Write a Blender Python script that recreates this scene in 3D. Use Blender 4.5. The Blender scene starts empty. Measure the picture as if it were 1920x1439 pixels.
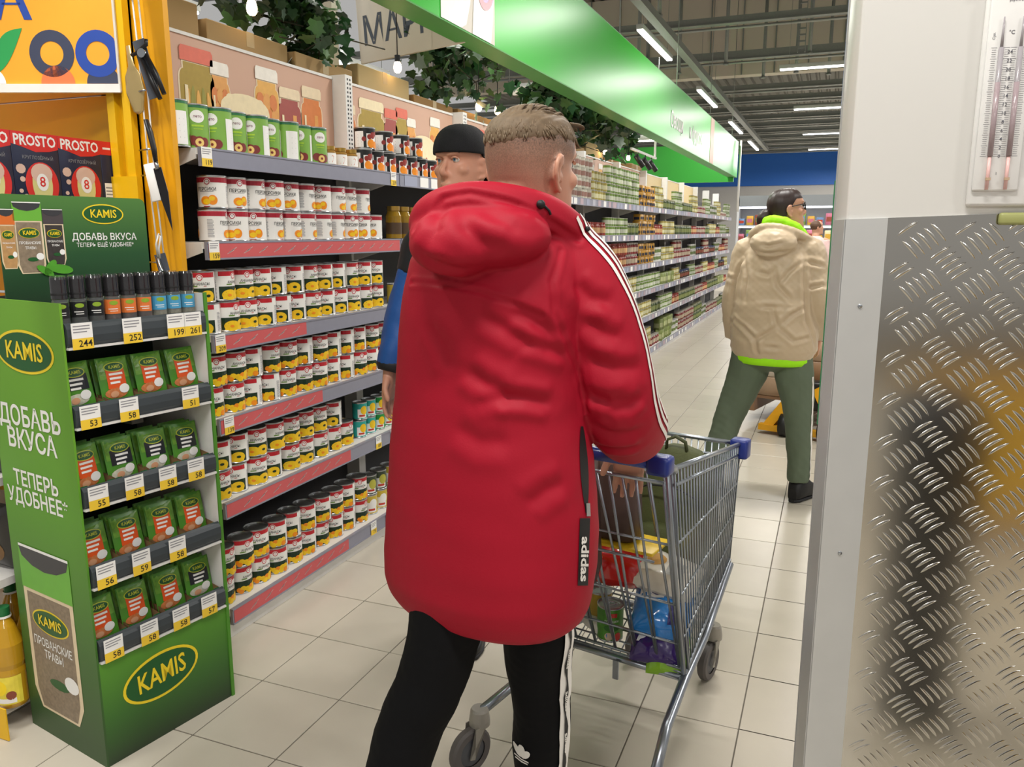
import bpy, bmesh, math, random
import numpy as np
from mathutils import Vector, Matrix
from mathutils.bvhtree import BVHTree
random.seed(7)
SC = bpy.context.scene
COL = SC.collection
PI = math.pi
# ------------------------------------------------------------------ camera
CAM_H = 1.5
PITCH = math.radians(10.758); YAW = math.radians(21.778)
cd = bpy.data.cameras.new('camera'); cam = bpy.data.objects.new('camera', cd); COL.objects.link(cam)
cam.location = (0, 0, CAM_H); cam.rotation_euler = (PI/2-PITCH, 0, YAW)
cd.sensor_width = 36; cd.lens = 36*1500/1920; cd.clip_start = .05; cd.clip_end = 200
SC.camera = cam
# ------------------------------------------------------------------ world, light, exposure
SC.view_settings.view_transform = 'Standard'; SC.view_settings.look = 'None'
SC.view_settings.gamma = 1; SC.view_settings.use_curve_mapping = False
SC.view_settings.exposure = -0.25
SC.cycles.use_denoising = True
SC.cycles.max_bounces = 6
w = bpy.data.worlds.new('World'); SC.world = w; w.use_nodes = True
w.node_tree.nodes['Background'].inputs[0].default_value = (1, .985, .96, 1)
w.node_tree.nodes['Background'].inputs[1].default_value = 0.5
def area(name, loc, sx, sy, power, rot=(0, 0, 0), col=(1, .97, .92)):
    l = bpy.data.lights.new(name, 'AREA'); l.shape = 'RECTANGLE'; l.size = sx; l.size_y = sy
    l.energy = power; l.color = col
    o = bpy.data.objects.new(name, l); COL.objects.link(o); o.location = loc; o.rotation_euler = rot
    return o
# linear LED luminaires under the roof: across the aisle, beside the sign, and over the neighbouring aisles
for yy in (-3.9, .4, 4.7, 9.0, 13.3, 17.6, 22.1, 26.2, 30.4):  # farthest pair has no fixture, added to brighten the dim far end
    area('aisle_led_light', (-.31, yy, 3.875), 1.3, .09, 105 if yy < 20 else 230)
    area('side_led_light', (3.2, yy, 3.875), 1.3, .09, 90 if yy < 20 else 200)
for yy in (1.0, 5.6, 11.0, 15.6, 20.1, 24.4):
    area('row_led_light', (-2.38, yy, 3.875), .09, 1.9, 90)
for yy in (4.0, 8.5, 13.0):
    area('row_led_light', (-4.9, yy, 3.9), .09, 1.4, 80)
# ------------------------------------------------------------------ helpers
def lin(h):
    c = [int(h[i:i+2], 16)/255 for i in (0, 2, 4)]
    return [x/12.92 if x <= .04045 else ((x+.055)/1.055)**2.4 for x in c]
MATS = {}
def M(name, hexc, rough=.5, metal=0., var=.06, scale=30., bump=0., emit=0., alpha=1., trans=0., spec=.5, coat=0., ior=1.45, bscale=None, sheen=0.):
    if name in MATS: return MATS[name]
    m = bpy.data.materials.new(name); m.use_nodes = True; nt = m.node_tree; b = nt.nodes['Principled BSDF']
    c = lin(hexc)
    b.inputs['Base Color'].default_value = (*c, 1); b.inputs['Roughness'].default_value = rough
    b.inputs['Metallic'].default_value = metal; b.inputs['Specular IOR Level'].default_value = spec
    b.inputs['Alpha'].default_value = alpha; b.inputs['Transmission Weight'].default_value = trans; b.inputs['IOR'].default_value = ior
    b.inputs['Coat Weight'].default_value = coat; b.inputs['Sheen Weight'].default_value = sheen
    if emit:
        b.inputs['Emission Color'].default_value = (*c, 1); b.inputs['Emission Strength'].default_value = emit
    if var or bump:
        tc = nt.nodes.new('ShaderNodeTexCoord'); n = nt.nodes.new('ShaderNodeTexNoise')
        n.inputs['Scale'].default_value = scale; n.inputs['Detail'].default_value = 4
        nt.links.new(tc.outputs['Object'], n.inputs['Vector'])
        if var:
            r = nt.nodes.new('ShaderNodeMix'); r.data_type = 'RGBA'
            r.inputs[6].default_value = (*[x*(1-var) for x in c], 1); r.inputs[7].default_value = (*[min(1, x*(1+var)) for x in c], 1)
            nt.links.new(n.outputs['Fac'], r.inputs[0]); nt.links.new(r.outputs[2], b.inputs['Base Color'])
        if bump:
            n2 = n
            if bscale:
                n2 = nt.nodes.new('ShaderNodeTexNoise'); n2.inputs['Scale'].default_value = bscale; n2.inputs['Detail'].default_value = 3
                nt.links.new(tc.outputs['Object'], n2.inputs['Vector'])
            bp = nt.nodes.new('ShaderNodeBump'); bp.inputs['Strength'].default_value = bump; bp.inputs['Distance'].default_value = .01
            nt.links.new(n2.outputs['Fac'], bp.inputs['Height']); nt.links.new(bp.outputs[0], b.inputs['Normal'])
    MATS[name] = m
    return m
def ramp_mat(name, stops, axis, lo, hi, rough=.45):
    """printed gradient along an object axis"""
    if name in MATS: return MATS[name]
    m = M(name, 'ffffff', rough, var=0); nt = m.node_tree; b = nt.nodes['Principled BSDF']
    tc = nt.nodes.new('ShaderNodeTexCoord'); sp = nt.nodes.new('ShaderNodeSeparateXYZ'); mr = nt.nodes.new('ShaderNodeMapRange'); cr = nt.nodes.new('ShaderNodeValToRGB')
    mr.inputs['From Min'].default_value = lo; mr.inputs['From Max'].default_value = hi
    nt.links.new(tc.outputs['Object'], sp.inputs[0]); nt.links.new(sp.outputs[axis], mr.inputs['Value']); nt.links.new(mr.outputs[0], cr.inputs[0]); nt.links.new(cr.outputs[0], b.inputs['Base Color'])
    e = cr.color_ramp.elements
    while len(e) < len(stops): e.new(.5)
    for k, (p, h) in enumerate(stops): e[k].position = p; e[k].color = (*lin(h), 1)
    return m
V = lambda *a: np.array(a, float)
class MB:
    def __init__(s): s.v = []; s.f = []; s.m = []; s.s = []
    def add(s, vs, fs, mi=0, smooth=False):
        o = len(s.v); s.v.extend([tuple(map(float, p)) for p in vs])
        for f in fs: s.f.append([i+o for i in f]); s.m.append(mi); s.s.append(smooth)
        return s
    def box(s, x0, x1, y0, y1, z0, z1, mi=0, fn=None):
        vs = [(x, y, z) for z in (z0, z1) for y in (y0, y1) for x in (x0, x1)]
        if fn: vs = [fn(*p) for p in vs]
        return s.add(vs, [(0, 2, 3, 1), (4, 5, 7, 6), (0, 1, 5, 4), (2, 6, 7, 3), (0, 4, 6, 2), (1, 3, 7, 5)], mi)
    def rbox(s, x0, x1, y0, y1, z0, z1, r=.004, mi=0, fn=None, seg=2, smooth=True):
        bm = bmesh.new(); bmesh.ops.create_cube(bm, size=1)
        for q in bm.verts: q.co = Vector(((x0+x1)/2+q.co.x*(x1-x0), (y0+y1)/2+q.co.y*(y1-y0), (z0+z1)/2+q.co.z*(z1-z0)))
        bmesh.ops.bevel(bm, geom=bm.edges[:], offset=r, segments=seg, affect='EDGES', profile=.5)
        bm.verts.index_update(); vs = [tuple(q.co) for q in bm.verts]; fs = [[q.index for q in f.verts] for f in bm.faces]; bm.free()
        if fn: vs = [fn(*p) for p in vs]
        return s.add(vs, fs, mi, smooth)
    def loft(s, rings, mi=0, caps=True, smooth=True, closed=True):
        n = len(rings[0]); vs = [p for r in rings for p in r]; fs = []
        for k in range(len(rings)-1):
            for i in range(n if closed else n-1):
                j = (i+1) % n; fs.append((k*n+i, k*n+j, (k+1)*n+j, (k+1)*n+i))
        s.add(vs, fs, mi, smooth)
        if caps and closed:
            o = len(s.v)-len(vs)
            s.f.append([o+i for i in range(n)][::-1]); s.m.append(mi); s.s.append(False)
            s.f.append([o+(len(rings)-1)*n+i for i in range(n)]); s.m.append(mi); s.s.append(False)
        return s
    def tube(s, pts, r, n=8, mi=0, caps=True, closed=False, flat=None):
        pts = [V(*p) for p in pts]; N = len(pts)
        rr = r if hasattr(r, '__len__') else [r]*N
        rings = []; up = None
        for k in range(N):
            if closed: t = pts[(k+1) % N]-pts[k-1]
            else: t = pts[min(k+1, N-1)]-pts[max(k-1, 0)]
            t = t/(np.linalg.norm(t)+1e-12)
            if up is None:
                a = V(0, 0, 1) if abs(t[2]) < .9 else V(1, 0, 0); up = np.cross(t, np.cross(a, t)); up /= np.linalg.norm(up)
            up = up-t*np.dot(up, t); up /= np.linalg.norm(up)+1e-12; sd = np.cross(t, up)
            fx, fy = (1, 1) if flat is None else flat
            rings.append([pts[k]+rr[k]*(math.cos(2*PI*i/n)*sd*fx+math.sin(2*PI*i/n)*up*fy) for i in range(n)])
        if closed: rings.append(rings[0]); caps = False
        return s.loft(rings, mi, caps)
    def cyl(s, p0, p1, r, n=16, mi=0, r1=None): return s.tube([p0, p1], [r, r if r1 is None else r1], n, mi)
    def lathe(s, prof, n=24, mi=0, c=(0, 0, 0), mis=None, fn=None, sm=True):
        for k in range(len(prof)-1):
            (r0, z0), (r1, z1) = prof[k], prof[k+1]
            mm = mi if mis is None else mis[k]
            a = [(c[0]+r0*math.cos(2*PI*i/n), c[1]+r0*math.sin(2*PI*i/n), c[2]+z0) for i in range(n)]
            b = [(c[0]+r1*math.cos(2*PI*i/n), c[1]+r1*math.sin(2*PI*i/n), c[2]+z1) for i in range(n)]
            if fn: a = [fn(*p) for p in a]; b = [fn(*p) for p in b]
            if r0 < 1e-6: s.add([a[0]]+b, [(0, 1+i, 1+(i+1) % n) for i in range(n)], mm, sm)
            elif r1 < 1e-6: s.add(a+[b[0]], [(i, (i+1) % n, n) for i in range(n)], mm, sm)
            else: s.add(a+b, [(i, (i+1) % n, n+(i+1) % n, n+i) for i in range(n)], mm, sm)
        return s
    def map(s, shape, fn, mi=0, eps=0., smooth=False):
        vs, fs = shape
        return s.add([fn(u, v, eps) for u, v in vs], fs, mi, smooth)
    def build(s, name, mats, parent=None, weld=False):
        me = bpy.data.meshes.new(name); me.from_pydata(s.v, [], s.f)
        if not isinstance(mats, (list, tuple)): mats = [mats]
        for m in mats: me.materials.append(m)
        me.polygons.foreach_set('material_index', s.m); me.polygons.foreach_set('use_smooth', s.s); me.update()
        if weld:
            bm = bmesh.new(); bm.from_mesh(me); bmesh.ops.remove_doubles(bm, verts=bm.verts, dist=1e-5); bm.to_mesh(me); bm.free()
        return obj(name, me, parent)
def obj(name, me, parent=None):
    o = bpy.data.objects.new(name, me); COL.objects.link(o)
    if parent: o.parent = parent
    return o
def tag(o, label=None, cat=None, group=None, kind=None):
    if label: o['label'] = label
    if cat: o['category'] = cat
    if group: o['group'] = group
    if kind: o['kind'] = kind
    return o
def thing(name, label, cat, loc=(0, 0, 0), rz=0., group=None):
    o = bpy.data.objects.new(name, None); COL.objects.link(o); o.empty_display_size = .05
    o.location = loc; o.rotation_euler = (0, 0, rz)
    return tag(o, label, cat, group)
def dup(root, loc=None, rz=None, label=None, group=None):
    r = root.copy(); COL.objects.link(r)
    if loc is not None: r.location = loc
    if rz is not None: r.rotation_euler = (0, 0, rz)
    if label: r['label'] = label
    if group: r['group'] = group
    for ch in list(root.children):
        c = ch.copy(); COL.objects.link(c); c.parent = r
        for g in list(ch.children):
            d = g.copy(); COL.objects.link(d); d.parent = c
    return r
ORD = ['first', 'second', 'third', 'fourth', 'fifth', 'sixth', 'seventh', 'eighth', 'ninth', 'tenth', 'eleventh', 'twelfth', 'thirteenth', 'fourteenth']
# 2D shapes for printed matter
def R2(x0, x1, y0, y1, nx=1, ny=1):
    vs = [(x0+(x1-x0)*i/nx, y0+(y1-y0)*j/ny) for j in range(ny+1) for i in range(nx+1)]
    return vs, [(j*(nx+1)+i, j*(nx+1)+i+1, (j+1)*(nx+1)+i+1, (j+1)*(nx+1)+i) for j in range(ny) for i in range(nx)]
def E2(cx, cy, rx, ry, n=20, inner=0., rings=2, rot=0.):
    vs = []; fs = []; cr, sr = math.cos(rot), math.sin(rot)
    if inner: ks = [inner, 1]
    else: ks = [(k+1)/rings for k in range(rings)]; vs.append((cx, cy))
    for k in ks:
        for i in range(n):
            a = 2*PI*i/n; x, y = rx*k*math.cos(a), ry*k*math.sin(a); vs.append((cx+x*cr-y*sr, cy+x*sr+y*cr))
    o = 0 if inner else 1
    if not inner: fs += [(0, 1+i, 1+(i+1) % n) for i in range(n)]
    for k in range(len(ks)-1):
        fs += [(o+k*n+i, o+(k+1)*n+i, o+(k+1)*n+(i+1) % n, o+k*n+(i+1) % n) for i in range(n)]
    return vs, fs
def P2(*pts): return list(pts), [tuple(range(len(pts)))]
_T = {}
def T2(txt, size, cx=0., cy=0., bold=.0, sx=1., rot=0., align='CENTER'):
    key = (txt, bold, align)
    if key not in _T:
        c = bpy.data.curves.new('t', 'FONT'); c.body = txt; c.size = 1; c.align_x = align; c.align_y = 'CENTER'; c.offset = bold*.45; c.resolution_u = 2
        o = bpy.data.objects.new('t', c); me = bpy.data.meshes.new_from_object(o)
        _T[key] = ([(v.co.x, v.co.y) for v in me.vertices], [tuple(p.vertices) for p in me.polygons])
        bpy.data.objects.remove(o); bpy.data.curves.remove(c); bpy.data.meshes.remove(me)
    vs, fs = _T[key]; cr, sr = math.cos(rot), math.sin(rot)
    out = []
    for x, y in vs:
        x, y = x*size*sx, y*size
        out.append((cx+x*cr-y*sr, cy+x*sr+y*cr))
    return out, fs
def plane(O, U, W):
    O, U, W = V(*O), V(*U), V(*W); N = np.cross(U, W); N = N/np.linalg.norm(N)
    return lambda u, v, e=0.: O+U*u+W*v+N*e
def cylmap(R, th0=0.): return lambda u, v, e=0.: ((R+e)*math.cos(th0+u/R), (R+e)*math.sin(th0+u/R), v)
# shared materials
WHITE = M('white_paint', 'e6e4e0', .4); SILVER = M('tin_metal', 'b9bbbd', .3, 1.); BLACK = M('black_plastic', '17171a', .4)
RAIL = M('rail_grey_plastic', '8e8f9e', .35, .2); RAILRED = M('rail_red_insert', 'c8585b', .4); CHROME = M('chrome_steel', 'b4b8bd', .22, 1.)
INK = M('ink_black', '1c1c1e', .5, var=0); INKG = M('ink_grey', '8b8b90', .5, var=0); PAPER = M('paper_white', 'f0efec', .5, var=.02); YEL = M('price_yellow', 'f0c93a', .5, var=.02)
SHELFW = M('shelf_white_enamel', 'dcdad6', .35); DARKBACK = M('shelf_back_dark', '3a3a3c', .6)
# ------------------------------------------------------------------ the setting: floor, ceiling, walls
TX, TY = .307, .3215
GX0, GY0 = -.175-TX*8, 1.67-TY*2
def tile_mat():
    m = M('floor_tile_porcelain', 'c4bcad', .28, var=.05, scale=9)
    nt = m.node_tree; b = nt.nodes['Principled BSDF']; oi = nt.nodes.new('ShaderNodeObjectInfo'); hs = nt.nodes.new('ShaderNodeHueSaturation'); mr = nt.nodes.new('ShaderNodeMapRange')
    mr.inputs['To Min'].default_value = .94; mr.inputs['To Max'].default_value = 1.04
    l = b.inputs['Base Color'].links[0].from_socket
    nt.links.new(oi.outputs['Random'], mr.inputs[0]); nt.links.new(mr.outputs[0], hs.inputs['Value']); nt.links.new(l, hs.inputs['Color']); nt.links.new(hs.outputs[0], b.inputs['Base Color'])
    return m
TILE = tile_mat(); GROUT = M('floor_grout', '6d675c', .8)
fl = MB().box(-12, 12, -10, 40, -.12, -.003).build('floor', GROUT); tag(fl, 'beige square tiled shop floor of the aisle', kind='structure')
g = .0022
tm = MB().rbox(g, TX-g, g, TY-g, -.006, 0, .0012, seg=1, smooth=False).build('tile', TILE, fl)
tm.location = (GX0, GY0, 0); NCOL, NROW = 8, 36; rest = MB()
first = True
for j in range(-20, 108):
    for i in range(-24, 26):
        x, y = GX0+i*TX, GY0+j*TY
        if y > 33: continue
        near = 0 <= i < NCOL and 0 <= j < NROW
        if near:
            if first: first = False; continue
            c = tm.copy(); COL.objects.link(c); c.location = (x, y, random.uniform(-.0004, .0004))
        elif y > -4.5: rest.add([(x+g, y+g, 0), (x+TX-g, y+g, 0), (x+TX-g, y+TY-g, 0), (x+g, y+TY-g, 0)], [(0, 1, 2, 3)])
r_ = rest.build('tile_field', TILE, fl); r_['kind'] = 'stuff'
# ceiling: a high ribbed deck, a beige bulkhead across the hall, a lower dark deck beyond it
CEIL = M('ceiling_deck', '8f887e', .7, var=.1, scale=2); BULK = M('bulkhead_panel', 'cdc2b2', .6, var=.05, scale=2); BEAM = M('galvanised_beam', '8a8d88', .45, .3, var=.12); CEILD = M('ceiling_deck_dark', '77756d', .7, var=.15, scale=2)
def deck(name, y0, y1, z, m, lab):
    b = MB()
    for k in range(75):
        x = -9+k*.2
        b.add([(x+dx, y, z+dz) for y in (y0, y1) for dx, dz in ((0, 0), (.1, 0), (.13, .06), (.17, .06), (.2, 0))], [(i, i+1, 6+i, 5+i) for i in range(4)])
    return tag(b.build(name, m), lab, kind='structure')
deck('ceiling', -5, 17.6, 6.2, CEIL, 'high ribbed metal ceiling deck'); deck('ceiling', 17.5, 40, 4.95, CEILD, 'lower dark ceiling deck at the far end of the hall')
bk = tag(MB().box(-9, 6, 17.2, 17.5, 4.55, 6.2).build('trim_1', BULK), 'beige bulkhead crossing the hall under the high ceiling', kind='structure')
b = MB()
for x in np.arange(-8.8, 6, .62): b.box(x-.012, x+.012, 17.17, 17.2, 4.55, 6.2)
b.build('bulkhead_joint', BEAM, bk)
BLUEW = M('wall_blue_band', '2464bd', .5); GREYW = M('wall_light_grey', 'b9b7b4', .6)
wb = tag(MB().box(-9, 6, 34, 34.2, 0, 5.7).build('wall_back', GREYW), 'pale grey far wall of the hall', kind='structure')
MB().box(-9, 6, 33.85, 34, 3.28, 4.75).build('blue_band', BLUEW, wb)
# ------------------------------------------------------------------ shelf run along the left of the aisle
BAY = 1.33; Y0 = 2.175; XF = -2.0; XB = -2.33
LV = [1.776, 1.464, 1.142, .843, .53, .118]      # deck heights, top to base
LVN = ['top', 'second', 'third', 'fourth', 'fifth', 'bottom']
def price_tag(parent, fn, w=.045, h=.062, txt='119', name='price_tag'):
    b = MB(); b.map(R2(-w/2, w/2, -h/2, h/2), fn, 0, .0008); b.map(R2(-w/2, w/2, -h/2, -h*.08), fn, 1, .0012)
    for k in range(3): b.map(R2(-w*.42, w*(.38-.15*(k == 2)), h*(.36-.11*k), h*(.40-.11*k)), fn, 2, .0012)
    b.map(T2(txt, h*.36, w*.12, -h*.29, .02), fn, 3, .0016)
    return b.build(name, [PAPER, YEL, INKG, INK], parent)
PRN = {0: [], 1: [], 2: [], 3: [], 4: [], 5: []}
REDTO = {1: 3.49, 2: 2.71, 3: 2.80, 4: 2.995, 5: 2.95}     # where the red rail inserts of the nearest bay end
def make_bay(k, detail):
    y0 = Y0+k*BAY; y1 = y0+BAY
    names = ['nearest the yellow end rack', 'second from the yellow end rack', 'third from the yellow end rack', 'fourth from the yellow end rack', 'fifth from the yellow end rack', 'sixth from the yellow end rack', 'seventh from the yellow end rack', 'fourth from the far end', 'third from the far end', 'second from the far end', 'at the far end of the aisle']
    t = thing('shelf_bay', 'white metal shelf bay %s, in the long shelf run' % names[k], 'shelf unit', (0, y0, 0), group='shelf bays along the left of the aisle')
    MB().box(XB-.03, XB, .002, BAY-.002, .1, 2.02).build('back_panel', DARKBACK, t)
    up = MB(); up.box(XB-.04, XB+.075, -.03, .03, 0, 2.245)
    u = up.build('upright', SHELFW, t)
    if k == 10: MB().box(XB-.04, XB+.075, BAY-.03, BAY+.03, 0, 2.245).build('upright', SHELFW, t)
    if k < 3:
        s = MB()
        for q in range(22): s.box(XB+.0751, XB+.0756, -.016, -.006, 1.8+.02*q, 1.81+.02*q); s.box(XB+.0751, XB+.0756, .006, .016, 1.8+.02*q, 1.81+.02*q)
        s.build('upright_slot', INK, u)
    b = MB().box(XB, XF+.02-.03, .004, BAY-.004, 0, .05).box(XB, XF, .004, BAY-.004, .09, .118); bs = b.build('base_deck', SHELFW, t)
    shelves = [(bs, .118, 5)]
    for i, z in enumerate(LV[:5]):
        b = MB().box(XB, XF, .006, BAY-.006, z-.022, z)
        sh = b.build('shelf', SHELFW, t); shelves.append((sh, z, i))
        for yy in (.004, BAY-.008):
            br = MB().add([(XB+.06, yy, z-.005), (XF-.01, yy, z-.005), (XF-.01, yy, z-.035), (XB+.10, yy, z-.10), (XB+.06, yy, z-.11), (XB+.06, yy+.004, z-.005), (XF-.01, yy+.004, z-.005), (XF-.01, yy+.004, z-.035), (XB+.10, yy+.004, z-.10), (XB+.06, yy+.004, z-.11)],
                          [(0, 1, 2, 3, 4), (9, 8, 7, 6, 5), (0, 5, 6, 1), (1, 6, 7, 2), (2, 7, 8, 3), (3, 8, 9, 4)])
            br.build('bracket', SHELFW, sh)
    for sh, z, i in shelves:
        lo, hi = z-.06, z+.002
        b = MB(); b.box(XF, XF+.012, .004, BAY-.004, lo, hi); b.box(XF+.012, XF+.0145, .004, BAY-.004, lo, lo+.006); b.box(XF+.012, XF+.0145, .004, BAY-.004, hi-.006, hi)
        b.build('price_rail', RAIL, sh)
        fn = plane((XF+.0122, 0, 0), (0, 1, 0), (0, 0, 1))
        if k == 0 and i in REDTO:
            e = REDTO[i]-y0
            b = MB(); b.map(R2(.01, e, lo+.006, hi-.006), fn, 0, .001)
            q = .1
            while q < e-.06:
                for dq, w_ in ((0, .035), (.008, .03), (.02, .03)):
                    b.map(P2((q+dq, lo+.018+dq*.5), (q+dq+w_, lo+.030+dq*.5), (q+dq+w_, lo+.033+dq*.5), (q+dq, lo+.021+dq*.5)), fn, 1, .0015)
                q += .085
            b.build('red_insert', [RAILRED, M('rail_print_pale', 'c9a7a6', .5, var=0)], sh)
        if detail:
            spots = {0: [(.03, '119'), (1.36-.09, '259')], 1: [(.035, '159')], 2: [(.035, '209')], 3: [(.05, '139')], 4: [(1.06, '89'), (1.2, '99')], 5: [(.99, '75'), (1.13, '109')]}[i] if k == 0 else [(.05+.11*q, '%d' % (60+q*13+k)) for q in range(11) if (q*7+i*3+k) % 4]
            for u_, tx in spots:
                if u_ > BAY-.03: continue
                if k == 0: price_tag(sh, plane((XF+.014, u_, (lo+hi)/2), (0, 1, 0), (0, 0, 1)), .05, .064, tx)
        if k >= 1:
            b = MB(); q = .03+.02*((i+k) % 3)
            while q < BAY-.08:
                w_ = .05+.04*((int(q*50)+i) % 3); b.map(R2(q, q+w_, lo+.006, hi-.006), fn, (int(q*31)+i+k) % 4, .001); q += w_+.03*(1+(int(q*17) % 3))
            b.build('price_tag', [M('tag_pale', 'b4b4c0', .5, var=0), M('tag_pink', 'b9a2aa', .5, var=0), M('tag_blue', '9ba0b6', .5, var=0), PAPER], sh)['kind'] = 'stuff'
    return t
bays = [make_bay(k, k < 2) for k in range(11)]
# printed header boards with pictures of jars
HEADM = M('header_print_pinkbeige', 'c7a08a', .5, var=.04, scale=3); HEADL = M('header_print_cream', 'd9c08a', .5)
PR = {n: M('print_'+n, h, .5, var=.12, scale=40) for n, h in dict(pickle='a38a35', tomato='c25a3c', peach='d89a52', cream='e6d6b0', lidred='d56a55', lidwhite='e8e2d8', jam='9c4a42', apricot='dba652', glass='e2cfae', dark='8a6a4a', orange='cf7a3f', pickle2='8f8a3a', tomato2='d0603a').items()}
def jar_print(b, fn, x, z0, wd, ht, fill, lid, mats):
    def mi(n):
        if PR[n] not in mats: mats.append(PR[n])
        return mats.index(PR[n])
    w2 = wd/2; nk = w2*.78
    def outline(w_, n_, top):
        sh = [(x+n_+(w_-n_)*math.cos(t), z0+ht*(.70+.10*math.sin(t))) for t in np.linspace(0, PI/2, 6)]
        return P2((x-w_, z0), (x+w_, z0), *sh, (x+n_, z0+ht*top), (x-n_, z0+ht*top), *[(2*x-p[0], p[1]) for p in sh[::-1]])
    b.map(outline(w2, nk, .90), fn, mi('glass'), .001); b.map(outline(w2*.92, nk*.9, .86), fn, mi(fill), .0015)
    if fill == 'pickle':
        for q in range(5): b.map(E2(x+w2*(-.66+.33*q), z0+ht*(.34+.03*(q % 2)), w2*.155, ht*.30, 14, rot=.06*(q-2)), fn, mi('pickle2' if q % 2 else 'apricot'), .002+.0002*q)
    elif fill in ('apricot', 'peach'):
        for r in range(5):
            for q in range(3): b.map(E2(x+w2*(-.55+.5*q+.12*(r % 2)), z0+ht*(.10+.14*r), w2*.30, ht*.085, 12), fn, mi('peach' if (q+r) % 2 else 'orange'), .002+.0001*(r*3+q))
    elif fill == 'tomato':
        for q in range(7): b.map(E2(x+w2*(-.6+.4*(q % 4)), z0+ht*(.15+.22*(q//4)), w2*.26, ht*.15, 12), fn, mi('jam' if q % 2 else 'tomato2'), .002+.0001*q)
    else: b.map(P2((x+w2*.2, z0+ht*.05), (x+w2*.6, z0+ht*.05), (x+w2*.55, z0+ht*.68), (x+w2*.25, z0+ht*.68)), fn, mi('peach'), .002)
    b.map(P2((x-w2*.72, z0+ht*.08), (x-w2*.52, z0+ht*.08), (x-w2*.54, z0+ht*.66), (x-w2*.7, z0+ht*.66)), fn, mi('cream'), .0035)
    b.map(P2((x-nk*1.12, z0+ht*.87), (x+nk*1.12, z0+ht*.87), (x+nk*1.12, z0+ht*.97), (x+nk, z0+ht), (x-nk, z0+ht), (x-nk*1.12, z0+ht*.97)), fn, mi(lid), .0038)
for k in range(9):
    t = bays[k]
    hb = MB().box(XB-.012, XB+.001, .032, BAY-.032, 1.76, 2.225).build('header_board', HEADM if k < 6 else HEADL, t)
    MB().box(XB-.012, XB+.006, .032, BAY-.032, 2.225, 2.237).build('header_rail', SHELFW, t)
    if k < 6:
        fn = plane((XB+.001, 0, 0), (0, 1, 0), (0, 0, 1)); mats = []; b = MB()
        J = [(.19, 1.77, .12, .17, 'tomato', 'tomato'), (.51, 1.78, .12, .38, 'peach', 'lidwhite'), (.387, 1.77, .2, .42, 'pickle', 'lidred'), (.80, 1.78, .17, .41, 'apricot', 'lidwhite'), (.655, 1.78, .26, .27, 'tomato', 'cream'), (.955, 1.78, .17, .35, 'jam', 'glass'), (1.12, 1.78, .17, .38, 'orange', 'glass')] if k % 2 == 0 else [(.10, 1.78, .14, .35, 'orange', 'glass'), (.32, 1.78, .28, .40, 'pickle', 'cream'), (.52, 1.78, .16, .38, 'jam', 'lidred'), (.64, 1.78, .15, .40, 'pickle', 'lidred'), (.75, 1.78, .12, .36, 'peach', 'lidwhite'), (.9, 1.78, .24, .26, 'tomato', 'cream'), (1.05, 1.78, .15, .40, 'apricot', 'lidwhite'), (1.2, 1.78, .14, .3, 'jam', 'glass')]
        for a in J: jar_print(b, fn, *a, mats)
        def pm(n):
            if PR[n] not in mats: mats.append(PR[n])
            return mats.index(PR[n])
        cx = .655 if k % 2 == 0 else .9
        b.map(E2(cx, 2.0, .15, .06, 22), fn, pm('cream'), .0042); b.map(P2((cx-.15, 2.0), (cx-.16, 1.90), (cx-.10, 1.93), (cx-.04, 1.88), (cx+.03, 1.94), (cx+.09, 1.87), (cx+.16, 1.91), (cx+.15, 2.0)), fn, pm('cream'), .0044)
        b.map(E2(.25, 1.83, .07, .075, 16, rot=.5), fn, pm('orange'), .0046); b.map(E2(.28, 1.80, .05, .04, 14), fn, pm('tomato2'), .0048)
        b.build('jar_picture', mats, hb)
# ------------------------------------------------------------------ tins on the nearest bay
CW = M('label_white', 'e9e7e2', .42, var=.03); CR = M('label_crimson', 'a51d30', .42, var=.05); CRB = M('label_red', 'b81f2b', .42, var=.05); CG = M('label_dark_green', '17301c', .42, var=.25, scale=60); CY = M('fruit_yellow', 'efc01c', .42, var=.22, scale=70); CO = M('fruit_orange', 'eb8d1c', .42, var=.2, scale=70); CGL = M('dash_green', '5f8a2a', .5)
TINTOP = M('tin_lid_metal', '8a8b8c', .38, .9)
def tin_prof(R, h): return [(0, .004), (R-.004, .004), (R-.003, 0), (R, .001), (R, .004), (R-.0012, .006), (R-.0012, h-.006), (R, h-.004), (R, h-.001), (R-.003, h), (R-.004, h-.005), (R*.6, h-.0045), (R*.58, h-.0055), (0, h-.0055)]
def tin_body(name, R, h, side, n=28, top=None):
    pr = tin_prof(R, h); mis = [1, 1, 1, 1, 1, 0, 1, 1, 1, 1, 2, 2, 2]
    return MB().lathe(pr, n, mis=mis).build(name, [side, SILVER, top or TINTOP])
def spaghetti(b, f, u, v0, v1, w, mi, rows):
    for q in range(rows):
        z = v0+(v1-v0)*q/rows; b.map(R2(u-w/2, u+w/2*(1-.3*(q % 3 == 2)), z, z+(v1-v0)/rows*.45, 2), f, mi, .0006)
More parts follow.
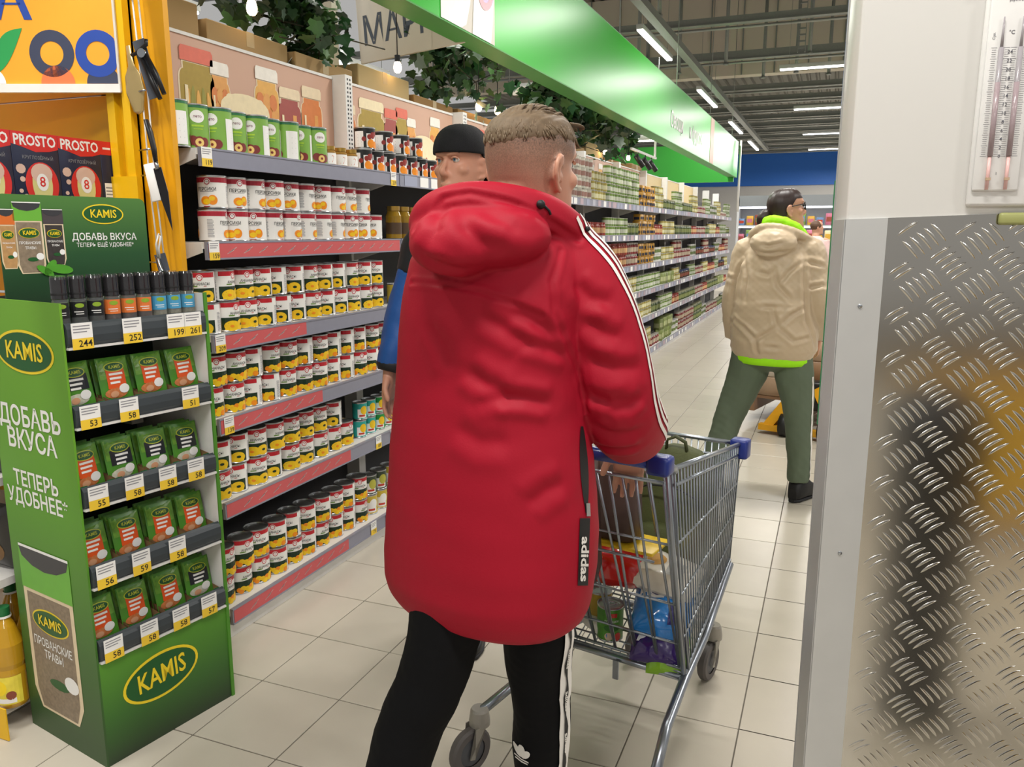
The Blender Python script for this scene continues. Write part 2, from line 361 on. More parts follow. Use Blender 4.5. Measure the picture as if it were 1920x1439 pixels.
def fruit_tin(kind, R=.0495, h=.112):
    root = tin_body('tin', R, h, CW)
    b = MB()
    for th in (0, PI):
        f = cylmap(R-.0012, th); a = R*1.15
        if kind == 'peach':
            b.map(R2(-R*PI/2, R*PI/2, h*.78, h*.93, 12), f, 0, .0006)
            b.map(E2(.016, h*.795, .0115, .0115, 16), f, 1, .001); b.map(E2(.016, h*.795, .0098, .0098, 16, .72), f, 0, .0014); b.map(T2('ТМ', .006, .016, h*.795, .03), f, 2, .0014)
            b.map(T2('ПЕРСИКИ', .0165, .012, h*.575, .02, .85), f, 2, .001); b.map(R2(-.014, .036, h*.50, h*.512, 3), f, 6, .001)
            b.map(E2(.008, h*.24, .018, .015, 16), f, 4, .001); b.map(E2(.032, h*.26, .016, .017, 16), f, 4, .0012); b.map(E2(.012, h*.21, .013, .009, 14), f, 3, .0015); b.map(E2(.03, h*.3, .010, .008, 12), f, 3, .0016)
            b.map(R2(.0, .022, h*.055, h*.075, 2), f, 0, .001)
            spaghetti(b, f, -.055, h*.15, h*.7, .022, 6, 15)
        else:
            b.map(R2(-a, a, h*.80, h*.945, 9), f, 0, .0006)
            b.map(E2(.0, h*.79, .0115, .0115, 16), f, 1, .001); b.map(E2(0, h*.79, .0098, .0098, 16, .72), f, 0, .0014); b.map(T2('ТМ', .006, 0, h*.79, .03), f, 0, .0014)
            b.map(T2('АНАНАСЫ' if th == 0 else 'PINEAPPLE', .0135, .004, h*.60, .02, .85), f, 2, .001)
            b.map(R2(-.03, -.008, h*.515, h*.55, 2), f, 7, .001); b.map(R2(.012, .022, h*.525, h*.54, 1), f, 0, .001)
            b.map(R2(-a, a, h*.07, h*.47, 9), f, 5, .0006)
            if kind == 'ring':
                b.map(E2(-.018, h*.2, .03, .019, 20), f, 3, .001); b.map(E2(.024, h*.22, .026, .020, 20), f, 3, .0012); b.map(E2(.026, h*.23, .008, .005, 12), f, 5, .0018); b.map(E2(-.02, h*.19, .008, .005, 12), f, 4, .0018); b.map(R2(-.045, .045, h*.07, h*.13, 6), f, 3, .0012)
            else:
                for q, (u, v, r) in enumerate([(-.04, .16, .011), (-.025, .2, .012), (-.008, .17, .012), (.01, .2, .013), (.027, .24, .013), (.042, .26, .012), (-.033, .1, .01), (0, .1, .012), (.022, .13, .012), (.042, .13, .012)]):
                    b.map(E2(u, h*v, r, r*.9, 9), f, 3 if q % 3 else 4, .001+.00012*q)
            spaghetti(b, f, R*1.57, h*.12, h*.72, .018, 6, 15)
    b.build('printed_label', [CR if kind == 'peach' else CRB, PAPER, INK, CY, CO, CG, INKG, CGL], root)
    return root
protos = {k: fruit_tin(k, *(d)) for k, d in dict(peach=(.0505, .1145), ring=(.0495, .112), chunk=(.0495, .112)).items()}
used = set()
def place(kind, loc, rz, label, group, cat='can'):
    p = protos[kind]
    if kind not in used: used.add(kind); o = p; o.location = loc; o.rotation_euler = (0, 0, rz); tag(o, label, cat, group)
    else: o = dup(p, loc, rz, label, group); o['category'] = cat
    return o
FACE = math.radians(-38)          # mean direction the labels are turned to
def run_of(kind, desc, shelf_i, y_start, n, pitch, rows, x, hh, jit=50, grp=None, names=('lower', 'upper')):
    for r in range(rows):
        m = n[r] if isinstance(n, (list, tuple)) else n
        for i in range(m):
            lab = '%s, %s of the %s row on the %s shelf' % (desc, ORD[i], names[r], LVN[shelf_i])
            place(kind, (x+random.uniform(-.006, .006), y_start[r]+i*pitch+random.uniform(-.003, .003), LV[shelf_i]+r*(hh+.0005)), FACE+math.radians(random.uniform(-jit, jit)), lab, grp or desc+'s on the %s shelf' % LVN[shelf_i])
run_of('peach', 'white peach tin with crimson band', 1, (2.30, 2.305), (11, 10), .106, 2, -2.062, .1145)
run_of('ring', 'pineapple tin with red band', 2, (2.225, 2.21), (12, 12), .103, 2, -2.06, .112)
run_of('chunk', 'pineapple chunk tin', 3, (2.225, 2.235), (12, 12), .1055, 2, -2.06, .112)
run_of('ring', 'pineapple ring tin', 4, (2.225, 2.235), (9, 8), .1045, 2, -2.065, .112)
run_of('chunk', 'dark-lidded pineapple tin', 5, (2.225, 2.23), (10, 10), .1045, 2, -2.075, .112)
# the remaining products of the nearest bay
def green_can():
    R, h = .049, .152; g1 = M('label_apple_green', '7fae4a', .42, var=.1); root = tin_body('tall_tin', R, h, g1)
    b = MB()
    for th in (0, PI):
        f = cylmap(R-.0012, th)
        b.map(R2(-R*PI/2, R*PI/2, h*.91, h*.96, 12), f, 0, .0006)
        b.map(E2(0, h*.72, .024, .021, 18), f, 1, .0008); b.map(T2('лето', .013, 0, h*.72, .02), f, 2, .0012)
        b.map(R2(-.02, .02, h*.5, h*.54, 4), f, 3, .0008); b.map(R2(-.014, .016, h*.44, h*.46, 4), f, 3, .0008)
        for u, v, r in ((-.018, .2, .016), (.02, .17, .016), (.002, .16, .02)): b.map(E2(u, h*v, r, r, 16), f, 4, .0008+.0001*r*1000)
        b.map(E2(.002, h*.16, .014, .014, 16), f, 5, .0032); b.map(E2(.002, h*.16, .005, .005, 10), f, 4, .0036)
        b.map(R2(R*1.05, R*2.1, h*.05, h*.75, 6), f, 1, .0007); spaghetti(b, f, R*1.57, h*.1, h*.7, .036, 6, 14)
    b.build('printed_label', [M('lid_green', '2c7048', .4), PAPER, M('ink_plum', '7d3a55', .5), M('leaf_bright', 'a9cf3d', .5), M('fruit_plum', '7e2f2c', .45), M('fruit_pale', 'e9c877', .45), INKG], root)
    return root
protos['green'] = green_can()
for i, y in enumerate((2.155, 2.27, 2.365, 2.465, 2.565, 2.66, 2.755, 2.865, 2.945)):
    place('green', (-2.07-.02*(i % 2), y, LV[0]), FACE+math.radians((-75, 5, -40, 5, -40, 0, -80, -20, 10)[i]), 'tall green fruit tin on the top shelf, %s from the yellow rack' % ORD[i], 'tall green fruit tins on the top shelf')
def small_jar():
    R, h = .028, .085
    root = MB().lathe([(0, 0), (R, .002), (R, h*.72), (R*.82, h*.8), (R*.82, h*.84)], 20).lathe([(R*.9, h*.82), (R*.9, h), (0, h)], 20, 1).build('honey_jar', [M('jar_amber', '9a7436', .15, var=.1), M('lid_gold', 'b08d45', .3, .8)])
    b = MB(); f = cylmap(R, 0); b.map(R2(-R*1.2, R*1.2, h*.12, h*.66, 10), f, 0, .0005); b.map(P2((-.01, h*.2), (.004, h*.2), (.012, h*.5), (.004, h*.55)), f, 1, .001)
    b.build('printed_label', [PAPER, M('ink_salmon', 'd98a6c', .5)], root); return root
protos['jar'] = small_jar()
for i, y in enumerate((3.03, 3.115, 3.2)):
    place('jar', (-2.06, y, LV[0]), FACE, 'small amber jar with gold lid on the top shelf, %s from the left of three' % ORD[i], 'small amber jars', 'jar')
def black_tin():
    R, h = .05, .098; root = tin_body('black_tin', R, h, M('label_black', '161818', .4), top=M('lid_black', '1c1c1c', .4)); b = MB()
    for th in (0, PI):
        f = cylmap(R-.0012, th)
        b.map(R2(-.062, -.016, h*.08, h*.8, 6), f, 0, .0006); spaghetti(b, f, -.04, h*.12, h*.7, .03, 4, 12)
        b.map(R2(-.002, .05, h*.08, h*.7, 6), f, 0, .0006)
        for u, v, r, m in ((.02, .25, .018, 1), (.044, .2, .015, 1), (.03, .62, .014, 2), (.012, .55, .011, 2), (-.014, .45, .010, 2), (.046, .7, .010, 2)): b.map(E2(u, h*v, r, r*1.1, 12), f, m, .001+r*.04)
    b.build('printed_label', [PAPER, CO, M('fruit_cherry', '8e2a22', .45), CG, INKG], root); return root
protos['black'] = black_tin()
for r, ys in enumerate(((3.305, 3.41, 3.52, 3.63, 3.74, 3.85, 3.96), (3.335, 3.5, 3.66, 3.8))):
    for i, y in enumerate(ys):
        place('black', (-2.07, y, LV[0]+r*.0985), FACE+math.radians(-8+6*(i % 3)), 'black-lidded fruit tin on the top shelf, %s from the left in the %s row' % (ORD[i], ('lower', 'upper')[r]), 'black-lidded fruit tins on the top shelf')
def plain_tin(name, col, R, h, patch, top=None):
    root = tin_body(name, R, h, M('label_'+name, col, .42, var=.08), top=top); b = MB()
    for th in (0, PI):
        f = cylmap(R-.0012, th); b.map(R2(-R*.6, R*.6, h*.12, h*.62, 6), f, 0, .0006); b.map(E2(.01, h*.55, R*.5, h*.25, 12), f, 1, .001); b.map(R2(-R*.4, R*.4, h*.2, h*.3, 4), f, 2, .0012)
    b.build('printed_label', [PAPER, patch, M('ink_red', 'c23a2a', .5)], root); return root
protos['teal'] = plain_tin('teal_tin', '2aa198', .036, .085, CY); protos['grn'] = plain_tin('green_tin', '1d8a3f', .036, .085, CY); protos['olive'] = plain_tin('olive_tin', '3b4636', .042, .1, M('fruit_lime', 'b9b548', .45)); protos['yellowtin'] = plain_tin('corn_tin', 'c9b040', .042, .1, PAPER)
for i, (kd, y, r) in enumerate((('teal', 3.2, 0), ('teal', 3.285, 0), ('grn', 3.37, 0), ('grn', 3.455, 0), ('grn', 3.55, 0), ('grn', 3.64, 0), ('teal', 3.21, 1), ('teal', 3.29, 1), ('grn', 3.375, 1), ('grn', 3.46, 1))):
    cn = 'teal' if kd == 'teal' else 'green'; n_ = [('teal', 0), ('teal', 1), ('grn', 0), ('grn', 1)].index((kd, r))
    place(kd, (-2.07, y, LV[4]+r*.0855), FACE, '%s vegetable tin in the %s row on the fifth shelf, %s of its colour' % (cn, ('lower', 'upper')[r], ORD[[0, 1, 0, 1, 2, 3, 0, 1, 0, 1][i]]), 'teal and green vegetable tins')
for i, (kd, y, r) in enumerate((('yellowtin', 3.28, 0), ('yellowtin', 3.375, 0), ('olive', 3.47, 0), ('olive', 3.28, 1), ('olive', 3.375, 1), ('yellowtin', 3.47, 1))):
    place(kd, (-2.08, y, LV[5]+r*.1005), FACE, '%s tin at the right end of the bottom shelf, %s of the %s row' % ('dark olive' if kd == 'olive' else 'yellow corn', ORD[i % 3], ('lower', 'upper')[r]), 'vegetable tins at the end of the bottom shelf')
# peach bottles glimpsed in the second bay behind the man in blue
def tall_jar(name, glass, lid):
    R, h = .04, .16
    return MB().lathe([(0, 0), (R, .003), (R, h*.7), (R*.75, h*.84), (R*.75, h*.88)], 18).lathe([(R*.82, h*.87), (R*.82, h), (0, h)], 18, 1).lathe([(R+.0006, h*.15), (R+.0006, h*.5)], 18, 2).build(name, [glass, lid, M('jar_label_dark', '4a3520', .5)])
protos['tall'] = tall_jar('fruit_jar', M('jar_golden', '8a6a1c', .12, var=.25, scale=25), M('lid_gold', 'b08d45', .3, .8))
for i in range(8):
    place('tall', (-2.07, 3.58+.095*i, LV[1]), 0, 'golden fruit jar on the second shelf behind the shopper in blue, %s from the left' % ORD[i], 'golden fruit jars', 'jar')
for i in range(8):
    place('yellowtin', (-2.07, 3.575+.095*i, LV[2]), FACE, 'yellow corn tin on the third shelf beyond the pineapple tins, %s from the left' % ORD[i], 'corn tins beyond the pineapple tins')
# ------------------------------------------------------------------ jars, tins and packs in the bays farther down the aisle
def vary(m):
    nt = m.node_tree; b = nt.nodes['Principled BSDF']
    if not any(n.type == 'HUE_SAT' for n in nt.nodes):
        oi = nt.nodes.new('ShaderNodeObjectInfo'); hs = nt.nodes.new('ShaderNodeHueSaturation'); mr = nt.nodes.new('ShaderNodeMapRange'); mr.inputs['To Min'].default_value = .6; mr.inputs['To Max'].default_value = 1.1
        l = b.inputs['Base Color'].links[0].from_socket; nt.links.new(oi.outputs['Random'], mr.inputs[0]); nt.links.new(mr.outputs[0], hs.inputs['Value']); nt.links.new(l, hs.inputs['Color']); nt.links.new(hs.outputs[0], b.inputs['Base Color'])
    return m
def far_proto(name, col, lidc, kind, R, h, labc):
    b = MB(); a, l, p = vary(M('far_'+name, col, .4, var=.2, scale=40)), M('far_lid_'+lidc, lidc, .4), vary(M('far_label_'+labc, labc, .5))
    if kind == 'jar': b.lathe([(0, 0), (R, .002), (R, h*.75), (R*.8, h*.84), (R*.8, h*.86)], 12).lathe([(R*.88, h*.85), (R*.88, h), (0, h)], 12, 1).lathe([(R+.0008, h*.2), (R+.0008, h*.6)], 12, 2)
    elif kind == 'tin': b.lathe([(0, 0), (R, .0), (R, h*.06), (R-.001, h*.06), (R-.001, h*.94), (R, h*.94), (R, h), (R-.004, h), (R-.004, h-.004), (0, h-.004)], 14, mis=[1, 1, 1, 0, 1, 1, 1, 1, 1]).lathe([(R+.0004, h*.25), (R+.0004, h*.7)], 14, 2)
    else: b.rbox(-R, R, -R*.9, R*.9, 0, h, .003, 0, seg=1).box(-R*.8, R*.8, -R*.9-.0006, R*.9+.0006, h*.2, h*.6, 2).box(-R-.0006, R+.0006, -R*.7, R*.7, h*.25, h*.65, 2)
    return b.build(name, [a, l, p])
FP = {
 'grn': far_proto('pea_tin', '6e8a3e', 'a8a89a', 'tin', .037, .085, 'c9cdb8'), 'mix': far_proto('mixed_vegetable_tin', 'c8c4b4', 'a8a89a', 'tin', .037, .085, '9a7468'), 'yel': far_proto('corn_can', 'a89a4a', '9a9a90', 'tin', .037, .085, 'd6d2a8'),
 'blu': far_proto('mustard_carton', 'b98a2e', '22283f', 'box', .04, .075, '22283f'), 'tom': far_proto('tomato_jar', '8a3524', '7a2a22', 'jar', .04, .12, 'c9a070'), 'pik': far_proto('pickle_jar', '3d4a26', '8a8a70', 'jar', .043, .125, '77804a'),
 'drk': far_proto('relish_jar', '3a2a20', '2a3558', 'jar', .038, .115, '8f4a30'), 'whi': far_proto('bean_tin', 'd0cec6', 'b0b0b0', 'tin', .037, .085, '6a7a44'), 'red': far_proto('bean_jar', '7a2a28', 'a09a90', 'jar', .04, .12, 'b9a890'), 'pac': far_proto('olive_pack', '7d8a4a', '888888', 'box', .045, .14, 'b8bd8c')}
FPN = {'grn': ('pale green pea tin', 'can'), 'mix': ('white and red vegetable tin', 'can'), 'yel': ('yellow-green corn tin', 'can'), 'blu': ('mustard and navy carton', 'carton'), 'tom': ('red tomato jar', 'jar'), 'pik': ('dark green pickle jar', 'jar'), 'drk': ('dark relish jar with navy lid', 'jar'), 'whi': ('white bean tin', 'can'), 'red': ('dark red bean jar', 'jar'), 'pac': ('olive green pack', 'pack')}
PLAN = {1: [None, ('tom', 1), None, ('drk', 2), ('pik', 1), ('red', 1)], 2: [('pac', 1), ('yel', 2), ('whi', 2), ('tom', 1), ('drk', 1), ('pik', 1)],  # per bay: kinds left-to-right per shelf (top..bottom) with stack heights
 3: [('mix', 4), ('tom', 1), ('tom', 1), ('drk', 1), ('whi', 2), ('pik', 2)],
 4: [('grn', 4), ('grn', 3), ('tom', 2), ('drk', 2), ('whi', 2), ('grn', 3)],
 5: [('blu', 3), ('blu', 3), ('blu', 3), ('grn', 2), ('yel', 3), ('yel', 3)],
 6: [('pik', 1), ('yel', 2), ('yel', 2), ('pac', 1), ('grn', 2), ('pac', 2)],
 7: [('pik', 1), ('pik', 1), ('red', 1), ('drk', 1), ('pik', 1), ('red', 2)],
 8: [('red', 1), ('red', 1), ('drk', 1), ('red', 1), ('red', 1), ('pik', 2)],
 9: [('whi', 2), ('yel', 2), ('drk', 1), ('tom', 1), ('pik', 1), ('red', 1)],
 10: [('mix', 1), ('grn', 2), ('tom', 1), ('drk', 1), ('pac', 1), ('pik', 1)]}
fused = set(); farstuff = {}
for k, rows in PLAN.items():
    for i, kdst in enumerate(rows):
        if kdst is None: continue
        kd, st = kdst
        kinds = [kd]*8+[['grn', 'whi', 'tom', 'yel', 'red', 'pik'][(k*3+i*5) % 6]]*5
        pitch = .1
        for j in range(13):
            kk = kinds[j]; me = FP[kk].data; hh = max(v.co.z for v in me.vertices); ss = st if kk == kd else max(1, round(.24/hh)-(1 if i % 2 else 0))
            if i > 0: ss = min(ss, int((LV[i-1]-.075-LV[i]) / hh)) if i < 5 else min(ss, int((.45-.12)/hh))
            for r in range(max(1, ss)):
                loc = (-2.06+random.uniform(-.008, .008), Y0+k*BAY+.065+pitch*j+random.uniform(-.005, .005), LV[i]+r*hh)
                if k == 1 and i == 1 and j < 9: continue
                if 3 <= k <= 6:
                    n_, c_ = FPN[kk]; lab = '%s, %s in row %s, %s shelf, %s bay along' % (n_, ORD[j], ('one', 'two', 'three', 'four')[r], LVN[i], ORD[k])
                    o = FP[kk] if kk not in fused else FP[kk].copy()
                    if kk in fused: COL.objects.link(o)
                    fused.add(kk); o.location = loc; o.rotation_euler = (0, 0, random.uniform(-.5, .5)); tag(o, lab, c_, n_+'s in bay %s on the %s shelf' % (ORD[k], LVN[i]))
                else: farstuff.setdefault((kk, k < 3), []).append(loc)
for (kk, nearb), locs in farstuff.items():
    me = FP[kk].data; vs = [tuple(v.co) for v in me.vertices]; fs = [tuple(p.vertices) for p in me.polygons]; mi = [p.material_index for p in me.polygons]; sm = [p.use_smooth for p in me.polygons]
    b = MB()
    for L in locs:
        o = len(b.v); b.v.extend([(x+L[0], y+L[1], z+L[2]) for x, y, z in vs]); b.f.extend([[a+o for a in f] for f in fs]); b.m.extend(mi); b.s.extend(sm)
    o = b.build(FP[kk].name.split('.')[0]+'_mass', list(me.materials)); tag(o, ('many %ss filling the second and third shelf bays behind the shoppers' if nearb else 'many %ss crowding the far shelf bays at the end of the aisle') % FPN[kk][0], FPN[kk][1], kind='stuff')
for kk in FP:
    if kk not in fused: bpy.data.objects.remove(FP[kk])
# ------------------------------------------------------------------ green spice display stand
GR_D = M('print_logo_green', '1f5a2a', .4, var=.03); GR_Y = M('print_logo_yellow', 'f2d52a', .4, var=.02)
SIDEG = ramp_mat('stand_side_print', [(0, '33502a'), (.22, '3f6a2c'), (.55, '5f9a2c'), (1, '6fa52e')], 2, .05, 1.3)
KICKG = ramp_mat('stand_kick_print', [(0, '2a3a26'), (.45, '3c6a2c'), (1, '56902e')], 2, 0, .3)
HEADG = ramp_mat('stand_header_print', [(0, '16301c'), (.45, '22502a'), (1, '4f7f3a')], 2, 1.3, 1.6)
LIPD = M('stand_lip_charcoal', '3c4246', .38, var=.05); EDGEG = M('stand_edge_green', '4f8a2c', .45)
def logo(b, f, cx, cy, rx, ry, mg, my, rot=0., txt='KAMIS', e=.001):
    b.map(E2(cx, cy, rx, ry, 36, rot=rot), f, my, e); b.map(E2(cx, cy, rx*.93, ry*.88, 36, rot=rot), f, mg, e*1.6)
    b.map(T2(txt, ry*1.15, cx, cy, .035, rx*.62/(ry*1.15*1.35), rot), f, my, e*2.4)
def bottle_print(b, f, cx, z0, z1, w, cap, body, mi):
    """flat picture of a spice jar; mi: dict of material slots"""
    h = z1-z0; w2 = w/2
    b.map(P2((cx-w2*.75, z0), (cx+w2*.75, z0), (cx+w2, z0+h*.12), (cx+w2, z0+h*.76), (cx-w2, z0+h*.76), (cx-w2, z0+h*.12)), f, mi['glass'], .0008)
    b.map(P2((cx-w2*.7, z0+h*.015), (cx+w2*.7, z0+h*.015), (cx+w2*.86, z0+h*.13), (cx+w2*.86, z0+h*.72), (cx-w2*.86, z0+h*.72), (cx-w2*.86, z0+h*.13)), f, body, .0012)
    b.map(P2((cx-w2*1.02, z0+h*.74), (cx+w2*1.02, z0+h*.74), (cx+w2*1.02, z0+h), (cx-w2*1.02, z0+h)), f, cap, .0014)
    b.map(P2((cx-w2, z0+h*.985), (cx-w2*.9, z0+h*.93), (cx-w2*.5, z0+h*.89), (cx, z0+h*.875), (cx+w2*.5, z0+h*.89), (cx+w2*.9, z0+h*.93), (cx+w2, z0+h*.985)), f, mi['dark'], .0018)
    b.map(R2(cx-w2, cx+w2, z0+h*.985, z0+h), f, mi['pale'], .002)
    logo(b, f, cx, z0+h*.57, w2*.74, h*.075, mi['lg'], mi['ly'], e=.0016)
    b.map(T2('ПРОВАНСКИЕ', w*.14, cx, z0+h*.43, .02, .8), f, mi['pale'], .002); b.map(T2('ТРАВЫ', w*.14, cx, z0+h*.36, .02, .8), f, mi['pale'], .002)
    b.map(E2(cx+w2*.62, z0+h*.24, w2*.28, h*.05, 16), f, mi['pale'], .002); b.map(E2(cx+w2*.1, z0+h*.2, w2*.4, h*.03, 12), f, mi['lg'], .0018)
SX, SY, SRZ = -1.82, 1.465, math.radians(-10.51); SL, SD = .422, .40
st = thing('spice_display_stand', 'green cardboard spice display stand with five grey-lipped shelves and header board', 'display stand', (SX, SY, 0), SRZ)
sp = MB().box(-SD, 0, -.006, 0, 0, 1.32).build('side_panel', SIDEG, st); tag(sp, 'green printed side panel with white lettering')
f = plane((0, -.006, 0), (1, 0, 0), (0, 0, 1)); b = MB(); mi = dict(glass=3, dark=4, pale=2, lg=0, ly=1)
logo(b, f, -.195, 1.181, .148, .060, 0, 1)
b.map(T2('ДОБАВЬ', .078, -.212, .992, .045, .98), f, 2, .001); b.map(T2('ВКУСА', .078, -.212, .925, .045, .98), f, 2, .001)
b.map(T2('ТЕПЕРЬ', .062, -.215, .808, .045, .98), f, 2, .001); b.map(T2('УДОБНЕЕ*', .062, -.218, .752, .045, .98), f, 2, .001)
bottle_print(b, f, -.222, .085, .605, .262, 5, 6, mi)
b.build('side_print', [GR_D, GR_Y, PAPER, M('print_glass', 'b9c0b0', .35), M('print_charcoal', '3a3a3e', .4), M('print_cap_green', '6cb23c', .4), M('print_herbs', '8a7a66', .5, var=.45, scale=90)], sp)
sp2 = MB().box(-SD, 0, SL, SL+.006, 0, 1.32).build('side_panel', WHITE, st); MB().box(-.001, .004, SL-.001, SL+.010, 0, 1.322).build('edge_trim', EDGEG, sp2); MB().box(-SD, .0, SL+.006, SL+.0075, 0, 1.32).build('outer_print', EDGEG, sp2)
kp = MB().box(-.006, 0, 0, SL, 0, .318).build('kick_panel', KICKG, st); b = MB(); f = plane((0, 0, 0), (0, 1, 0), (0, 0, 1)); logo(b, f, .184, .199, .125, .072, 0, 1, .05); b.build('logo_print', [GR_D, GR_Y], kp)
MB().box(-SD, -SD+.006, 0, SL, 0, 1.32).build('back_panel', M('stand_back', '2a2f2a', .6), st)
TAGS = [[(.04, '244'), (.18, '252'), (.315, '199'), (.372, '261')], [(.04, '53'), (.15, '58'), (.345, '51')], [(.04, '55'), (.145, '58'), (.25, '58'), (.345, '58')], [(.04, '56'), (.145, '59'), (.262, '58')], [(.04, '58'), (.15, '58'), (.255, '58'), (.355, '57')]]
SZ = [(1.268, 1.203), (1.05, .99), (.828, .767), (.605, .54), (.386, .322)]
for q, (zt, zb) in enumerate(SZ):
    dk = MB().box(-SD+.006, -.012, .001, SL-.001, zb, zb+.008).build('shelf', WHITE, st)
    if q == 0: MB().box(-SD+.006, -.015, .002, SL-.002, zb+.008, 1.245).build('riser', WHITE, dk)
    lip = MB(); prof = [(-.012, zb+.002), (-.002, zb), (.008, zb+.012), (.010, zb+.03), (.008, zb+.05), (.003, zt-.006), (-.004, zt), (-.010, zt-.003)]
    lip.add([(x, y, z) for y in (.003, SL-.003) for x, z in prof], [(i, i+1, 8+i+1, 8+i) for i in range(7)]+[(7, 0, 8, 15)]+[tuple(range(8))[::-1], tuple(range(8, 16))], 0, False)
    lo_ = lip.build('shelf_lip', LIPD, dk); MB().box(-.004, .009, .003, SL-.003, zb-.004, zb+.002).build('lip_edge', SHELFW, dk)
    for u_, tx in TAGS[q]: price_tag(dk, plane((.0115, u_, (zt+zb)/2-.002), (0, 1, 0), (0, 0, 1)), .056, zt-zb+.004, tx)
hd = MB(); pts = [(-.0, 1.0), (.435, 1.0)]+[(.435-.02*(1-math.cos(a)), 1.58+.02*math.sin(a)) for a in np.linspace(0, PI/2, 6)]+[(.02-.02*math.sin(a), 1.58+.02*math.cos(a)) for a in np.linspace(0, PI/2, 6)]
n_ = len(pts); hd.add([(-.27, y, z) for y, z in pts]+[(-.274, y, z) for y, z in pts], [tuple(range(n_)), tuple(range(n_, 2*n_))[::-1]]+[(i, n_+i, n_+(i+1) % n_, (i+1) % n_) for i in range(n_)])
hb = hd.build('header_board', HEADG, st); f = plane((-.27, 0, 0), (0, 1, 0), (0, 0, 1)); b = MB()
logo(b, f, .297, 1.551, .064, .029, 0, 1)
b.map(T2('ДОБАВЬ ВКУСА', .028, .297, 1.484, .03, .92), f, 2, .001); b.map(T2('ТЕПЕРЬ ЕЩЁ УДОБНЕЕ*', .0165, .297, 1.461, .015, .92), f, 2, .001)
bottle_print(b, f, .147, 1.405, 1.562, .056, 9, 8, mi); bottle_print(b, f, .022, 1.40, 1.560, .042, 10, 11, mi); bottle_print(b, f, .078, 1.385, 1.580, .076, 5, 6, mi)
for x, z, rx, ry, rt in ((.125, 1.40, .026, .012, .9), (.155, 1.395, .034, .013, -.15), (.11, 1.392, .026, .010, 2.6)): b.map(E2(x, z, rx, ry, 14, rot=rt), f, 7, .0045+rx*.01)
b.build('header_print', [GR_D, GR_Y, PAPER, MATS['print_glass'], MATS['print_charcoal'], MATS['print_cap_green'], MATS['print_herbs'], M('print_basil', '4f9a2a', .45, var=.2), M('print_pepper', '3a3432', .5, var=.4, scale=90), M('print_cap_dark', '4a4346', .4), M('print_cap_orange', 'd9702c', .4), M('print_garlic', 'b98f5c', .5, var=.3, scale=90)], hb)
MB().box(-.40, -.274, .03, .07, .9, 1.3).build('header_strut', WHITE, st); MB().box(-.40, -.274, .33, .37, .9, 1.3).build('header_strut', WHITE, st)
def sw(x, y, z=0.):   # stand-local to world
    c, s = math.cos(SRZ), math.sin(SRZ); return (SX+x*c-y*s, SY+x*s+y*c, z)
# grinder jars
GLASS = M('clear_glass', 'dfe6e6', .05, var=0, trans=.9, ior=1.3)
def grinder(name, labm, cont):
    t = thing(name, None, None)
    R, h = .0205, .14
    MB().lathe([(0, .001), (R-.002, .001), (R, .006), (R, h*.52), (R*.9, h*.58), (R*.9, h*.6)], 18).build('jar_glass', GLASS, t)
    MB().lathe([(0, .004), (R-.0025, .004), (R-.0025, h*.45), (0, h*.46)], 14).build('spice_fill', cont, t)
    MB().lathe([(R*.95, h*.585), (R*.98, h*.6), (R*.98, h*.95), (R*.9, h), (0, h)], 18, 0).lathe([(R*.99, h*.66), (R*1.0, h*.68), (R*.99, h*.70)], 18, 1).build('grinder_cap', [M('cap_smoke', '2c2b2d', .12, var=.3, scale=50, coat=.6), INK], t)
    b = MB(); f = cylmap(R, 0); b.map(R2(-R*1.15, R*1.15, h*.24, h*.52, 8), f, 0, .0006); b.map(E2(.004, h*.455, .011, .006, 14), f, 1, .001); b.map(R2(-.01, .013, h*.33, h*.345, 3), f, 2, .001); b.map(R2(-.006, .013, h*.29, h*.302, 3), f, 2, .001)
    b.build('printed_label', [labm, M('oval_lime', '8aa82e', .5), PAPER], t)
    return t
g3 = [grinder('spice_grinder', M('label_grinder_black', '1f2022', .4), M('peppercorns', '2e2520', .6, var=.5, scale=200)), grinder('spice_grinder', M('label_grinder_orange', 'e0783a', .4), M('pepper_mix', '5a3226', .6, var=.5, scale=200)), grinder('spice_grinder', M('label_grinder_blue', '4f9fc9', .4), M('sea_salt', 'b9ac94', .6, var=.3, scale=200))]
cn = ['black', 'orange', 'blue']
for q in range(9):
    a = q//3; o = g3[a] if q % 3 == 0 else dup(g3[a])
    o.location = sw(-.045, .022+.0472*q, 1.2455); o.rotation_euler = (0, 0, SRZ-.55)
    tag(o, 'spice grinder jar with %s label on the top ledge, %s from the left' % (cn[a], ORD[q]), 'spice jar', 'spice grinders on the top ledge')
for q in range(8):
    o = dup(g3[q//3], sw(-.095, .05+.0472*q, 1.2455), SRZ-.4); tag(o, 'spice grinder jar in the back row of the ledge, %s from the left' % ORD[q], 'spice jar', 'spice grinders in the back row')
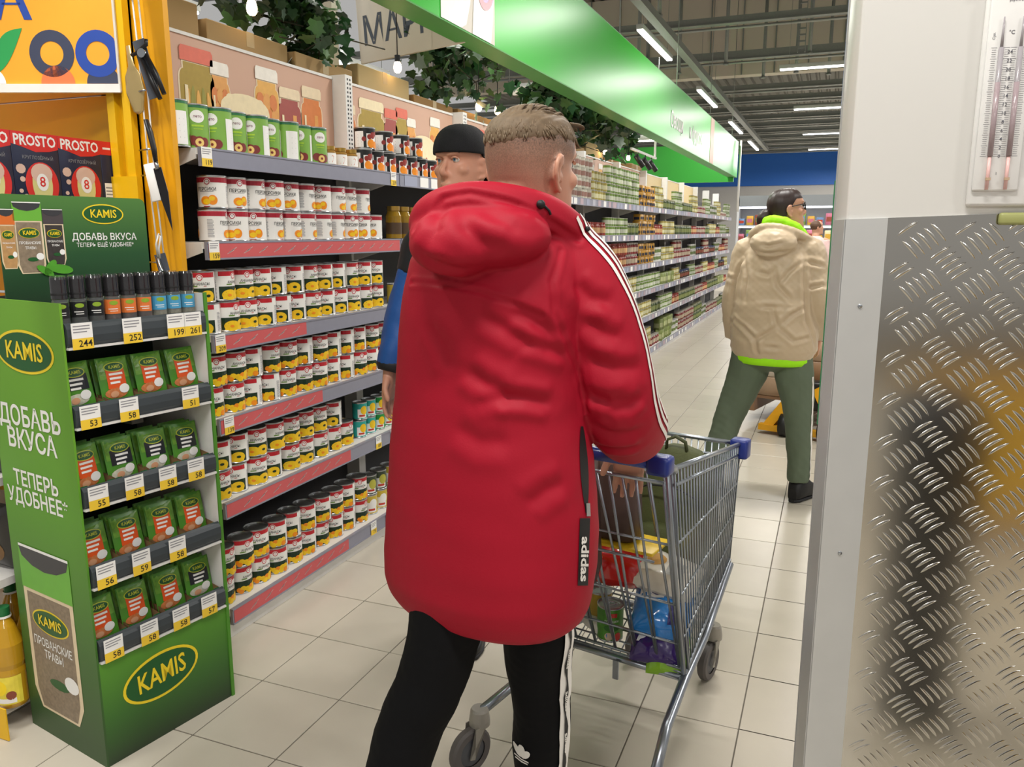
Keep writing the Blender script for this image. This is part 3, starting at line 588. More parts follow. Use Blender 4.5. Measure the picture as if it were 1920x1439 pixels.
# pillow sachets in green carton trays
def sachet(kind):
    w_, h_ = .092, .122; t = thing('spice_sachet', None, None)
    def surf(u, v, e=0.):
        a = max(0, 1-(2*u/w_)**2)**.7; q = v/h_; bz = .011*a*max(0, math.sin(PI*min(max((q-.04)/.92, 0), 1)))**.6
        return (bz+e, u, v)
    nx, ny = 10, 12
    front = R2(-w_/2, w_/2, 0, h_, nx, ny); b = MB(); b.map(front, surf, 0, 0, True)
    b.add([(-surf(u, v)[0]*.8-.0006, u, v) for u, v in front[0]], [fc[::-1] for fc in front[1]], 0, True); b.build('pouch', M('pouch_green', '4d8a2e', .28, var=.25, scale=25), t)
    b = MB()
    b.map(R2(-w_/2+.003, w_/2-.003, h_*.5, h_*.97, 6, 5), surf, 5, .0006)
    m_ = {'o': 0, 'k': 6}[kind]
    if kind == 'o': b.map(R2(-.027, .027, .033, .088, 6, 5), surf, 0, .0012)
    else: b.map(R2(-.033, .033, .045, .088, 6, 4), surf, 6, .0012)
    b.map(E2(0, .093, .030, .0135, 20, rings=3), surf, 2, .0018); b.map(E2(0, .093, .027, .0112, 20, rings=3), surf, 1, .0022); b.map(T2('KAMIS', .0135, 0, .093, .03, .9), surf, 2, .0028)
    for k in range(3): b.map(R2(-.02, .02-.006*k, .070-.012*k, .076-.012*k, 4), surf, 3, .0019)
    b.map(E2(-.005, .02, .033, .015, 16, rings=3), surf, 4, .0012); b.map(E2(.018, .03, .016, .013, 14), surf, 3, .0022); b.map(E2(-.012, .017, .012, .009, 12), surf, 7, .0026)
    b.build('pouch_print', [M('sachet_orange', 'e2571f', .35), GR_D, M('sachet_lime', 'c3cf35', .4), PAPER, M('sachet_food', 'c97a48', .45, var=.4, scale=120) if kind == 'o' else M('sachet_pale', 'c9c8b4', .45, var=.3, scale=120), M('pouch_leaf', '6a9c38', .3, var=.5, scale=60), M('sachet_black', '23262a', .35), M('sachet_salmon', 'd9a27c', .45)], t)
    return t
sk = {'o': sachet('o'), 'k': sachet('k')}; su = set()
CARTG = M('carton_green', '1f6a3c', .5); CARTB = M('carton_brown', '8a6a48', .7)
carton = thing('carton_tray', None, None); b = MB(); cw = .096
ex = [(-.5*cw, 0), (.5*cw, 0), (.5*cw, .05), (.3*cw, .05), (.18*cw, .022), (-.18*cw, .022), (-.3*cw, .05), (-.5*cw, .05)]
b.add([(.014, y, z) for y, z in ex]+[(.0125, y, z) for y, z in ex], [tuple(range(8)), tuple(range(8, 16))[::-1]]+[(i, 8+i, 8+(i+1) % 8, (i+1) % 8) for i in range(8)]); b.build('tray_front', CARTG, carton)
MB().add([(.013, -.5*cw, 0), (.013, -.5*cw, .05), (-.2, -.5*cw, .08), (-.2, -.5*cw, 0)], [(0, 1, 2, 3)]).add([(.013, .5*cw, 0), (.013, .5*cw, .05), (-.2, .5*cw, .08), (-.2, .5*cw, 0)], [(3, 2, 1, 0)]).box(-.2, .013, -.5*cw, .5*cw, 0, .0012).build('tray_wall', CARTB, carton)
cu = [0]
ROWS = [('kooo', (.05, .16, .268, .378), 1), ('okkk', (.055, .155, .26, .365), 2), ('oooo', (.05, .155, .262, .366), 3), ('oook', (.05, .155, .27, .372), 4)]
for kinds, ys, q in ROWS:
    z = SZ[q][1]+.008
    for i, (kd, y) in enumerate(zip(kinds, ys)):
        rz = SRZ+math.radians(random.uniform(-4, 4)); o = sk[kd] if kd not in su else dup(sk[kd]); su.add(kd)
        o.location = sw(-.05, y, z+.030+.008*(q == 1)); o.rotation_euler = (random.uniform(-.04, .04), -.22, rz)
        tag(o, '%s herb sachet, %s from the left on the %s shelf of the green stand' % ('orange-labelled' if kd == 'o' else 'black-labelled', ORD[i], ORD[q]), 'sachet', 'spice sachets on the green stand')
        for dx, wn in ((-.075, 'directly'), (-.10, 'farther')): 
            o2 = dup(sk[kd], sw(dx, y, z+.03)); o2.rotation_euler = (0, -.2, rz); tag(o2, 'herb sachet %s behind the %s front sachet on the %s shelf' % (wn, ORD[i], ORD[q]), 'sachet', 'spice sachets on the green stand')
        c = carton if not cu[0] else dup(carton); cu[0] = 1; c.location = sw(-.034, min(y+.004, SL-.052), z); c.rotation_euler = (0, 0, SRZ)
        tag(c, 'green carton tray under the %s sachet on the %s shelf of the stand' % (ORD[i], ORD[q]), 'carton', 'carton trays on the green stand')
# ------------------------------------------------------------------ yellow end rack
YM = M('rack_yellow', 'e0a010', .4, var=.06, scale=4); YM2 = M('rack_yellow_post', 'e6b414', .35, var=.04)
er = thing('end_rack', 'yellow metal end rack with slotted post beside the shelf run', 'shelf unit', (-2.6, 2.12, 0))
for z0, z1 in ((.05, .62), (.63, 1.27), (1.28, 1.605), (1.61, 1.95), (1.955, 2.45), (2.455, 2.95)):
    MB().box(-.7, .345, 0, .02, z0, z1).build('back_panel', YM, er)
po = MB().box(.34, .372, -.055, 0, 0, 2.95).box(.408, .44, -.055, 0, 0, 2.95).box(.34, .44, -.03, 0, 0, 2.95).build('slotted_post', YM2, er)
b = MB()
for k in range(110): b.box(.384, .396, -.0306, -.030, .1+.026*k, .114+.026*k)
b.build('post_slot', INK, po)
MB().box(.44, .575, -.022, .0, 0, 2.95).build('side_plate', YM, er)
MB().box(.33, .45, -.062, -.05, 1.28, 1.68).build('post_cover', YM2, er)
ers = []
for z, dep, m in ((.07, .66, SHELFW), (.47, .62, SHELFW), (.78, .62, SHELFW), (1.1, .3, YM), (1.575, .3, YM)):
    s = MB().box(-.7, .34, -dep, 0, z-.025, z).build('shelf', m, er); MB().box(-.7, .34, -dep-.012, -dep, z-.05, z+.004).build('price_rail', SHELFW if m is SHELFW else YM2, s)
# promotional banner hanging before the rack
bn = thing('promotion_banner', 'orange banner with blue rings and a green leaf hanging on the yellow rack', 'banner', (-2.37, 1.99, 1.955), math.radians(21.8))
BO = M('banner_orange', 'f0a531', .45, var=.03)
BW, BH = .72, .62
pb = MB().box(-BW+.19, .19, 0, .004, 0, BH).build('banner_sheet', BO, bn); f = plane((0, 0, 0), (1, 0, 0), (0, 0, 1))
MB().box(-BW+.19, .195, -.008, .010, -.012, .014).build('bottom_rail', WHITE, bn); MB().box(.19, .197, -.006, .008, -.01, BH).build('edge_rail', M('banner_edge', 'cfc9c0', .4), bn)
b = MB()
cap = lambda cx, cy, r: ([(cx+r*math.cos(a), cy+r*math.sin(a)) for a in np.linspace(0, PI, 20)], [tuple(range(20))])
b.map(T2('ТА', .18, -.19, .268, .05), f, 0, .001)
b.map(P2(*[(-.215+.11*t, .04+.145*t-.03*math.sin(PI*t)+.0*t) for t in np.linspace(0, 1, 10)]+[(-.105-.11*t-.02*math.sin(PI*t), .185-.145*t+.04*math.sin(PI*t)) for t in np.linspace(0.02, .98, 10)]), f, 1, .001)
b.map(E2(-.018, .108, .072, .072, 36, .52), f, 2, .001)
ring = E2(.13, .108, .072, .072, 36, .52); b.map(([(min(x, .188), y) for x, y in ring[0]], ring[1]), f, 0, .0014)
b.map(cap(-.006, .016, .055), f, 3, .001); cc = cap(.142, .016, .055); b.map(([(min(x, .188), y) for x, y in cc[0]], cc[1]), f, 2, .0012); b.map(cap(-.225, .016, .05), f, 4, .001)
b.build('banner_print', [M('print_blue', '2b4aa0', .45), M('print_leaf_green', '2f9a52', .45), M('print_slate', '3d4258', .45), M('print_coral', 'ee7a4a', .45), PAPER], pb)
# boxes of rice on the rack
NAVY = M('box_navy', '20263f', .42, var=.3, scale=30); REDB = M('box_red', 'd62f2c', .42, var=.05)
def rice_box(label, loc, rz, spine=False):
    w_, d_, h_ = (.155, .05, .215); t = thing('rice_box', label, 'box', loc, rz, 'rice boxes on the yellow rack')
    MB().rbox(-d_, 0, -w_/2, w_/2, 0, h_, .002).build('carton', NAVY, t); b = MB(); f = plane((0, 0, 0), (0, 1, 0), (0, 0, 1))
    b.map(P2((-w_/2, h_), (-w_/2, h_*.83), (-w_*.3, h_*.80), (0, h_*.74), (w_*.3, h_*.76), (w_/2, h_*.80), (w_/2, h_)), f, 0, .0005); b.map(T2('PROSTO', .043, 0, h_*.885, .055, .86), f, 1, .001)
    b.map(T2('КРУГЛОЗЁРНЫЙ', .014, .005, h_*.66, .01, .9), f, 4, .001)
    b.map(E2(.012, h_*.3, .056, .066, 26), f, 0, .001); b.map(E2(.012, h_*.3, .034, .06, 22), f, 2, .0014); b.map(E2(.012, h_*.45, .036, .03, 18), f, 3, .0018); b.map(E2(.012, h_*.33, .02, .026, 18), f, 1, .0022); b.map(T2('8', .042, .012, h_*.33, .02), f, 0, .0026)
    for x, z, r in ((-.055, .5, .016), (-.052, .36, .009), (-.045, .12, .010), (.06, .1, .009), (-.06, .2, .007)): b.map(E2(x, h_*z, r, r*.9, 10), f, 3, .001)
    b.build('front_print', [REDB, PAPER, M('rice_cream', 'd8d08a', .45), M('print_blush', 'd9b8a8', .45), INKG], t)
    for yy, sg in ((-w_/2, -1), (w_/2, 1)):
        b = MB()
        f = plane((-d_/2, yy, 0), (sg*-1., 0, 0), (0, 0, 1)); f = (lambda yy=yy, sg=sg: (lambda u, v, e=0.: (-d_/2+u, yy+sg*e, v)))()
        b.map(R2(-d_/2, d_/2, h_*.8, h_), f, 0, .0006); b.map(R2(-d_*.36, d_*.36, h_*.06, h_*.38), f, 1, .0006); b.map(R2(-d_*.3, d_*.3, h_*.88, h_*.91), f, 1, .001)
        for k in range(5): b.map(R2(-d_*.3, d_*.3, h_*(.1+.05*k), h_*(.12+.05*k)), f, 2, .001)
        b.build('side_print', [REDB, PAPER, INKG], t)
    return t
BX = -2.262
rice_box('navy and red rice box, leftmost on the yellow rack, partly out of view', (BX, 1.633, 1.5765), 0)
rice_box('navy and red rice box behind the green header, left of the two full fronts', (BX, 1.789, 1.5765), 0)
rice_box('navy and red rice box behind the green header, right of the two full fronts', (BX, 1.945, 1.5765), 0)
rice_box('navy and red rice box turned spine-out, left of two', (BX-.078, 2.073, 1.5765), PI/2)
rice_box('navy and red rice box turned spine-out, right of two by the post', (BX-.078, 2.117, 1.5765-.0), PI/2).scale = (.82, 1, .97)
# ------------------------------------------------------------------ overhead: fascia sign, luminaires, steelwork, garland
GFACE = M('fascia_green_gloss', '1fa81c', .3, var=.03, scale=2, spec=.2); GDARK = M('fascia_green_matt', '3f8f3c', .5, var=.04)
fs = thing('overhead_sign', 'long glossy green fascia sign hanging above the left shelf run', 'sign', (-2.0, 0, 0))
MB().box(-.012, 0, -1.5, 17.5, 2.6, 3.3).build('front_face', GFACE, fs); MB().box(-.16, -.0, -1.5, 17.5, 2.592, 2.6).build('underside', GDARK, fs); MB().box(-.16, -.148, -1.5, 17.5, 2.6, 3.3).build('rear_face', GDARK, fs); MB().box(-.16, 0, -1.5, 17.5, 3.3, 3.308).build('top_edge', GDARK, fs)
b = MB(); f = plane((.0, 0, 0), (0, 1, 0), (0, 0, 1))
_f = f; f = lambda u, v, e=0.: _f(min(max(u, 4.0), 4.72), min(max(v, 2.602), 3.298), e)
b.map(R2(4.0, 4.72, 2.6, 3.3), f, 0, .002); b.map(E2(4.18, 2.82, .2, .42, 20, rot=-.35), f, 1, .003); b.map(E2(4.55, 2.75, .14, .5, 20, rot=-.15), f, 1, .004); b.map(E2(4.60, 2.98, .13, .20, 16), f, 2, .005); b.map(E2(4.58, 2.86, .11, .09, 18, .55, rot=.5), f, 3, .006)
b.build('food_picture', [M('print_soft_green', 'b9b3a6', .4), M('print_cream_leaf', 'e9e6dc', .4), M('print_lilac', 'b9a7c9', .4), M('print_pink', 'c99aa2', .4)], fs); f = _f
for tx_, yy in (('Овощи', 10.7), ('и фрукты', 12.2)): MB().map(T2(tx_, .26, yy, 2.86, .05), f, 0, .004).build('sign_lettering', PAPER, fs)
MB().box(-2.6, -.05, 17.3, 17.4, 2.5, 3.25).build('return_panel', M('fascia_green_return', '2f9a2f', .45), fs)
b = MB().box(-.002, .003, 13.6, 14.0, 2.6, 3.3); b.build('picture_strip', M('print_brown_strip', '9c6b4a', .4), fs)
for y in (2.0, 5.0, 8.0, 11.0, 14.0, 17.0): MB().cyl((-.08, y, 3.3), (-.08, y, 6.2 if y < 17.2 else 4.9), .006, 6).build('hanger_rod', BEAM, fs)
MB().cyl((.08, 17.2, 1.9), (.08, 17.2, 3.3), .022, 10).build('support_post', WHITE, fs)
# luminaires
LEDM = M('led_diffuser', 'ffffff', .4, var=0, emit=9.)
HOUS = M('luminaire_housing', 'c9c9c6', .4)
def luminaire(name, label, p0, p1, grp, w_=.09):
    p0, p1 = V(*p0), V(*p1); L_ = np.linalg.norm(p1-p0); t = thing(name, label, 'ceiling light', tuple((p0+p1)/2), math.atan2(p1[1]-p0[1], p1[0]-p0[0]), grp)
    MB().rbox(-L_/2, L_/2, -w_/2, w_/2, .0, .06, .006).build('housing', HOUS, t); MB().rbox(-L_/2+.01, L_/2-.01, -w_*.42, w_*.42, -.02, .002, .008).build('diffuser', LEDM, t)
    for s in (-1, 1): MB().cyl((s*L_*.4, 0, .06), (s*L_*.4, 0, 1.0), .003, 6).build('hanger_wire', BEAM, t)
    return t
for i, (a, b_) in enumerate(((10.1, 12.0), (14.6, 16.7), (19.0, 21.3), (23.2, 25.7))): luminaire('linear_luminaire', 'long white ceiling light in the row beside the green sign, %s from the viewer' % ORD[i], (-2.38, a, 3.9), (-2.38, b_, 3.9), 'luminaires beside the green sign')
for i, y in enumerate((13.3, 17.6, 22.1, 26.2)): luminaire('linear_luminaire', 'white ceiling light lying across the aisle at the upper right, %s from the viewer' % ORD[i], (-.98, y, 3.9), (.35, y, 3.9), 'luminaires across the aisle')
luminaire('linear_luminaire', 'ceiling light behind the shelf tops beside the yellow rack', (-4.25, 3.3, 3.0), (-4.25, 4.72, 3.0), 'luminaires beyond the shelf run', .07)
luminaire('linear_luminaire', 'ceiling light behind the hanging market board', (-4.25, 6.3, 3.0), (-4.25, 7.3, 3.0), 'luminaires beyond the shelf run', .07)
luminaire('linear_luminaire', 'ceiling light above the head of the man in red', (-3.43, 8.42, 3.0), (-3.08, 8.42, 3.0), 'luminaires beyond the shelf run', .06)
luminaire('linear_luminaire', 'white ceiling light under the fascia beside the small spotlights', (-2.55, 10.6, 2.66), (-2.2, 10.6, 2.66), 'luminaires beyond the shelf run', .05)
ct = thing('cable_tray', 'long perforated cable tray running beside the row of ceiling lights', 'cable tray', (-2.22, 0, 3.98))
MB().box(-.05, .05, 2, 27, 0, .01).build('tray_floor', BEAM, ct); MB().box(-.055, -.05, 2, 27, 0, .09).build('tray_side', BEAM, ct); MB().box(.05, .055, 2, 27, 0, .09).build('tray_side', BEAM, ct)
# cross beams, pipes
bi = 0
for y, z, h_ in [(9.5, 4.75, .12), (13.3, 4.62, .10), (15.9, 4.6, .14)]+[(18.2+1.55*k, 4.42, .1) for k in range(10)]:
    t = thing('roof_beam', 'grey steel beam crossing the hall under the roof, %s from the viewer' % ORD[bi], 'beam', (0, y, z), group='steel beams under the roof'); bi += 1
    MB().box(-8.9, 5.9, -.03, .03, 0, h_).build('beam_web', BEAM, t); MB().box(-8.9, 5.9, -.07, .07, -.012, 0).build('bottom_flange', BEAM, t); MB().cyl((-8.9, .16, -.03), (5.9, .16, -.03), .022, 8).build('conduit', M('conduit_pale', '9a9c98', .4, .5), t)
b = 0
for x, y in ((-4.0, 12.5), (-3.3, 14), (-2.9, 15.5), (-2.0, 15), (-1.5, 16.5), (-3.6, 16), (-.9, 16.2), (-2.55, 12), (-.62, 14.6), (-.35, 16.6)):
    tag(MB().cyl((x, y, 4.35 if y > 13 else 4.5), (x, y, 6.2), .03, 8).cyl((x, y, 4.34 if y > 13 else 4.49), (x, y, 4.37 if y > 13 else 4.52), .045, 8).build('drop_pipe', BEAM), 'thin vertical drop pipe under the roof, %s from the left' % ORD[sorted((-4.0, -3.3, -2.9, -2.0, -1.5, -3.6, -.9, -2.55, -.62, -.35)).index(x)], 'pipe', 'vertical pipes under the roof')
ld = thing('cable_ladder', 'vertical perforated steel strut hanging from the roof at the upper right', 'strut', (-.75, 14.2, 4.3)); MB().box(-.04, -.03, -.03, .03, 0, 1.9).build('rail', BEAM, ld); MB().box(.07, .08, -.03, .03, 0, 1.9).build('rail', BEAM, ld)
for k in range(20): MB().box(-.03, .07, -.01, .01, .06+.095*k, .085+.095*k).build('rung', BEAM, ld)
for i, (x, y) in enumerate(((-1.55, 13.0), (-.45, 12.6))):
    tag(MB().tube([(x+.22, y, 5.45), (x+.22, y, 5.1)]+[(x+.08+.14*math.cos(a), y, 5.05-.1*math.sin(a)) for a in np.linspace(.2, PI*.8, 7)], .018, 8).build('pipe_hook', BEAM), 'dark J-shaped pipe hook under the roof, %s' % ('left one', 'right one by the pillar')[i], 'hook', 'pipe hooks under the roof')
# overstock deck and cardboard boxes above the shelves
od = tag(MB().box(-2.78, -2.36, 2.2, 14.0, 2.02, 2.04).build('overstock_deck', SHELFW), 'white board on top of the shelf run carrying cardboard boxes', 'shelf')
CB = [M('cardboard_tan', 'a98a5c', .75, var=.08, scale=6), M('cardboard_pale', 'c2a878', .75, var=.06, scale=6), M('cardboard_brown', '94703f', .75, var=.08, scale=6)]
TAPE = M('packing_tape', 'b39a6a', .3)
for i, (y0, y1, zt, m) in enumerate(((2.22, 2.66, 2.355, 0), (2.70, 3.22, 2.315, 0), (3.26, 3.76, 2.30, 0), (3.80, 4.36, 2.345, 1), (4.4, 4.95, 2.28, 2), (5.0, 5.6, 2.28, 2), (5.7, 6.3, 2.3, 2), (6.4, 7.0, 2.28, 2), (7.3, 7.9, 2.29, 0), (8.0, 8.6, 2.37, 1), (8.7, 9.3, 2.27, 2), (9.9, 10.5, 2.3, 0))):
    t = thing('cardboard_box', 'brown cardboard box on top of the shelf run, %s from the yellow rack' % ORD[i], 'box', (-2.57, (y0+y1)/2, 2.04), random.uniform(-.03, .03), 'cardboard boxes above the shelves')
    w_ = (y1-y0)/2; h_ = zt-2.04+.02
    MB().rbox(-.18, .18, -w_, w_, 0, h_, .004, seg=1, smooth=False).build('carton', CB[m], t); MB().box(-.181, .181, -.025, .025, h_-.06, h_+.001).build('tape', TAPE, t)
# hanging bulbs on cords
BULB = M('bulb_warm', 'ffd9a0', .3, var=0, emit=22.)
for i, (y, z) in enumerate(((2.91, 2.42), (4.12, 2.40), (5.22, 2.34), (5.55, 2.36), (8.47, 2.33), (9.5, 2.35))):
    t = thing('hanging_bulb', 'glowing round bulb on a cord above the shelves, %s from the yellow rack' % ORD[i], 'light bulb', (-2.33, y, z), group='glowing bulbs above the shelves')
    MB().lathe([(0, -.035), (.012, -.032), (.02, -.022), (.023, -.004), (.019, .014), (.014, .026), (.0, .028)], 14).build('bulb', BULB, t); MB().lathe([(.015, .02), (.016, .06), (0, .062)], 10).build('socket', BLACK, t); MB().cyl((0, 0, .06), (0, 0, 1.2), .003, 6).build('cord', BLACK, t)
# market board on a pole
mk = thing('market_board', 'white wooden hanging board lettered in dark blue among the garlands', 'sign', (-2.5, 4.55, 2.56), math.radians(-6)); mk.rotation_euler[1] = math.radians(-4)
bd = MB().rbox(-.36, .40, 0, .02, 0, .42, .004).build('board', M('board_pale_wood', 'c4bcae', .6, var=.08, scale=5), mk); b = MB(); b.map(T2('МАРКЕТ', .235, .06, .175, .03, .8), plane((0, 0, 0), (1, 0, 0), (0, 0, 1)), 0, .001); b.build('lettering', M('letter_slate', '39424f', .5), bd)
MB().box(-.30, -.27, .005, .015, .42, .9).build('strap', BEAM, mk); MB().box(.30, .33, .005, .015, .42, .9).build('strap', BEAM, mk)
tag(MB().box(-2.86, -2.8, 4.2, 4.26, 2.05, 3.4).build('wood_post', MATS['board_pale_wood']), 'pale wooden post beside the hanging market board', 'post')
tag(MB().box(-2.62, -2.55, 7.2, 7.27, 2.05, 3.4).build('wood_post', MATS['board_pale_wood']), 'pale wooden post behind the far garland', 'post')
tag(MB().box(-2.9, -2.2, 7.275, 7.32, 2.75, 2.82).build('wood_rail', MATS['board_pale_wood']), 'pale wooden cross rail behind the far garland', 'rail')
# ivy garlands
IVY = [M('ivy_leaf_dark', '2a4a2c', .45, var=.35, scale=12), M('ivy_leaf_mid', '4a6e3a', .45, var=.3, scale=12), M('ivy_leaf_grey', '62705f', .5, var=.3, scale=12)]
leafp = [(0, 0), (.35, -.1), (.5, .12), (.38, .3), (.62, .48), (.32, .55), (.16, .74), (0, 1), (-.16, .74), (-.32, .55), (-.62, .48), (-.38, .3), (-.5, .12), (-.35, -.1)]
def garland(label, spine, n, spread, size):
    t = thing('ivy_garland', label, 'garland', spine[0], group='ivy garlands above the shelves'); o = V(*spine[0])
    st_ = MB(); b = MB(); sp_ = [V(*p)-o for p in spine]
    st_.tube(sp_, .012, 6); strands = []
    for k in range(max(6, n//60)):
        q = random.uniform(0, len(sp_)-1.001); a = int(q); p = sp_[a]+(sp_[a+1]-sp_[a])*(q-a); L_ = random.uniform(.15, spread)
        pts = [p+V(random.gauss(0, .04), random.gauss(0, .06), 0)*j-V(0, 0, L_*j/4) for j in range(5)]; st_.tube(pts, .004, 5); strands.append(pts)
    st_.build('stem', M('ivy_stem', '3a3524', .7), t)
    for k in range(n):
        if random.random() < .7: pts = random.choice(strands); q = random.uniform(0, 3.99); a = int(q); p = pts[a]+(pts[a+1]-pts[a])*(q-a)
        else: q = random.uniform(0, len(sp_)-1.001); a = int(q); p = sp_[a]+(sp_[a+1]-sp_[a])*(q-a)
        p = p+V(*[random.gauss(0, .05) for _ in range(3)]); s = size*random.uniform(.6, 1.3)
        R_ = np.array(Matrix.Rotation(random.uniform(0, 2*PI), 3, 'Z') @ Matrix.Rotation(random.gauss(-2.2, .6), 3, 'X') @ Matrix.Rotation(random.gauss(0, .5), 3, 'Y'))
        b.add([p+R_@V(x*s, y*s, .12*s*abs(x)) for x, y in leafp], [tuple(range(14))], random.choice((0, 0, 1, 1, 2)))
    l = b.build('ivy_leaves', IVY, t); l['kind'] = 'stuff'
garland('dense ivy garland hanging above the tall green tins', [(-2.5, 2.75, 2.78), (-2.5, 3.1, 2.66), (-2.5, 3.45, 2.62), (-2.5, 3.7, 2.55)], 520, .42, .075)
garland('ivy garland hanging below the market board', [(-2.5, 4.62, 2.72), (-2.5, 4.9, 2.75), (-2.48, 5.2, 2.85), (-2.46, 5.55, 2.9)], 520, .5, .075)
garland('dark ivy garland hanging behind the head of the man in red', [(-2.45, 6.6, 2.95), (-2.45, 7.6, 2.8), (-2.45, 8.6, 2.85), (-2.45, 9.9, 2.9)], 900, .62, .11)
garland('high ivy garland behind the end of the green sign soffit', [(-2.45, 5.0, 3.0), (-2.45, 5.4, 2.95), (-2.45, 5.9, 3.0)], 260, .5, .08)
# track with three black spotlights
tk = thing('spotlight_track', 'white ceiling track with three small black spotlights under the green fascia', 'spotlights', (-2.25, 9.3, 2.42))
MB().box(-.012, .012, 0, 1.35, 0, .025).build('track', WHITE, tk); MB().box(-.012, .012, 1.28, 1.31, .02, .26).build('drop', WHITE, tk)
for y in (.35, .75, 1.1):
    MB().cyl((0, y, 0), (0, y, -.05), .006, 6).cyl((-.02, y-.03, -.04), (.05, y+.05, -.16), .03, 12).build('spot_head', BLACK, tk)
# ------------------------------------------------------------------ shopping cart
WIRE = M('cart_zinc_wire', '9aa0a8', .3, .95, var=.05); NVY = M('cart_navy_plastic', '1f2f7a', .35); WHEEL = M('wheel_grey_rubber', '5d5856', .6); HUB = M('wheel_hub_plastic', '4f5054', .45); FORK = M('caster_fork', '9c978e', .4, .3)
CX, CY, CRZ = -.59, 1.78, math.radians(-11)
def cw_(x, y, z):
    c, s = math.cos(CRZ), math.sin(CRZ); return (CX+x*c-y*s, CY+x*s+y*c, z)
ca = thing('shopping_cart', 'wire shopping cart with blue handle pushed by the man in red', 'shopping cart', (CX, CY, 0), CRZ)
BR, FR_ = (.205, .385, .262), (.19, .80, .455)      # basket floor corners (x mirrored)
TR, TF = (.238, .15, .935), (.205, .80, .845)       # basket rim corners
def lerp(a, b, t): return tuple(V(*a)+(V(*b)-V(*a))*t)
mx = lambda p: (-p[0], p[1], p[2])
fl_ = MB()
for k in range(15): t = k/14; fl_.tube([lerp(mx(BR), BR, t), lerp(mx(FR_), FR_, t)], .0022, 6)
for k in range(12): t = k/11; fl_.tube([lerp(mx(BR), mx(FR_), t), lerp(BR, FR_, t)], .0028, 6)
fl_.build('basket_floor', WIRE, ca)
for sg in (1, -1):
    g_ = (lambda p: p) if sg > 0 else mx
    b = MB(); b.tube([g_(TR), g_(TF)], .007, 8); b.tube([lerp(g_(TR), g_(BR), .07), lerp(g_(TF), g_(FR_), .09)], .005, 8); b.tube([g_(BR), g_(FR_)], .006, 8)
    for t in (.33, .58, .8): b.tube([lerp(g_(TR), g_(BR), t), lerp(g_(TF), g_(FR_), t)], .0035, 6)
    for k in range(26): t = k/25; b.tube([lerp(g_(TR), g_(TF), t), lerp(g_(BR), g_(FR_), t)], .0026, 6)
    b.build('basket_side', WIRE, ca)
b = MB(); b.tube([mx(TF), TF], .007, 8); b.tube([lerp(mx(TF), mx(FR_), .12), lerp(TF, FR_, .12)], .005, 8); b.tube([mx(FR_), FR_], .006, 8)
for t in (.4, .7): b.tube([lerp(mx(TF), mx(FR_), t), lerp(TF, FR_, t)], .0035, 6)
for k in range(19): t = k/18; b.tube([lerp(mx(TF), TF, t), lerp(mx(FR_), FR_, t)], .0026, 6)
b.build('basket_front', WIRE, ca)
# hinged rear gate with slanted wires
b = MB(); TG = (.22, .13, .90); BG = (.2, .385, .275)
b.tube([mx(TG), TG], .005, 8); b.tube([mx(BG), BG], .005, 8); b.tube([lerp(mx(TG), mx(BG), .3), lerp(TG, BG, .3)], .0035, 6); b.tube([lerp(mx(TG), mx(BG), .62), lerp(TG, BG, .62)], .004, 6)
b.tube([lerp(mx(TG), mx(BG), .85), lerp(TG, BG, .85)], .004, 6)
for k in range(13): t = k/12; b.tube([lerp(mx(TG), TG, t), lerp(mx(BG), BG, min(1, max(0, t+(.05 if k % 2 else -.03))))], .0036, 6)
b.build('rear_gate', WIRE, ca)
b = MB(); S0, S1 = (.17, .21, .655), (.17, .37, .65)      # child seat frame
b.tube([mx(S0), S0], .004, 6); b.tube([mx(S1), S1], .004, 6)
for k in range(7): t = k/6; b.tube([lerp(mx(S1), S1, t), (lerp(-.15, .15, t) if False else -.15+.3*t, .30, .87)], .003, 6)
b.tube([(-.16, .30, .87), (.16, .30, .87)], .004, 6); b.tube([(.0, .30, .87), (.0, .30, .93), (.07, .27, .955), (.15, .24, .95), (.165, .22, .9)], .005, 8)
b.build('child_seat_frame', WIRE, ca)
MB().rbox(-.155, .155, .235, .36, .655, .664, .003).build('seat_flap', M('seat_yellow_plastic', 'e6c02a', .4), ca)
h_ = MB().tube([(-.235, .04, .975), (.235, .04, .975)], .0165, 16).build('handle', M('handle_navy_translucent', '2a3a80', .25, var=.1), ca)
for sg in (1, -1):
    MB().rbox(sg*.245-.028, sg*.245+.028, .018, .068, .948, .995, .010).build('handle_cap', NVY, ca)
    MB().rbox(sg*.205-.028, sg*.205+.028, .775, .825, .80, .862, .008).build('corner_cap', NVY, ca)
    MB().tube([(sg*.24, .06, .965), (sg*.245, .12, .945), (sg*.238, .15, .93)], .011, 8).tube([(sg*.235, .11, .94), (sg*.205, .37, .27)], .0065, 8).tube([(sg*.222, .17, .925), (sg*.208, .40, .27)], .005, 8).build('upright_tube', WIRE, ca)
    MB().tube([(sg*.19, .80, .44), (sg*.2, .55, .30), (sg*.205, .38, .245), (sg*.225, .2, .205), (sg*.262, .03, .17)], .0145, 12).build('chassis_rail', WIRE, ca)
    MB().tube([(sg*.2, .46, .27), (sg*.15, .7, .26), (sg*.13, .83, .2)], .012, 10).build('front_strut', WIRE, ca)
MB().tube([(-.205, .385, .246), (.205, .385, .246)], .011, 10).build('cross_rail', WIRE, ca); MB().tube([(-.15, .7, .26), (.15, .7, .26)], .009, 8).build('cross_rail', WIRE, ca)
MB().box(-.01, .008, .36, .366, .19, .25).build('hook_tab', WIRE, ca)
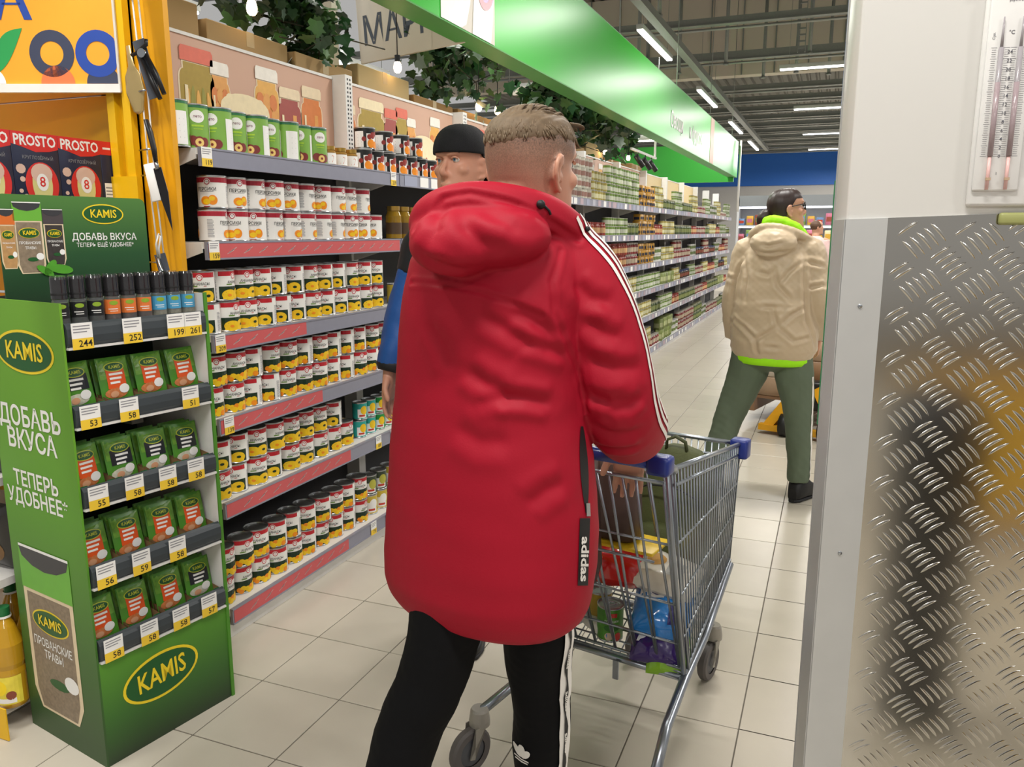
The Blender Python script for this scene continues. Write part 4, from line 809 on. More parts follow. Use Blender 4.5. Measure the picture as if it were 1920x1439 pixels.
def caster(x, y, sw_, R=.0625):
    c = MB(); d = (.035*math.sin(sw_), -.035*math.cos(sw_)); cx, cy = x+d[0], y+d[1]
    ax = V(math.cos(sw_), math.sin(sw_), 0)
    fk = MB().lathe([(0, .185), (.022, .185), (.026, .178), (.03, .15), (.03, .135), (.018, .13), (0, .13)], 18, 0, (x, y, 0))
    for s in (-1, 1):
        o = V(cx, cy, 0)+ax*s*.021; fk.add([o+V(0, 0, .05), o+V(d[0]*.5, d[1]*.5, .055), V(x, y, .14)+ax*s*.021+V(-d[0]*.2, -d[1]*.2, 0), V(x, y, .14)+ax*s*.021+V(d[0]*.9, d[1]*.9, 0)]+[p+ax*s*.003 for p in (o+V(0, 0, .05), o+V(d[0]*.5, d[1]*.5, .055), V(x, y, .14)+ax*s*.021+V(-d[0]*.2, -d[1]*.2, 0), V(x, y, .14)+ax*s*.021+V(d[0]*.9, d[1]*.9, 0))], [(0, 1, 2, 3), (7, 6, 5, 4), (0, 4, 5, 1), (1, 5, 6, 2), (2, 6, 7, 3), (3, 7, 4, 0)])
    kf = fk.build('caster_fork', FORK, ca)
    def fn(px, py, pz):
        r_ = V(cx, cy, R)+ax*pz+V(-math.sin(sw_), math.cos(sw_), 0)*px+V(0, 0, 1)*py; return tuple(r_)
    MB().lathe([(R*.62, -.014), (R*.9, -.015), (R, -.008), (R, .008), (R*.9, .015), (R*.62, .014)], 28, 0, fn=fn).lathe([(0, -.012), (R*.3, -.014), (R*.62, -.011)], 28, 1, fn=fn).lathe([(R*.62, .011), (R*.3, .014), (0, .012)], 28, 1, fn=fn).build('wheel', [WHEEL, HUB], kf)
caster(-.262, .03, -.28, .068); caster(.262, .03, .2, .068); caster(.13, .86, -.05, .066); caster(-.13, .86, -.1, .066)
# --- what lies in the cart
def pillow(name, label, cat, size, loc, rot, m, extra=None, puff=.5, mats=()):
    """soft plastic pack: a puffed box with crimped ends"""
    w_, d_, h_ = size; t = thing(name, label, cat, loc)
    t.rotation_euler = rot
    def sf(u, v, e=0., sgn=1):
        x, y = u*w_/2, v*d_/2; q = (max(0, 1-abs(u)**3.2)**.6)*(max(0, 1-abs(v)**3.2)**.6); wr = .06*math.sin(9*u+3*v)*math.sin(7*v)+.04*math.sin(17*u*v+4*u)
        return (x, y, sgn*(h_/2*(q*(1+wr))+e))
    g_ = R2(-1, 1, -1, 1, 18, 18); b = MB(); b.map(g_, lambda u, v, e=0.: sf(u, v, e, 1), 0, 0, True); b.add([sf(u, v, 0, -1) for u, v in g_[0]], [f[::-1] for f in g_[1]], 0, True); b.build('pack_film', m, t)
    if extra:
        b = MB(); extra(b, lambda u, v, e=0.: sf(u, v, e, 1)); b.build('pack_print', list(mats), t)
    return t
FILM = dict(rough=.18, var=.1, scale=20)
pillow('pasta_pack', 'shiny red plastic pack lying in the cart below the brown bag', 'food pack', (.19, .15, .12), cw_(-.05, .475, .505), (.35, .05, .1), M('film_red', 'c2201c', coat=.5, **FILM))
pillow('snack_pack', 'white plastic food pack lying beside the red pack in the cart', 'food pack', (.20, .14, .10), cw_(.095, .49, .495), (.4, .12, -.15), M('film_white', 'ddd6c8', coat=.4, **FILM), lambda b, f: (b.map(E2(-.3, .1, .3, .35, 14), f, 0, .001), b.map(R2(.1, .6, -.5, .3, 4, 4), f, 1, .001)), mats=(M('print_biscuit', 'c99a5a', .4), M('print_palegrey', 'a9a8a4', .4)))
pillow('wipes_pack', 'blue and white plastic pack lying in the cart', 'food pack', (.17, .16, .11), cw_(.105, .445, .395), (.55, .05, .1), M('film_blue', '2f86d6', coat=.5, **FILM), lambda b, f: (b.map(R2(-.8, .8, .2, .85, 6, 5), f, 0, .001), b.map(E2(-.1, .5, .4, .2, 16), f, 1, .002), b.map(T2('СОДА', .45, -.1, .5, .02), f, 0, .003), b.map(R2(.25, .5, -.75, .0, 2, 4), f, 1, .002)), mats=(PAPER, M('print_violet', '2f2a70', .4)))
pillow('flour_pack', 'purple and white plastic pack under the blue pack in the cart', 'food pack', (.16, .15, .085), cw_(.11, .425, .325), (.95, .05, .08), M('film_purple', '3a2468', coat=.4, **FILM), lambda b, f: (b.map(P2((-.8, -.3), (.8, -.25), (.7, .25), (.3, .35), (-.2, .2), (-.6, .4)), f, 0, .004),), mats=(PAPER,))
pillow('salad_pack', 'green printed bag at the bottom corner of the cart', 'food pack', (.12, .12, .05), cw_(.14, .415, .288), (1.0, 0, .1), M('film_lime', '7fae2a', coat=.3, **FILM))
tn = thing('ring_pull_can', 'green tin with silver ring-pull lid standing in the cart', 'can', cw_(-.055, .43, .283), .4); tn.rotation_euler = (.05, .0, .4)
R, h = .041, .112; MB().lathe(tin_prof(R, h), 28, mis=[1, 1, 1, 1, 1, 0, 1, 1, 1, 1, 1, 1, 1]).build('can_body', [M('label_pea_green', '4d8a2c', .35, var=.3, scale=50), SILVER], tn)
MB().tube([(.012*math.cos(a)+.006, .009*math.sin(a), h-.002) for a in np.linspace(0, 2*PI, 14)[:-1]], .0016, 6, closed=True).build('ring_pull', CHROME, tn)
b = MB(); f = cylmap(R-.0012, -1.6); b.map(R2(-.016, .016, h*.74, h*.86, 4), f, 0, .0008); b.map(T2('ГОРОШЕК', .009, 0, h*.62, .01), f, 1, .0008); b.map(E2(-.008, h*.18, .013, .013, 14), f, 2, .0008); b.map(E2(.02, h*.16, .011, .014, 14), f, 0, .0009); b.map(E2(.0, h*.42, .024, .011, 14), f, 3, .0008); b.build('can_print', [M('ink_red2', 'c0322a', .4), PAPER, M('print_peas', 'c9b39a', .4), M('print_leafgreen', '2f6a22', .4)], tn)
t2 = thing('yellow_food_tin', 'yellow tin standing behind the green ring-pull tin in the cart', 'can', cw_(-.11, .475, .305)); MB().lathe(tin_prof(.037, .1), 24, mis=[1, 1, 1, 1, 1, 0, 1, 1, 1, 1, 1, 1, 1]).build('can_body', [M('label_ochre', 'a98a22', .35, var=.2), SILVER], t2)
t3 = thing('white_tube', 'white bottle with blue cap lying at the left of the cart', 'bottle', cw_(-.10, .435, .305)); t3.rotation_euler = (PI/2, 0, .9); MB().lathe([(0, -.06), (.02, -.058), (.024, -.04), (.024, .03), (.018, .04)], 18).build('bottle_body', M('bottle_white', 'dcd8cf', .3), t3); MB().lathe([(.017, .038), (.017, .07), (0, .07)], 16).build('bottle_cap', M('cap_skyblue', '2f7fc0', .35), t3)
# olive backpack
OL = M('backpack_olive', '4a4f2a', .7, var=.12, scale=30, bump=.15, bscale=140); OLD = M('backpack_strap', '3c4122', .7)
bp = thing('backpack', 'olive green backpack standing in the cart', 'backpack', cw_(.05, .66, .41), CRZ)
rings = []
for z, hw, hd, oy in ((0, .085, .05, 0), (.02, .115, .075, 0), (.1, .125, .085, 0), (.22, .125, .085, .005), (.32, .115, .075, .012), (.38, .10, .06, .016), (.42, .07, .038, .02), (.435, .03, .015, .022)):
    rings.append([(hw*math.copysign(abs(math.cos(a))**.6, math.cos(a))*(1+.02*math.sin(9*a+z*40)), oy+hd*math.copysign(abs(math.sin(a))**.6, math.sin(a)), z) for a in np.linspace(0, 2*PI, 33)[:-1]])
MB().loft(rings).build('pack_body', OL, bp)
rings = [[(.09*k_*math.copysign(abs(math.cos(a))**.5, math.cos(a)), -.082-dp, .12+.09*k_*math.copysign(abs(math.sin(a))**.5, math.sin(a))) for a in np.linspace(0, 2*PI, 25)[:-1]] for k_, dp in ((1, -.02), (1, .016), (.9, .03), (.5, .033))]
MB().loft(rings).build('front_pocket', OL, bp)
MB().tube([(-.035, .0, .41), (-.03, -.01, .455), (0, -.012, .47), (.03, -.01, .455), (.035, 0, .41)], .008, 8, flat=(1, .6)).build('grab_loop', OLD, bp)
for s in (-1, 1): MB().tube([(s*.05, .06, .40), (s*.07, .10, .34), (s*.085, .115, .2), (s*.095, .09, .05)], .016, 8, flat=(1.6, .4)).build('shoulder_strap', OLD, bp)
MB().tube([(-.1, -.075, .30), (-.05, -.095, .33), (0, -.1, .335), (.05, -.095, .33), (.1, -.075, .30)], .003, 6).build('zip', INK, bp)
MB().tube([(.10, -.06, .3), (.13, -.02, .1), (.12, .0, .0), (.11, .02, -.05)], .009, 6, flat=(1.4, .4)).build('side_strap', OLD, bp)
# brown leather bag resting on the seat flap, strap hanging
LB = M('leather_brown', '4d3a34', .5, var=.12, scale=25, bump=.1); hb_ = thing('leather_bag', 'dark brown leather bag with strap hanging on the cart seat', 'bag', cw_(-.02, .30, .666), CRZ-.1)
rings = [[(hw*math.copysign(abs(math.cos(a))**.5, math.cos(a)), hd*math.copysign(abs(math.sin(a))**.6, math.sin(a)), z) for a in np.linspace(0, 2*PI, 29)[:-1]] for z, hw, hd in ((0, .10, .035), (.01, .112, .045), (.1, .11, .045), (.19, .105, .038), (.235, .10, .02), (.24, .098, .004))]
MB().loft(rings).build('bag_body', LB, hb_); MB().tube([(.0, -.055, .26), (.02, -.07, .12), (.035, -.075, -.06), (.02, -.08, -.115), (-.04, -.08, -.12), (-.09, -.06, -.05)], .011, 8, flat=(1.3, .3)).tube([(-.03, -.05, .27), (-.02, -.058, .1), (-.01, -.05, .02)], .011, 8, flat=(1.3, .3)).build('bag_strap', LB, hb_)
# ------------------------------------------------------------------ people
_fw = V(-math.sin(YAW)*math.cos(PITCH), math.cos(YAW)*math.cos(PITCH), -math.sin(PITCH)); _rt = V(math.cos(YAW), math.sin(YAW), 0); _up = np.cross(_rt, _fw); _fh = V(-math.sin(YAW), math.cos(YAW), 0)
def sight(px, py): d = _fw+_rt*(px-960)/1500-_up*(py-719.5)/1500; return d/np.linalg.norm(d)
def bvh_of(o): me = o.data; return BVHTree.FromPolygons([v.co.copy() for v in me.vertices], [tuple(p.vertices) for p in me.polygons])
def seen(bv, px, py):
    """point of a garment along a sight line from the picture, used to place its seams and trim on the cloth"""
    h = bv.ray_cast(Vector((0, 0, CAM_H)), Vector(sight(px, py)))
    return (V(*h[0]), V(*h[1])) if h[0] is not None else None
def sphere(b, c, r, n=16, mi=0):
    rx, ry, rz = r if hasattr(r, '__len__') else (r, r, r)
    m = 10; pr = [(math.sin(PI*k/m), -math.cos(PI*k/m)) for k in range(m+1)]; pr[0] = (0, -1); pr[-1] = (0, 1)
    return b.lathe(pr, n, mi, fn=lambda x, y, z: (c[0]+x*rx, c[1]+y*ry, c[2]+z*rz))
def spline(pts, rad, sub=5):
    P_ = [V(*p) for p in pts]; out = []; rr = []
    for k in range(len(P_)-1):
        p0, p1, p2, p3 = P_[max(k-1, 0)], P_[k], P_[k+1], P_[min(k+2, len(P_)-1)]
        for j in range(sub):
            t = j/sub; out.append(.5*((2*p1)+(-p0+p2)*t+(2*p0-5*p1+4*p2-p3)*t*t+(-p0+3*p1-3*p2+p3)*t**3)); rr.append(rad[k]+(rad[k+1]-rad[k])*t)
    out.append(P_[-1]); rr.append(rad[-1]); return out, rr
def limb(b, pts, rad, n=16, flat=None): p, r = spline(pts, rad); b.tube(p, r, n, flat=flat); return b
def oval(c, z, a, bb, yaw, n=40, p=.9):
    r_ = V(math.cos(yaw), -math.sin(yaw)); f_ = V(math.sin(yaw), math.cos(yaw)); out = []
    for i in range(n):
        t = 2*PI*i/n; x = a*math.copysign(abs(math.cos(t))**p, math.cos(t)); y = bb*math.copysign(abs(math.sin(t))**p, math.sin(t)); q = V(c[0], c[1])+r_*x+f_*y; out.append((q[0], q[1], z))
    return out
def skin_over(b, name, vox, mats, parent, smooth=4, deform=None):
    """fuse the overlapping closed forms in b into one continuous surface"""
    me = bpy.data.meshes.new('tmp'); me.from_pydata(b.v, [], b.f); me.update()
    bm = bmesh.new(); bm.from_mesh(me); bmesh.ops.remove_doubles(bm, verts=bm.verts, dist=1e-6); bmesh.ops.recalc_face_normals(bm, faces=bm.faces); bm.to_mesh(me); bm.free()
    o = bpy.data.objects.new('tmp', me); COL.objects.link(o); m = o.modifiers.new('r', 'REMESH'); m.mode = 'VOXEL'; m.voxel_size = vox
    if smooth: s = o.modifiers.new('s', 'SMOOTH'); s.factor = .5; s.iterations = smooth
    dg = bpy.context.evaluated_depsgraph_get(); out = bpy.data.meshes.new_from_object(o.evaluated_get(dg)); bpy.data.objects.remove(o); bpy.data.meshes.remove(me)
    out.name = name; out.materials.clear()
    for q in (mats if isinstance(mats, (list, tuple)) else [mats]): out.materials.append(q)
    N = len(out.vertices); co = np.empty(N*3); out.vertices.foreach_get('co', co); co = co.reshape(-1, 3); no = np.empty(N*3); out.vertex_normals.foreach_get('vector', no); no = no.reshape(-1, 3)
    if deform is not None:
        co = deform(co, no); out.vertices.foreach_set('co', co.ravel())
    out.polygons.foreach_set('use_smooth', [True]*len(out.polygons)); out.polygons.foreach_set('material_index', [0]*len(out.polygons)); out.update()
    return obj(name, out, parent)
def seg_dist(co, a, b_):
    ab = b_-a; t = np.clip(((co-a)@ab)/(ab@ab+1e-12), 0, 1); return np.linalg.norm(co-(a+t[:, None]*ab), axis=1), t
def crease(co, no, lines):
    """lines: (polyline points, width, depth); pushes cloth in along the line and out beside it"""
    d_ = np.zeros(len(co))
    for pts, w_, dep in lines:
        best = np.full(len(co), 9.)
        tt = np.zeros(len(co)); L_ = len(pts)-1
        for k in range(L_):
            dd, t = seg_dist(co, V(*pts[k]), V(*pts[k+1])); u = dd < best; best[u] = dd[u]; tt[u] = (k+t[u])/L_
        fade = np.clip(np.minimum(tt, 1-tt)*5+.15, 0, 1) if dep > .0035 else 1.
        d_ += fade*(-dep*np.exp(-(best/w_)**2)+dep*.75*np.exp(-((best-2.2*w_)/(1.2*w_))**2))
    return co+no*d_[:, None]
def ripple(co, amp, sc, seed=0):
    r_ = np.random.RandomState(seed); out = np.zeros(len(co))
    for k in range(9):
        f_ = r_.normal(0, 1, 3)*sc*(1+.35*k); out += np.sin(co@f_+r_.uniform(0, 6.28))/(1+.5*k)
    return out*amp/2.2
def head_form(b, MX, jaw=1., nose=1.):
    T = lambda p: tuple((MX @ Vector(p))[:])
    tab = [(-.118, .072, .02, .018), (-.112, .088, 0, .034), (-.10, .096, -.02, .046), (-.085, .097, -.045, .055), (-.065, .094, -.062, .062), (-.045, .094, -.072, .066), (-.025, .091, -.08, .069), (-.005, .088, -.088, .072), (.015, .085, -.094, .074), (.032, .082, -.098, .0755), (.045, .092, -.1, .0765), (.06, .095, -.101, .077), (.08, .091, -.098, .075), (.1, .078, -.086, .066), (.115, .055, -.062, .048), (.123, .02, -.025, .018)]
    rings = []
    for z, yf, yb, hw in tab:
        k_ = jaw if z < 0 else 1.; r_ = []
        for i in range(36):
            t = 2*PI*i/36; s, c = math.sin(t), math.cos(t); yc = (yf+yb)/2-.004; y = yc+(yf-yc)*math.copysign(abs(c)**.92, c) if c > 0 else yc+(yc-yb)*math.copysign(abs(c)**.92, c)
            r_.append(T((hw*k_*math.copysign(abs(s)**.86, s), y, z)))
        rings.append(r_)
    b.loft(rings)
    S = lambda c, r: sphere(b, (0, 0, 0), r, 12) if False else b.lathe([(0, -1)]+[(math.sin(PI*k/8), -math.cos(PI*k/8)) for k in range(1, 8)]+[(0, 1)], 12, fn=lambda x, y, z: T((c[0]+x*(r[0] if hasattr(r, '__len__') else r), c[1]+y*(r[1] if hasattr(r, '__len__') else r), c[2]+z*(r[2] if hasattr(r, '__len__') else r))))
    tb = lambda pts, r: b.tube([T(p) for p in spline(pts, r, 3)[0]], spline(pts, r, 3)[1], 10)
    tb([(0, .084, .042), (0, .094*nose, .018), (0, .112*nose, -.008), (0, .10*nose, -.022)], [.007, .0085, .0112, .008])
    for s in (-1, 1):
        S((s*.0105, .097, -.017), (.007, .010, .007)); S((s*.044, .058, -.002), (.023, .023, .020)); S((s*.044, .03, -.085), (.018, .04, .022))
        tb([(s*.052, .06, .05), (s*.034, .086, .052), (s*.010, .092, .046)], [.007, .0085, .007])
        # ear: rim, bowl and lobe
        e = [(s*.073, .008, .022), (s*.083, -.002, .034), (s*.091, -.018, .034), (s*.094, -.029, .020), (s*.0925, -.029, .002), (s*.087, -.020, -.014), (s*.081, -.008, -.026), (s*.076, .004, -.024)]
        tb(e, [.0045, .005, .0055, .0055, .005, .005, .0065, .006]); S((s*.077, -.012, .006), (.007, .013, .021)); S((s*.076, .004, -.003), (.006, .006, .010))
        tb([(s*.082, .002, .022), (s*.0875, -.012, .020), (s*.0875, -.016, .006), (s*.083, -.008, -.008)], [.003, .004, .004, .004])
    tb([(-.023, .086, -.049), (-.010, .096, -.0465), (0, .0965, -.048), (.010, .096, -.0465), (.023, .086, -.049)], [.003, .0055, .0055, .0055, .003]); tb([(-.020, .086, -.053), (0, .0965, -.0585), (.020, .086, -.053)], [.003, .007, .003])
    S((0, .083, -.1), (.022, .018, .018))
def hand_form(b, wr, d, n, side, curl=.5, s=1., thumb_in=.2):
    """wr wrist point, d towards the fingers, n direction the palm faces, side towards the thumb"""
    wr, d, n, side = [V(*q)/ (1 if i == 0 else np.linalg.norm(V(*q))) for i, q in enumerate((wr, d, n, side))]
    rings = []
    for t, w_, th in ((-.01, .027, .021), (.02, .031, .020), (.05, .039, .0175), (.08, .042, .0155), (.093, .040, .013)):
        rings.append([wr+d*t*s+side*w_*s*math.copysign(abs(math.cos(a))**.7, math.cos(a))+n*th*s*math.copysign(abs(math.sin(a))**.8, math.sin(a)) for a in np.linspace(0, 2*PI, 21)[:-1]])
    b.loft(rings)
    for off, L_, r_ in ((-.031, .066, .0076), (-.0105, .08, .0084), (.0105, .086, .0088), (.031, .078, .0086)):
        p = wr+d*.084*s+side*off*s; q = d+side*off*2.2; q /= np.linalg.norm(q); pts = [p-q*.02]; ang = 0
        for f_ in (.46, .30, .24):
            pts.append(p); v_ = q*math.cos(ang)+n*math.sin(ang); p = p+v_*L_*f_*s; ang += curl
        pts.append(p); b.tube(pts, [r_*s*1.1, r_*s*1.1, r_*s, r_*s*.92, r_*s*.72], 10)
    p = wr+d*.022*s+side*.024*s; v1 = side*.75+d*.75+n*thumb_in; v1 /= np.linalg.norm(v1); v2 = side*.25+d*.9+n*(thumb_in+.25); v2 /= np.linalg.norm(v2)
    b.tube([p-v1*.015, p+v1*.018*s, p+v1*.045*s, p+v1*.045*s+v2*.03*s, p+v1*.045*s+v2*.045*s], [.015*s, .0135*s, .0105*s, .0098*s, .007*s], 10)
def headM(c, az, pitch=0., roll=0., s=1.): return Matrix.Translation(c) @ Matrix.Rotation(-az, 4, 'Z') @ Matrix.Rotation(pitch, 4, 'X') @ Matrix.Rotation(roll, 4, 'Y') @ Matrix.Scale(s, 4)
def body_form(J, vox, parent, mat, jaw=1., nose=1.):
    b = MB(); head_form(b, J['head'], jaw, nose); H = J['head']; g_ = lambda p: tuple((H @ Vector(p))[:])
    limb(b, [g_((0, -.03, -.02)), g_((0, -.028, -.075)), J['neck'], (V(*J['neck'])*.4+V(*J['chest'])*.6)], [.056, .055, .058, .07], 18)
    y = J['yaw']; c, p = V(*J['chest']), V(*J['pelvis'])
    rg = []
    for t, a, bb in ((0, .06, .05), (.06, .13, .075), (.16, .165, .10), (.35, .155, .105), (.6, .135, .09), (.8, .15, .10), (1, .165, .11), (1.12, .14, .095), (1.2, .07, .06)):
        q = c+(p-c)*(t-.05)+V(0, 0, .10)*(1-min(t/.2, 1)); rg.append(oval(q[:2], q[2], a*J.get('bw', 1), bb*J.get('bw', 1), y, 28))
    b.loft(rg)
    for s in 'LR':
        limb(b, [V(*J['sh'+s])*.6+c*.4, J['sh'+s], V(*J['sh'+s])*.5+V(*J['el'+s])*.5, J['el'+s], V(*J['el'+s])*.55+V(*J['wr'+s])*.45, J['wr'+s]], [.05, .052, .045, .039, .038, .026], 14)
        hand_form(b, J['wr'+s], *J['hand'+s])
        limb(b, [J['hip'+s], V(*J['hip'+s])*.5+V(*J['kn'+s])*.5, J['kn'+s], V(*J['kn'+s])*.6+V(*J['an'+s])*.4, J['an'+s]], [.07, .05, .042, .045, .032], 16)
        an, to = V(*J['an'+s]), V(*J['toe'+s]); b.tube([an, an*.7+to*.3-V(0, 0, .012), an*.3+to*.7], [.032, .027, .02], 12)
    return skin_over(b, 'body', vox, mat, parent, 3)
def eyes(parent, H, iris='5a7080'):
    for s in (-1, 1):
        b = MB(); b.lathe([(0, -1)]+[(math.sin(PI*k/8), -math.cos(PI*k/8)) for k in range(1, 8)]+[(0, 1)], 14, 0, fn=lambda x, y, z: tuple((H @ Vector((s*.031+x*.0118, .0712+y*.0118, .031+z*.0105)))[:]))
        b.map(E2(0, 0, .0058, .0058, 14), lambda u, v, e=0.: tuple((H @ Vector((s*.031+u, .0712+.0120+e, .031+v)))[:]), 1, .0002); b.map(E2(0, 0, .0026, .0026, 10), lambda u, v, e=0.: tuple((H @ Vector((s*.031+u, .0712+.0120+e, .031+v)))[:]), 2, .0005)
        b.build('eye', [M('eye_white', 'd9d4cc', .2, var=0), M('iris_'+iris, iris, .2, var=0), INK], parent)
        MB().tube([tuple((H @ Vector(p))[:]) for p in ((s*.014, .0925, .050), (s*.03, .0905, .056), (s*.048, .078, .052))], [.0028, .0034, .0018], 8).build('eyebrow', MATS.get('brow') or M('brow', '5a4632', .8), parent)
        MB().tube([tuple((H @ Vector(p))[:]) for p in ((s*.0185, .0825, .0335), (s*.026, .0855, .0385), (s*.036, .0855, .0385), (s*.0445, .0795, .034))], .0033, 8).build('eyelid', MATS.get('skin_a') or PAPER, parent)
def skin_mat(name, hexc, red='b5705c', stub=None):
    m = M(name, hexc, .48, var=.06, scale=18); nt = m.node_tree; b = nt.nodes['Principled BSDF']; b.inputs['Subsurface Weight'].default_value = .12; b.inputs['Subsurface Radius'].default_value = (.012, .005, .003)
    if stub:
        at = nt.nodes.new('ShaderNodeAttribute'); at.attribute_name = 'stubble'; nz = nt.nodes.new('ShaderNodeTexNoise'); nz.inputs['Scale'].default_value = 420; tc = nt.nodes.new('ShaderNodeTexCoord'); nt.links.new(tc.outputs['Object'], nz.inputs['Vector'])
        mu = nt.nodes.new('ShaderNodeMath'); mu.operation = 'MULTIPLY'; ad = nt.nodes.new('ShaderNodeMath'); ad.operation = 'ADD'; ad.inputs[1].default_value = .35
        nt.links.new(nz.outputs['Fac'], ad.inputs[0]); nt.links.new(ad.outputs[0], mu.inputs[0]); nt.links.new(at.outputs['Fac'], mu.inputs[1])
        mx_ = nt.nodes.new('ShaderNodeMix'); mx_.data_type = 'RGBA'; src = b.inputs['Base Color'].links[0].from_socket; nt.links.new(mu.outputs[0], mx_.inputs[0]); nt.links.new(src, mx_.inputs[6]); mx_.inputs[7].default_value = (*lin(stub), 1); nt.links.new(mx_.outputs[2], b.inputs['Base Color'])
    return m
def ribbon(name, pts, nrm, halfw, mat, parent, eps=.0015, tex=None):
    """strip of trim lying on cloth: pts on the surface with normals"""
    b = MB(); n = len(pts); L_, R_ = [], []
    for k in range(n):
        t = pts[min(k+1, n-1)]-pts[max(k-1, 0)]; t = t/(np.linalg.norm(t)+1e-9); s = np.cross(nrm[k], t); s /= np.linalg.norm(s)+1e-9; w_ = halfw[k] if hasattr(halfw, '__len__') else halfw
        L_.append(pts[k]+s*w_+nrm[k]*eps); R_.append(pts[k]-s*w_+nrm[k]*eps)
    b.add(L_+R_, [(i, i+1, n+i+1, n+i) for i in range(n-1)], 0, True); return b.build(name, mat, parent)
def shoe(parent, an, to, mat, sole, h=1.):
    an, to = V(*an), V(*to); d = to-an; d[2] = 0; L_ = np.linalg.norm(d); d /= L_; s = V(-d[1], d[0], 0); heel = an-d*.055; heel[2] = 0; rg = []
    for t, w_, z0, z1 in ((0, .02*h, .012, .06*h), (.03, .034*h, .012, .10*h), (.09, .038*h, .012, .115*h), (.14, .040*h, .012, .085*h), (.19, .044*h, .012, .065*h), (.24, .042*h, .012, .052*h), (.275, .028, .014, .038), (.285, .012, .02, .03)):
        c = heel+d*t*(L_+.13)/.285; rg.append([c+s*w_*math.copysign(abs(math.cos(a))**.7, math.cos(a))+V(0, 0, (z0+z1)/2+(z1-z0)/2*math.copysign(abs(math.sin(a))**.7, math.sin(a))) for a in np.linspace(0, 2*PI, 25)[:-1]])
    o = MB().loft(rg).build('shoe', mat, parent); k_ = (L_+.13)/.285; rg = []
    for t, w_ in ((-.004, .018), (.03, .037), (.09, .040), (.16, .043), (.22, .047), (.27, .034), (.288, .014)):
        c = heel+d*t*k_; rg.append([c+s*w_*math.cos(a)*1.02+V(0, 0, .0105+.0095*math.copysign(abs(math.sin(a))**.4, math.sin(a))) for a in np.linspace(0, 2*PI, 17)[:-1]])
    MB().loft(rg).build('sole', sole, o)
# ---------------- the man in the red parka
SK1 = skin_mat('skin_a', 'c29078', stub='4c4036')
QM = V(-.61, 1.41, 0); P_ = lambda l, d, z: QM+_rt*l+_fh*d+V(0, 0, z)          # lateral, away, height in the man's own frame
m1 = thing('person', 'man in a long red parka and black track trousers pushing the cart', 'person', (QM[0], QM[1], 0))
def adopt(o, root):
    o.location = -Vector(root.location); return o
ROOT1 = m1
Y1 = math.radians(10); H1 = headM(P_(.080, .06, 1.602), math.radians(23), -.05, 0, .97)
J1 = dict(head=H1, yaw=Y1, neck=P_(.06, .03, 1.505), chest=P_(.02, .02, 1.34), pelvis=P_(0, 0, .93), shL=P_(-.10, .09, 1.42), elL=(-.80, 1.66, 1.16), wrL=(-.76, 1.86, 1.03), handL=((.05, .8, -.6), (0, -.5, -.8), (1, .1, 0), .5), shR=(-.448, 1.475, 1.425), elR=(-.375, 1.52, 1.15), wrR=(-.437, 1.868, .985), handR=((-.1, .45, -.88), (0, -.88, -.45), (-1, .1, 0), .35), hipL=P_(-.05, .01, .88), knL=P_(-.168, -.06, .49), anL=P_(-.30, -.16, .09), toeL=P_(-.28, .0, .04), hipR=P_(.09, .02, .88), knR=P_(.108, .07, .47), anR=P_(.112, .08, .09), toeR=P_(.18, .22, .035))
bd1 = body_form(J1, .0042, m1, SK1); adopt(bd1, m1)
me = bd1.data; Hi = H1.inverted(); at = me.attributes.new('stubble', 'FLOAT', 'POINT'); vals = []
for v in me.vertices:
    p = Hi @ v.co; s_ = 0.
    if p.z > -.075 and abs(p.x) < .088:
        hairline = .055-.0*p.y if p.y > .055 else (.02-.9*max(0, .04-p.y)*.6 if p.y > -.02 else -.07)
        s_ = max(0, min(1, (p.z-hairline)/.05+.25)) if p.y < .062 else max(0, min(1, (p.z-.068)/.02))
        if abs(p.x) > .079: s_ = 0
        s_ *= .35+.65*max(0, min(1, (p.z+.02)/.09))
    vals.append(s_*.95)
at.data.foreach_set('value', vals)
eyes(m1, H1)
for o in m1.children:
    if o.name.startswith(('eye',)): adopt(o, m1)
# hair swept forward on the crown
def skull(th, ph, k=1.):
    """point of the upper skull: th around (0 = front), ph 0 at the crown to 1 at the brow level"""
    z = .045+.082*math.cos(ph*PI/2)*k; r_ = math.sin(ph*PI/2)**.8; s, c = math.sin(th), math.cos(th)
    return V(.077*r_*math.copysign(abs(s)**.9, s), -.004+.098*r_*math.copysign(abs(c)**.9, c), z)
b = MB(); nt_, np_ = 120, 30; vs = []; rs = np.random.RandomState(3); BVB = bvh_of(bd1); c0 = H1 @ Vector((0, -.004, .03))
for j in range(np_+1):
    for i in range(nt_):
        th = 2*PI*i/nt_; c = math.cos(th); lim = .80+.13*max(0, -c)**1.5+.014*math.sin(th*7)+.012*math.sin(th*31)-.0*max(0, c)**2; q = j/np_*lim; p = skull(th, min(q, 1.)); 
        if q > 1: p[2] -= (q-1)*.12
        w_ = (H1 @ Vector(p))-c0; w_.normalize(); h = BVB.ray_cast(c0+w_*.3, -w_)[0]; x, y = p[0], p[1]; edge = max(0., 1-(q/lim)**1.7)
        strand = .0014*math.sin(x*520+3*math.sin(y*45)+y*60)+.001*math.sin(x*960+y*140+2*math.sin(y*80)); th_ = .0003+(.006+.005*max(0, c)*max(0, (p[2]-.05)/.05))*edge**.7+strand*edge
        q3 = h+w_*th_
        if j == np_: q3 = h-w_*.002
        vs.append(tuple(q3))
b.add(vs, [(j*nt_+i, j*nt_+(i+1) % nt_, (j+1)*nt_+(i+1) % nt_, (j+1)*nt_+i) for j in range(np_) for i in range(nt_)], 0, True)
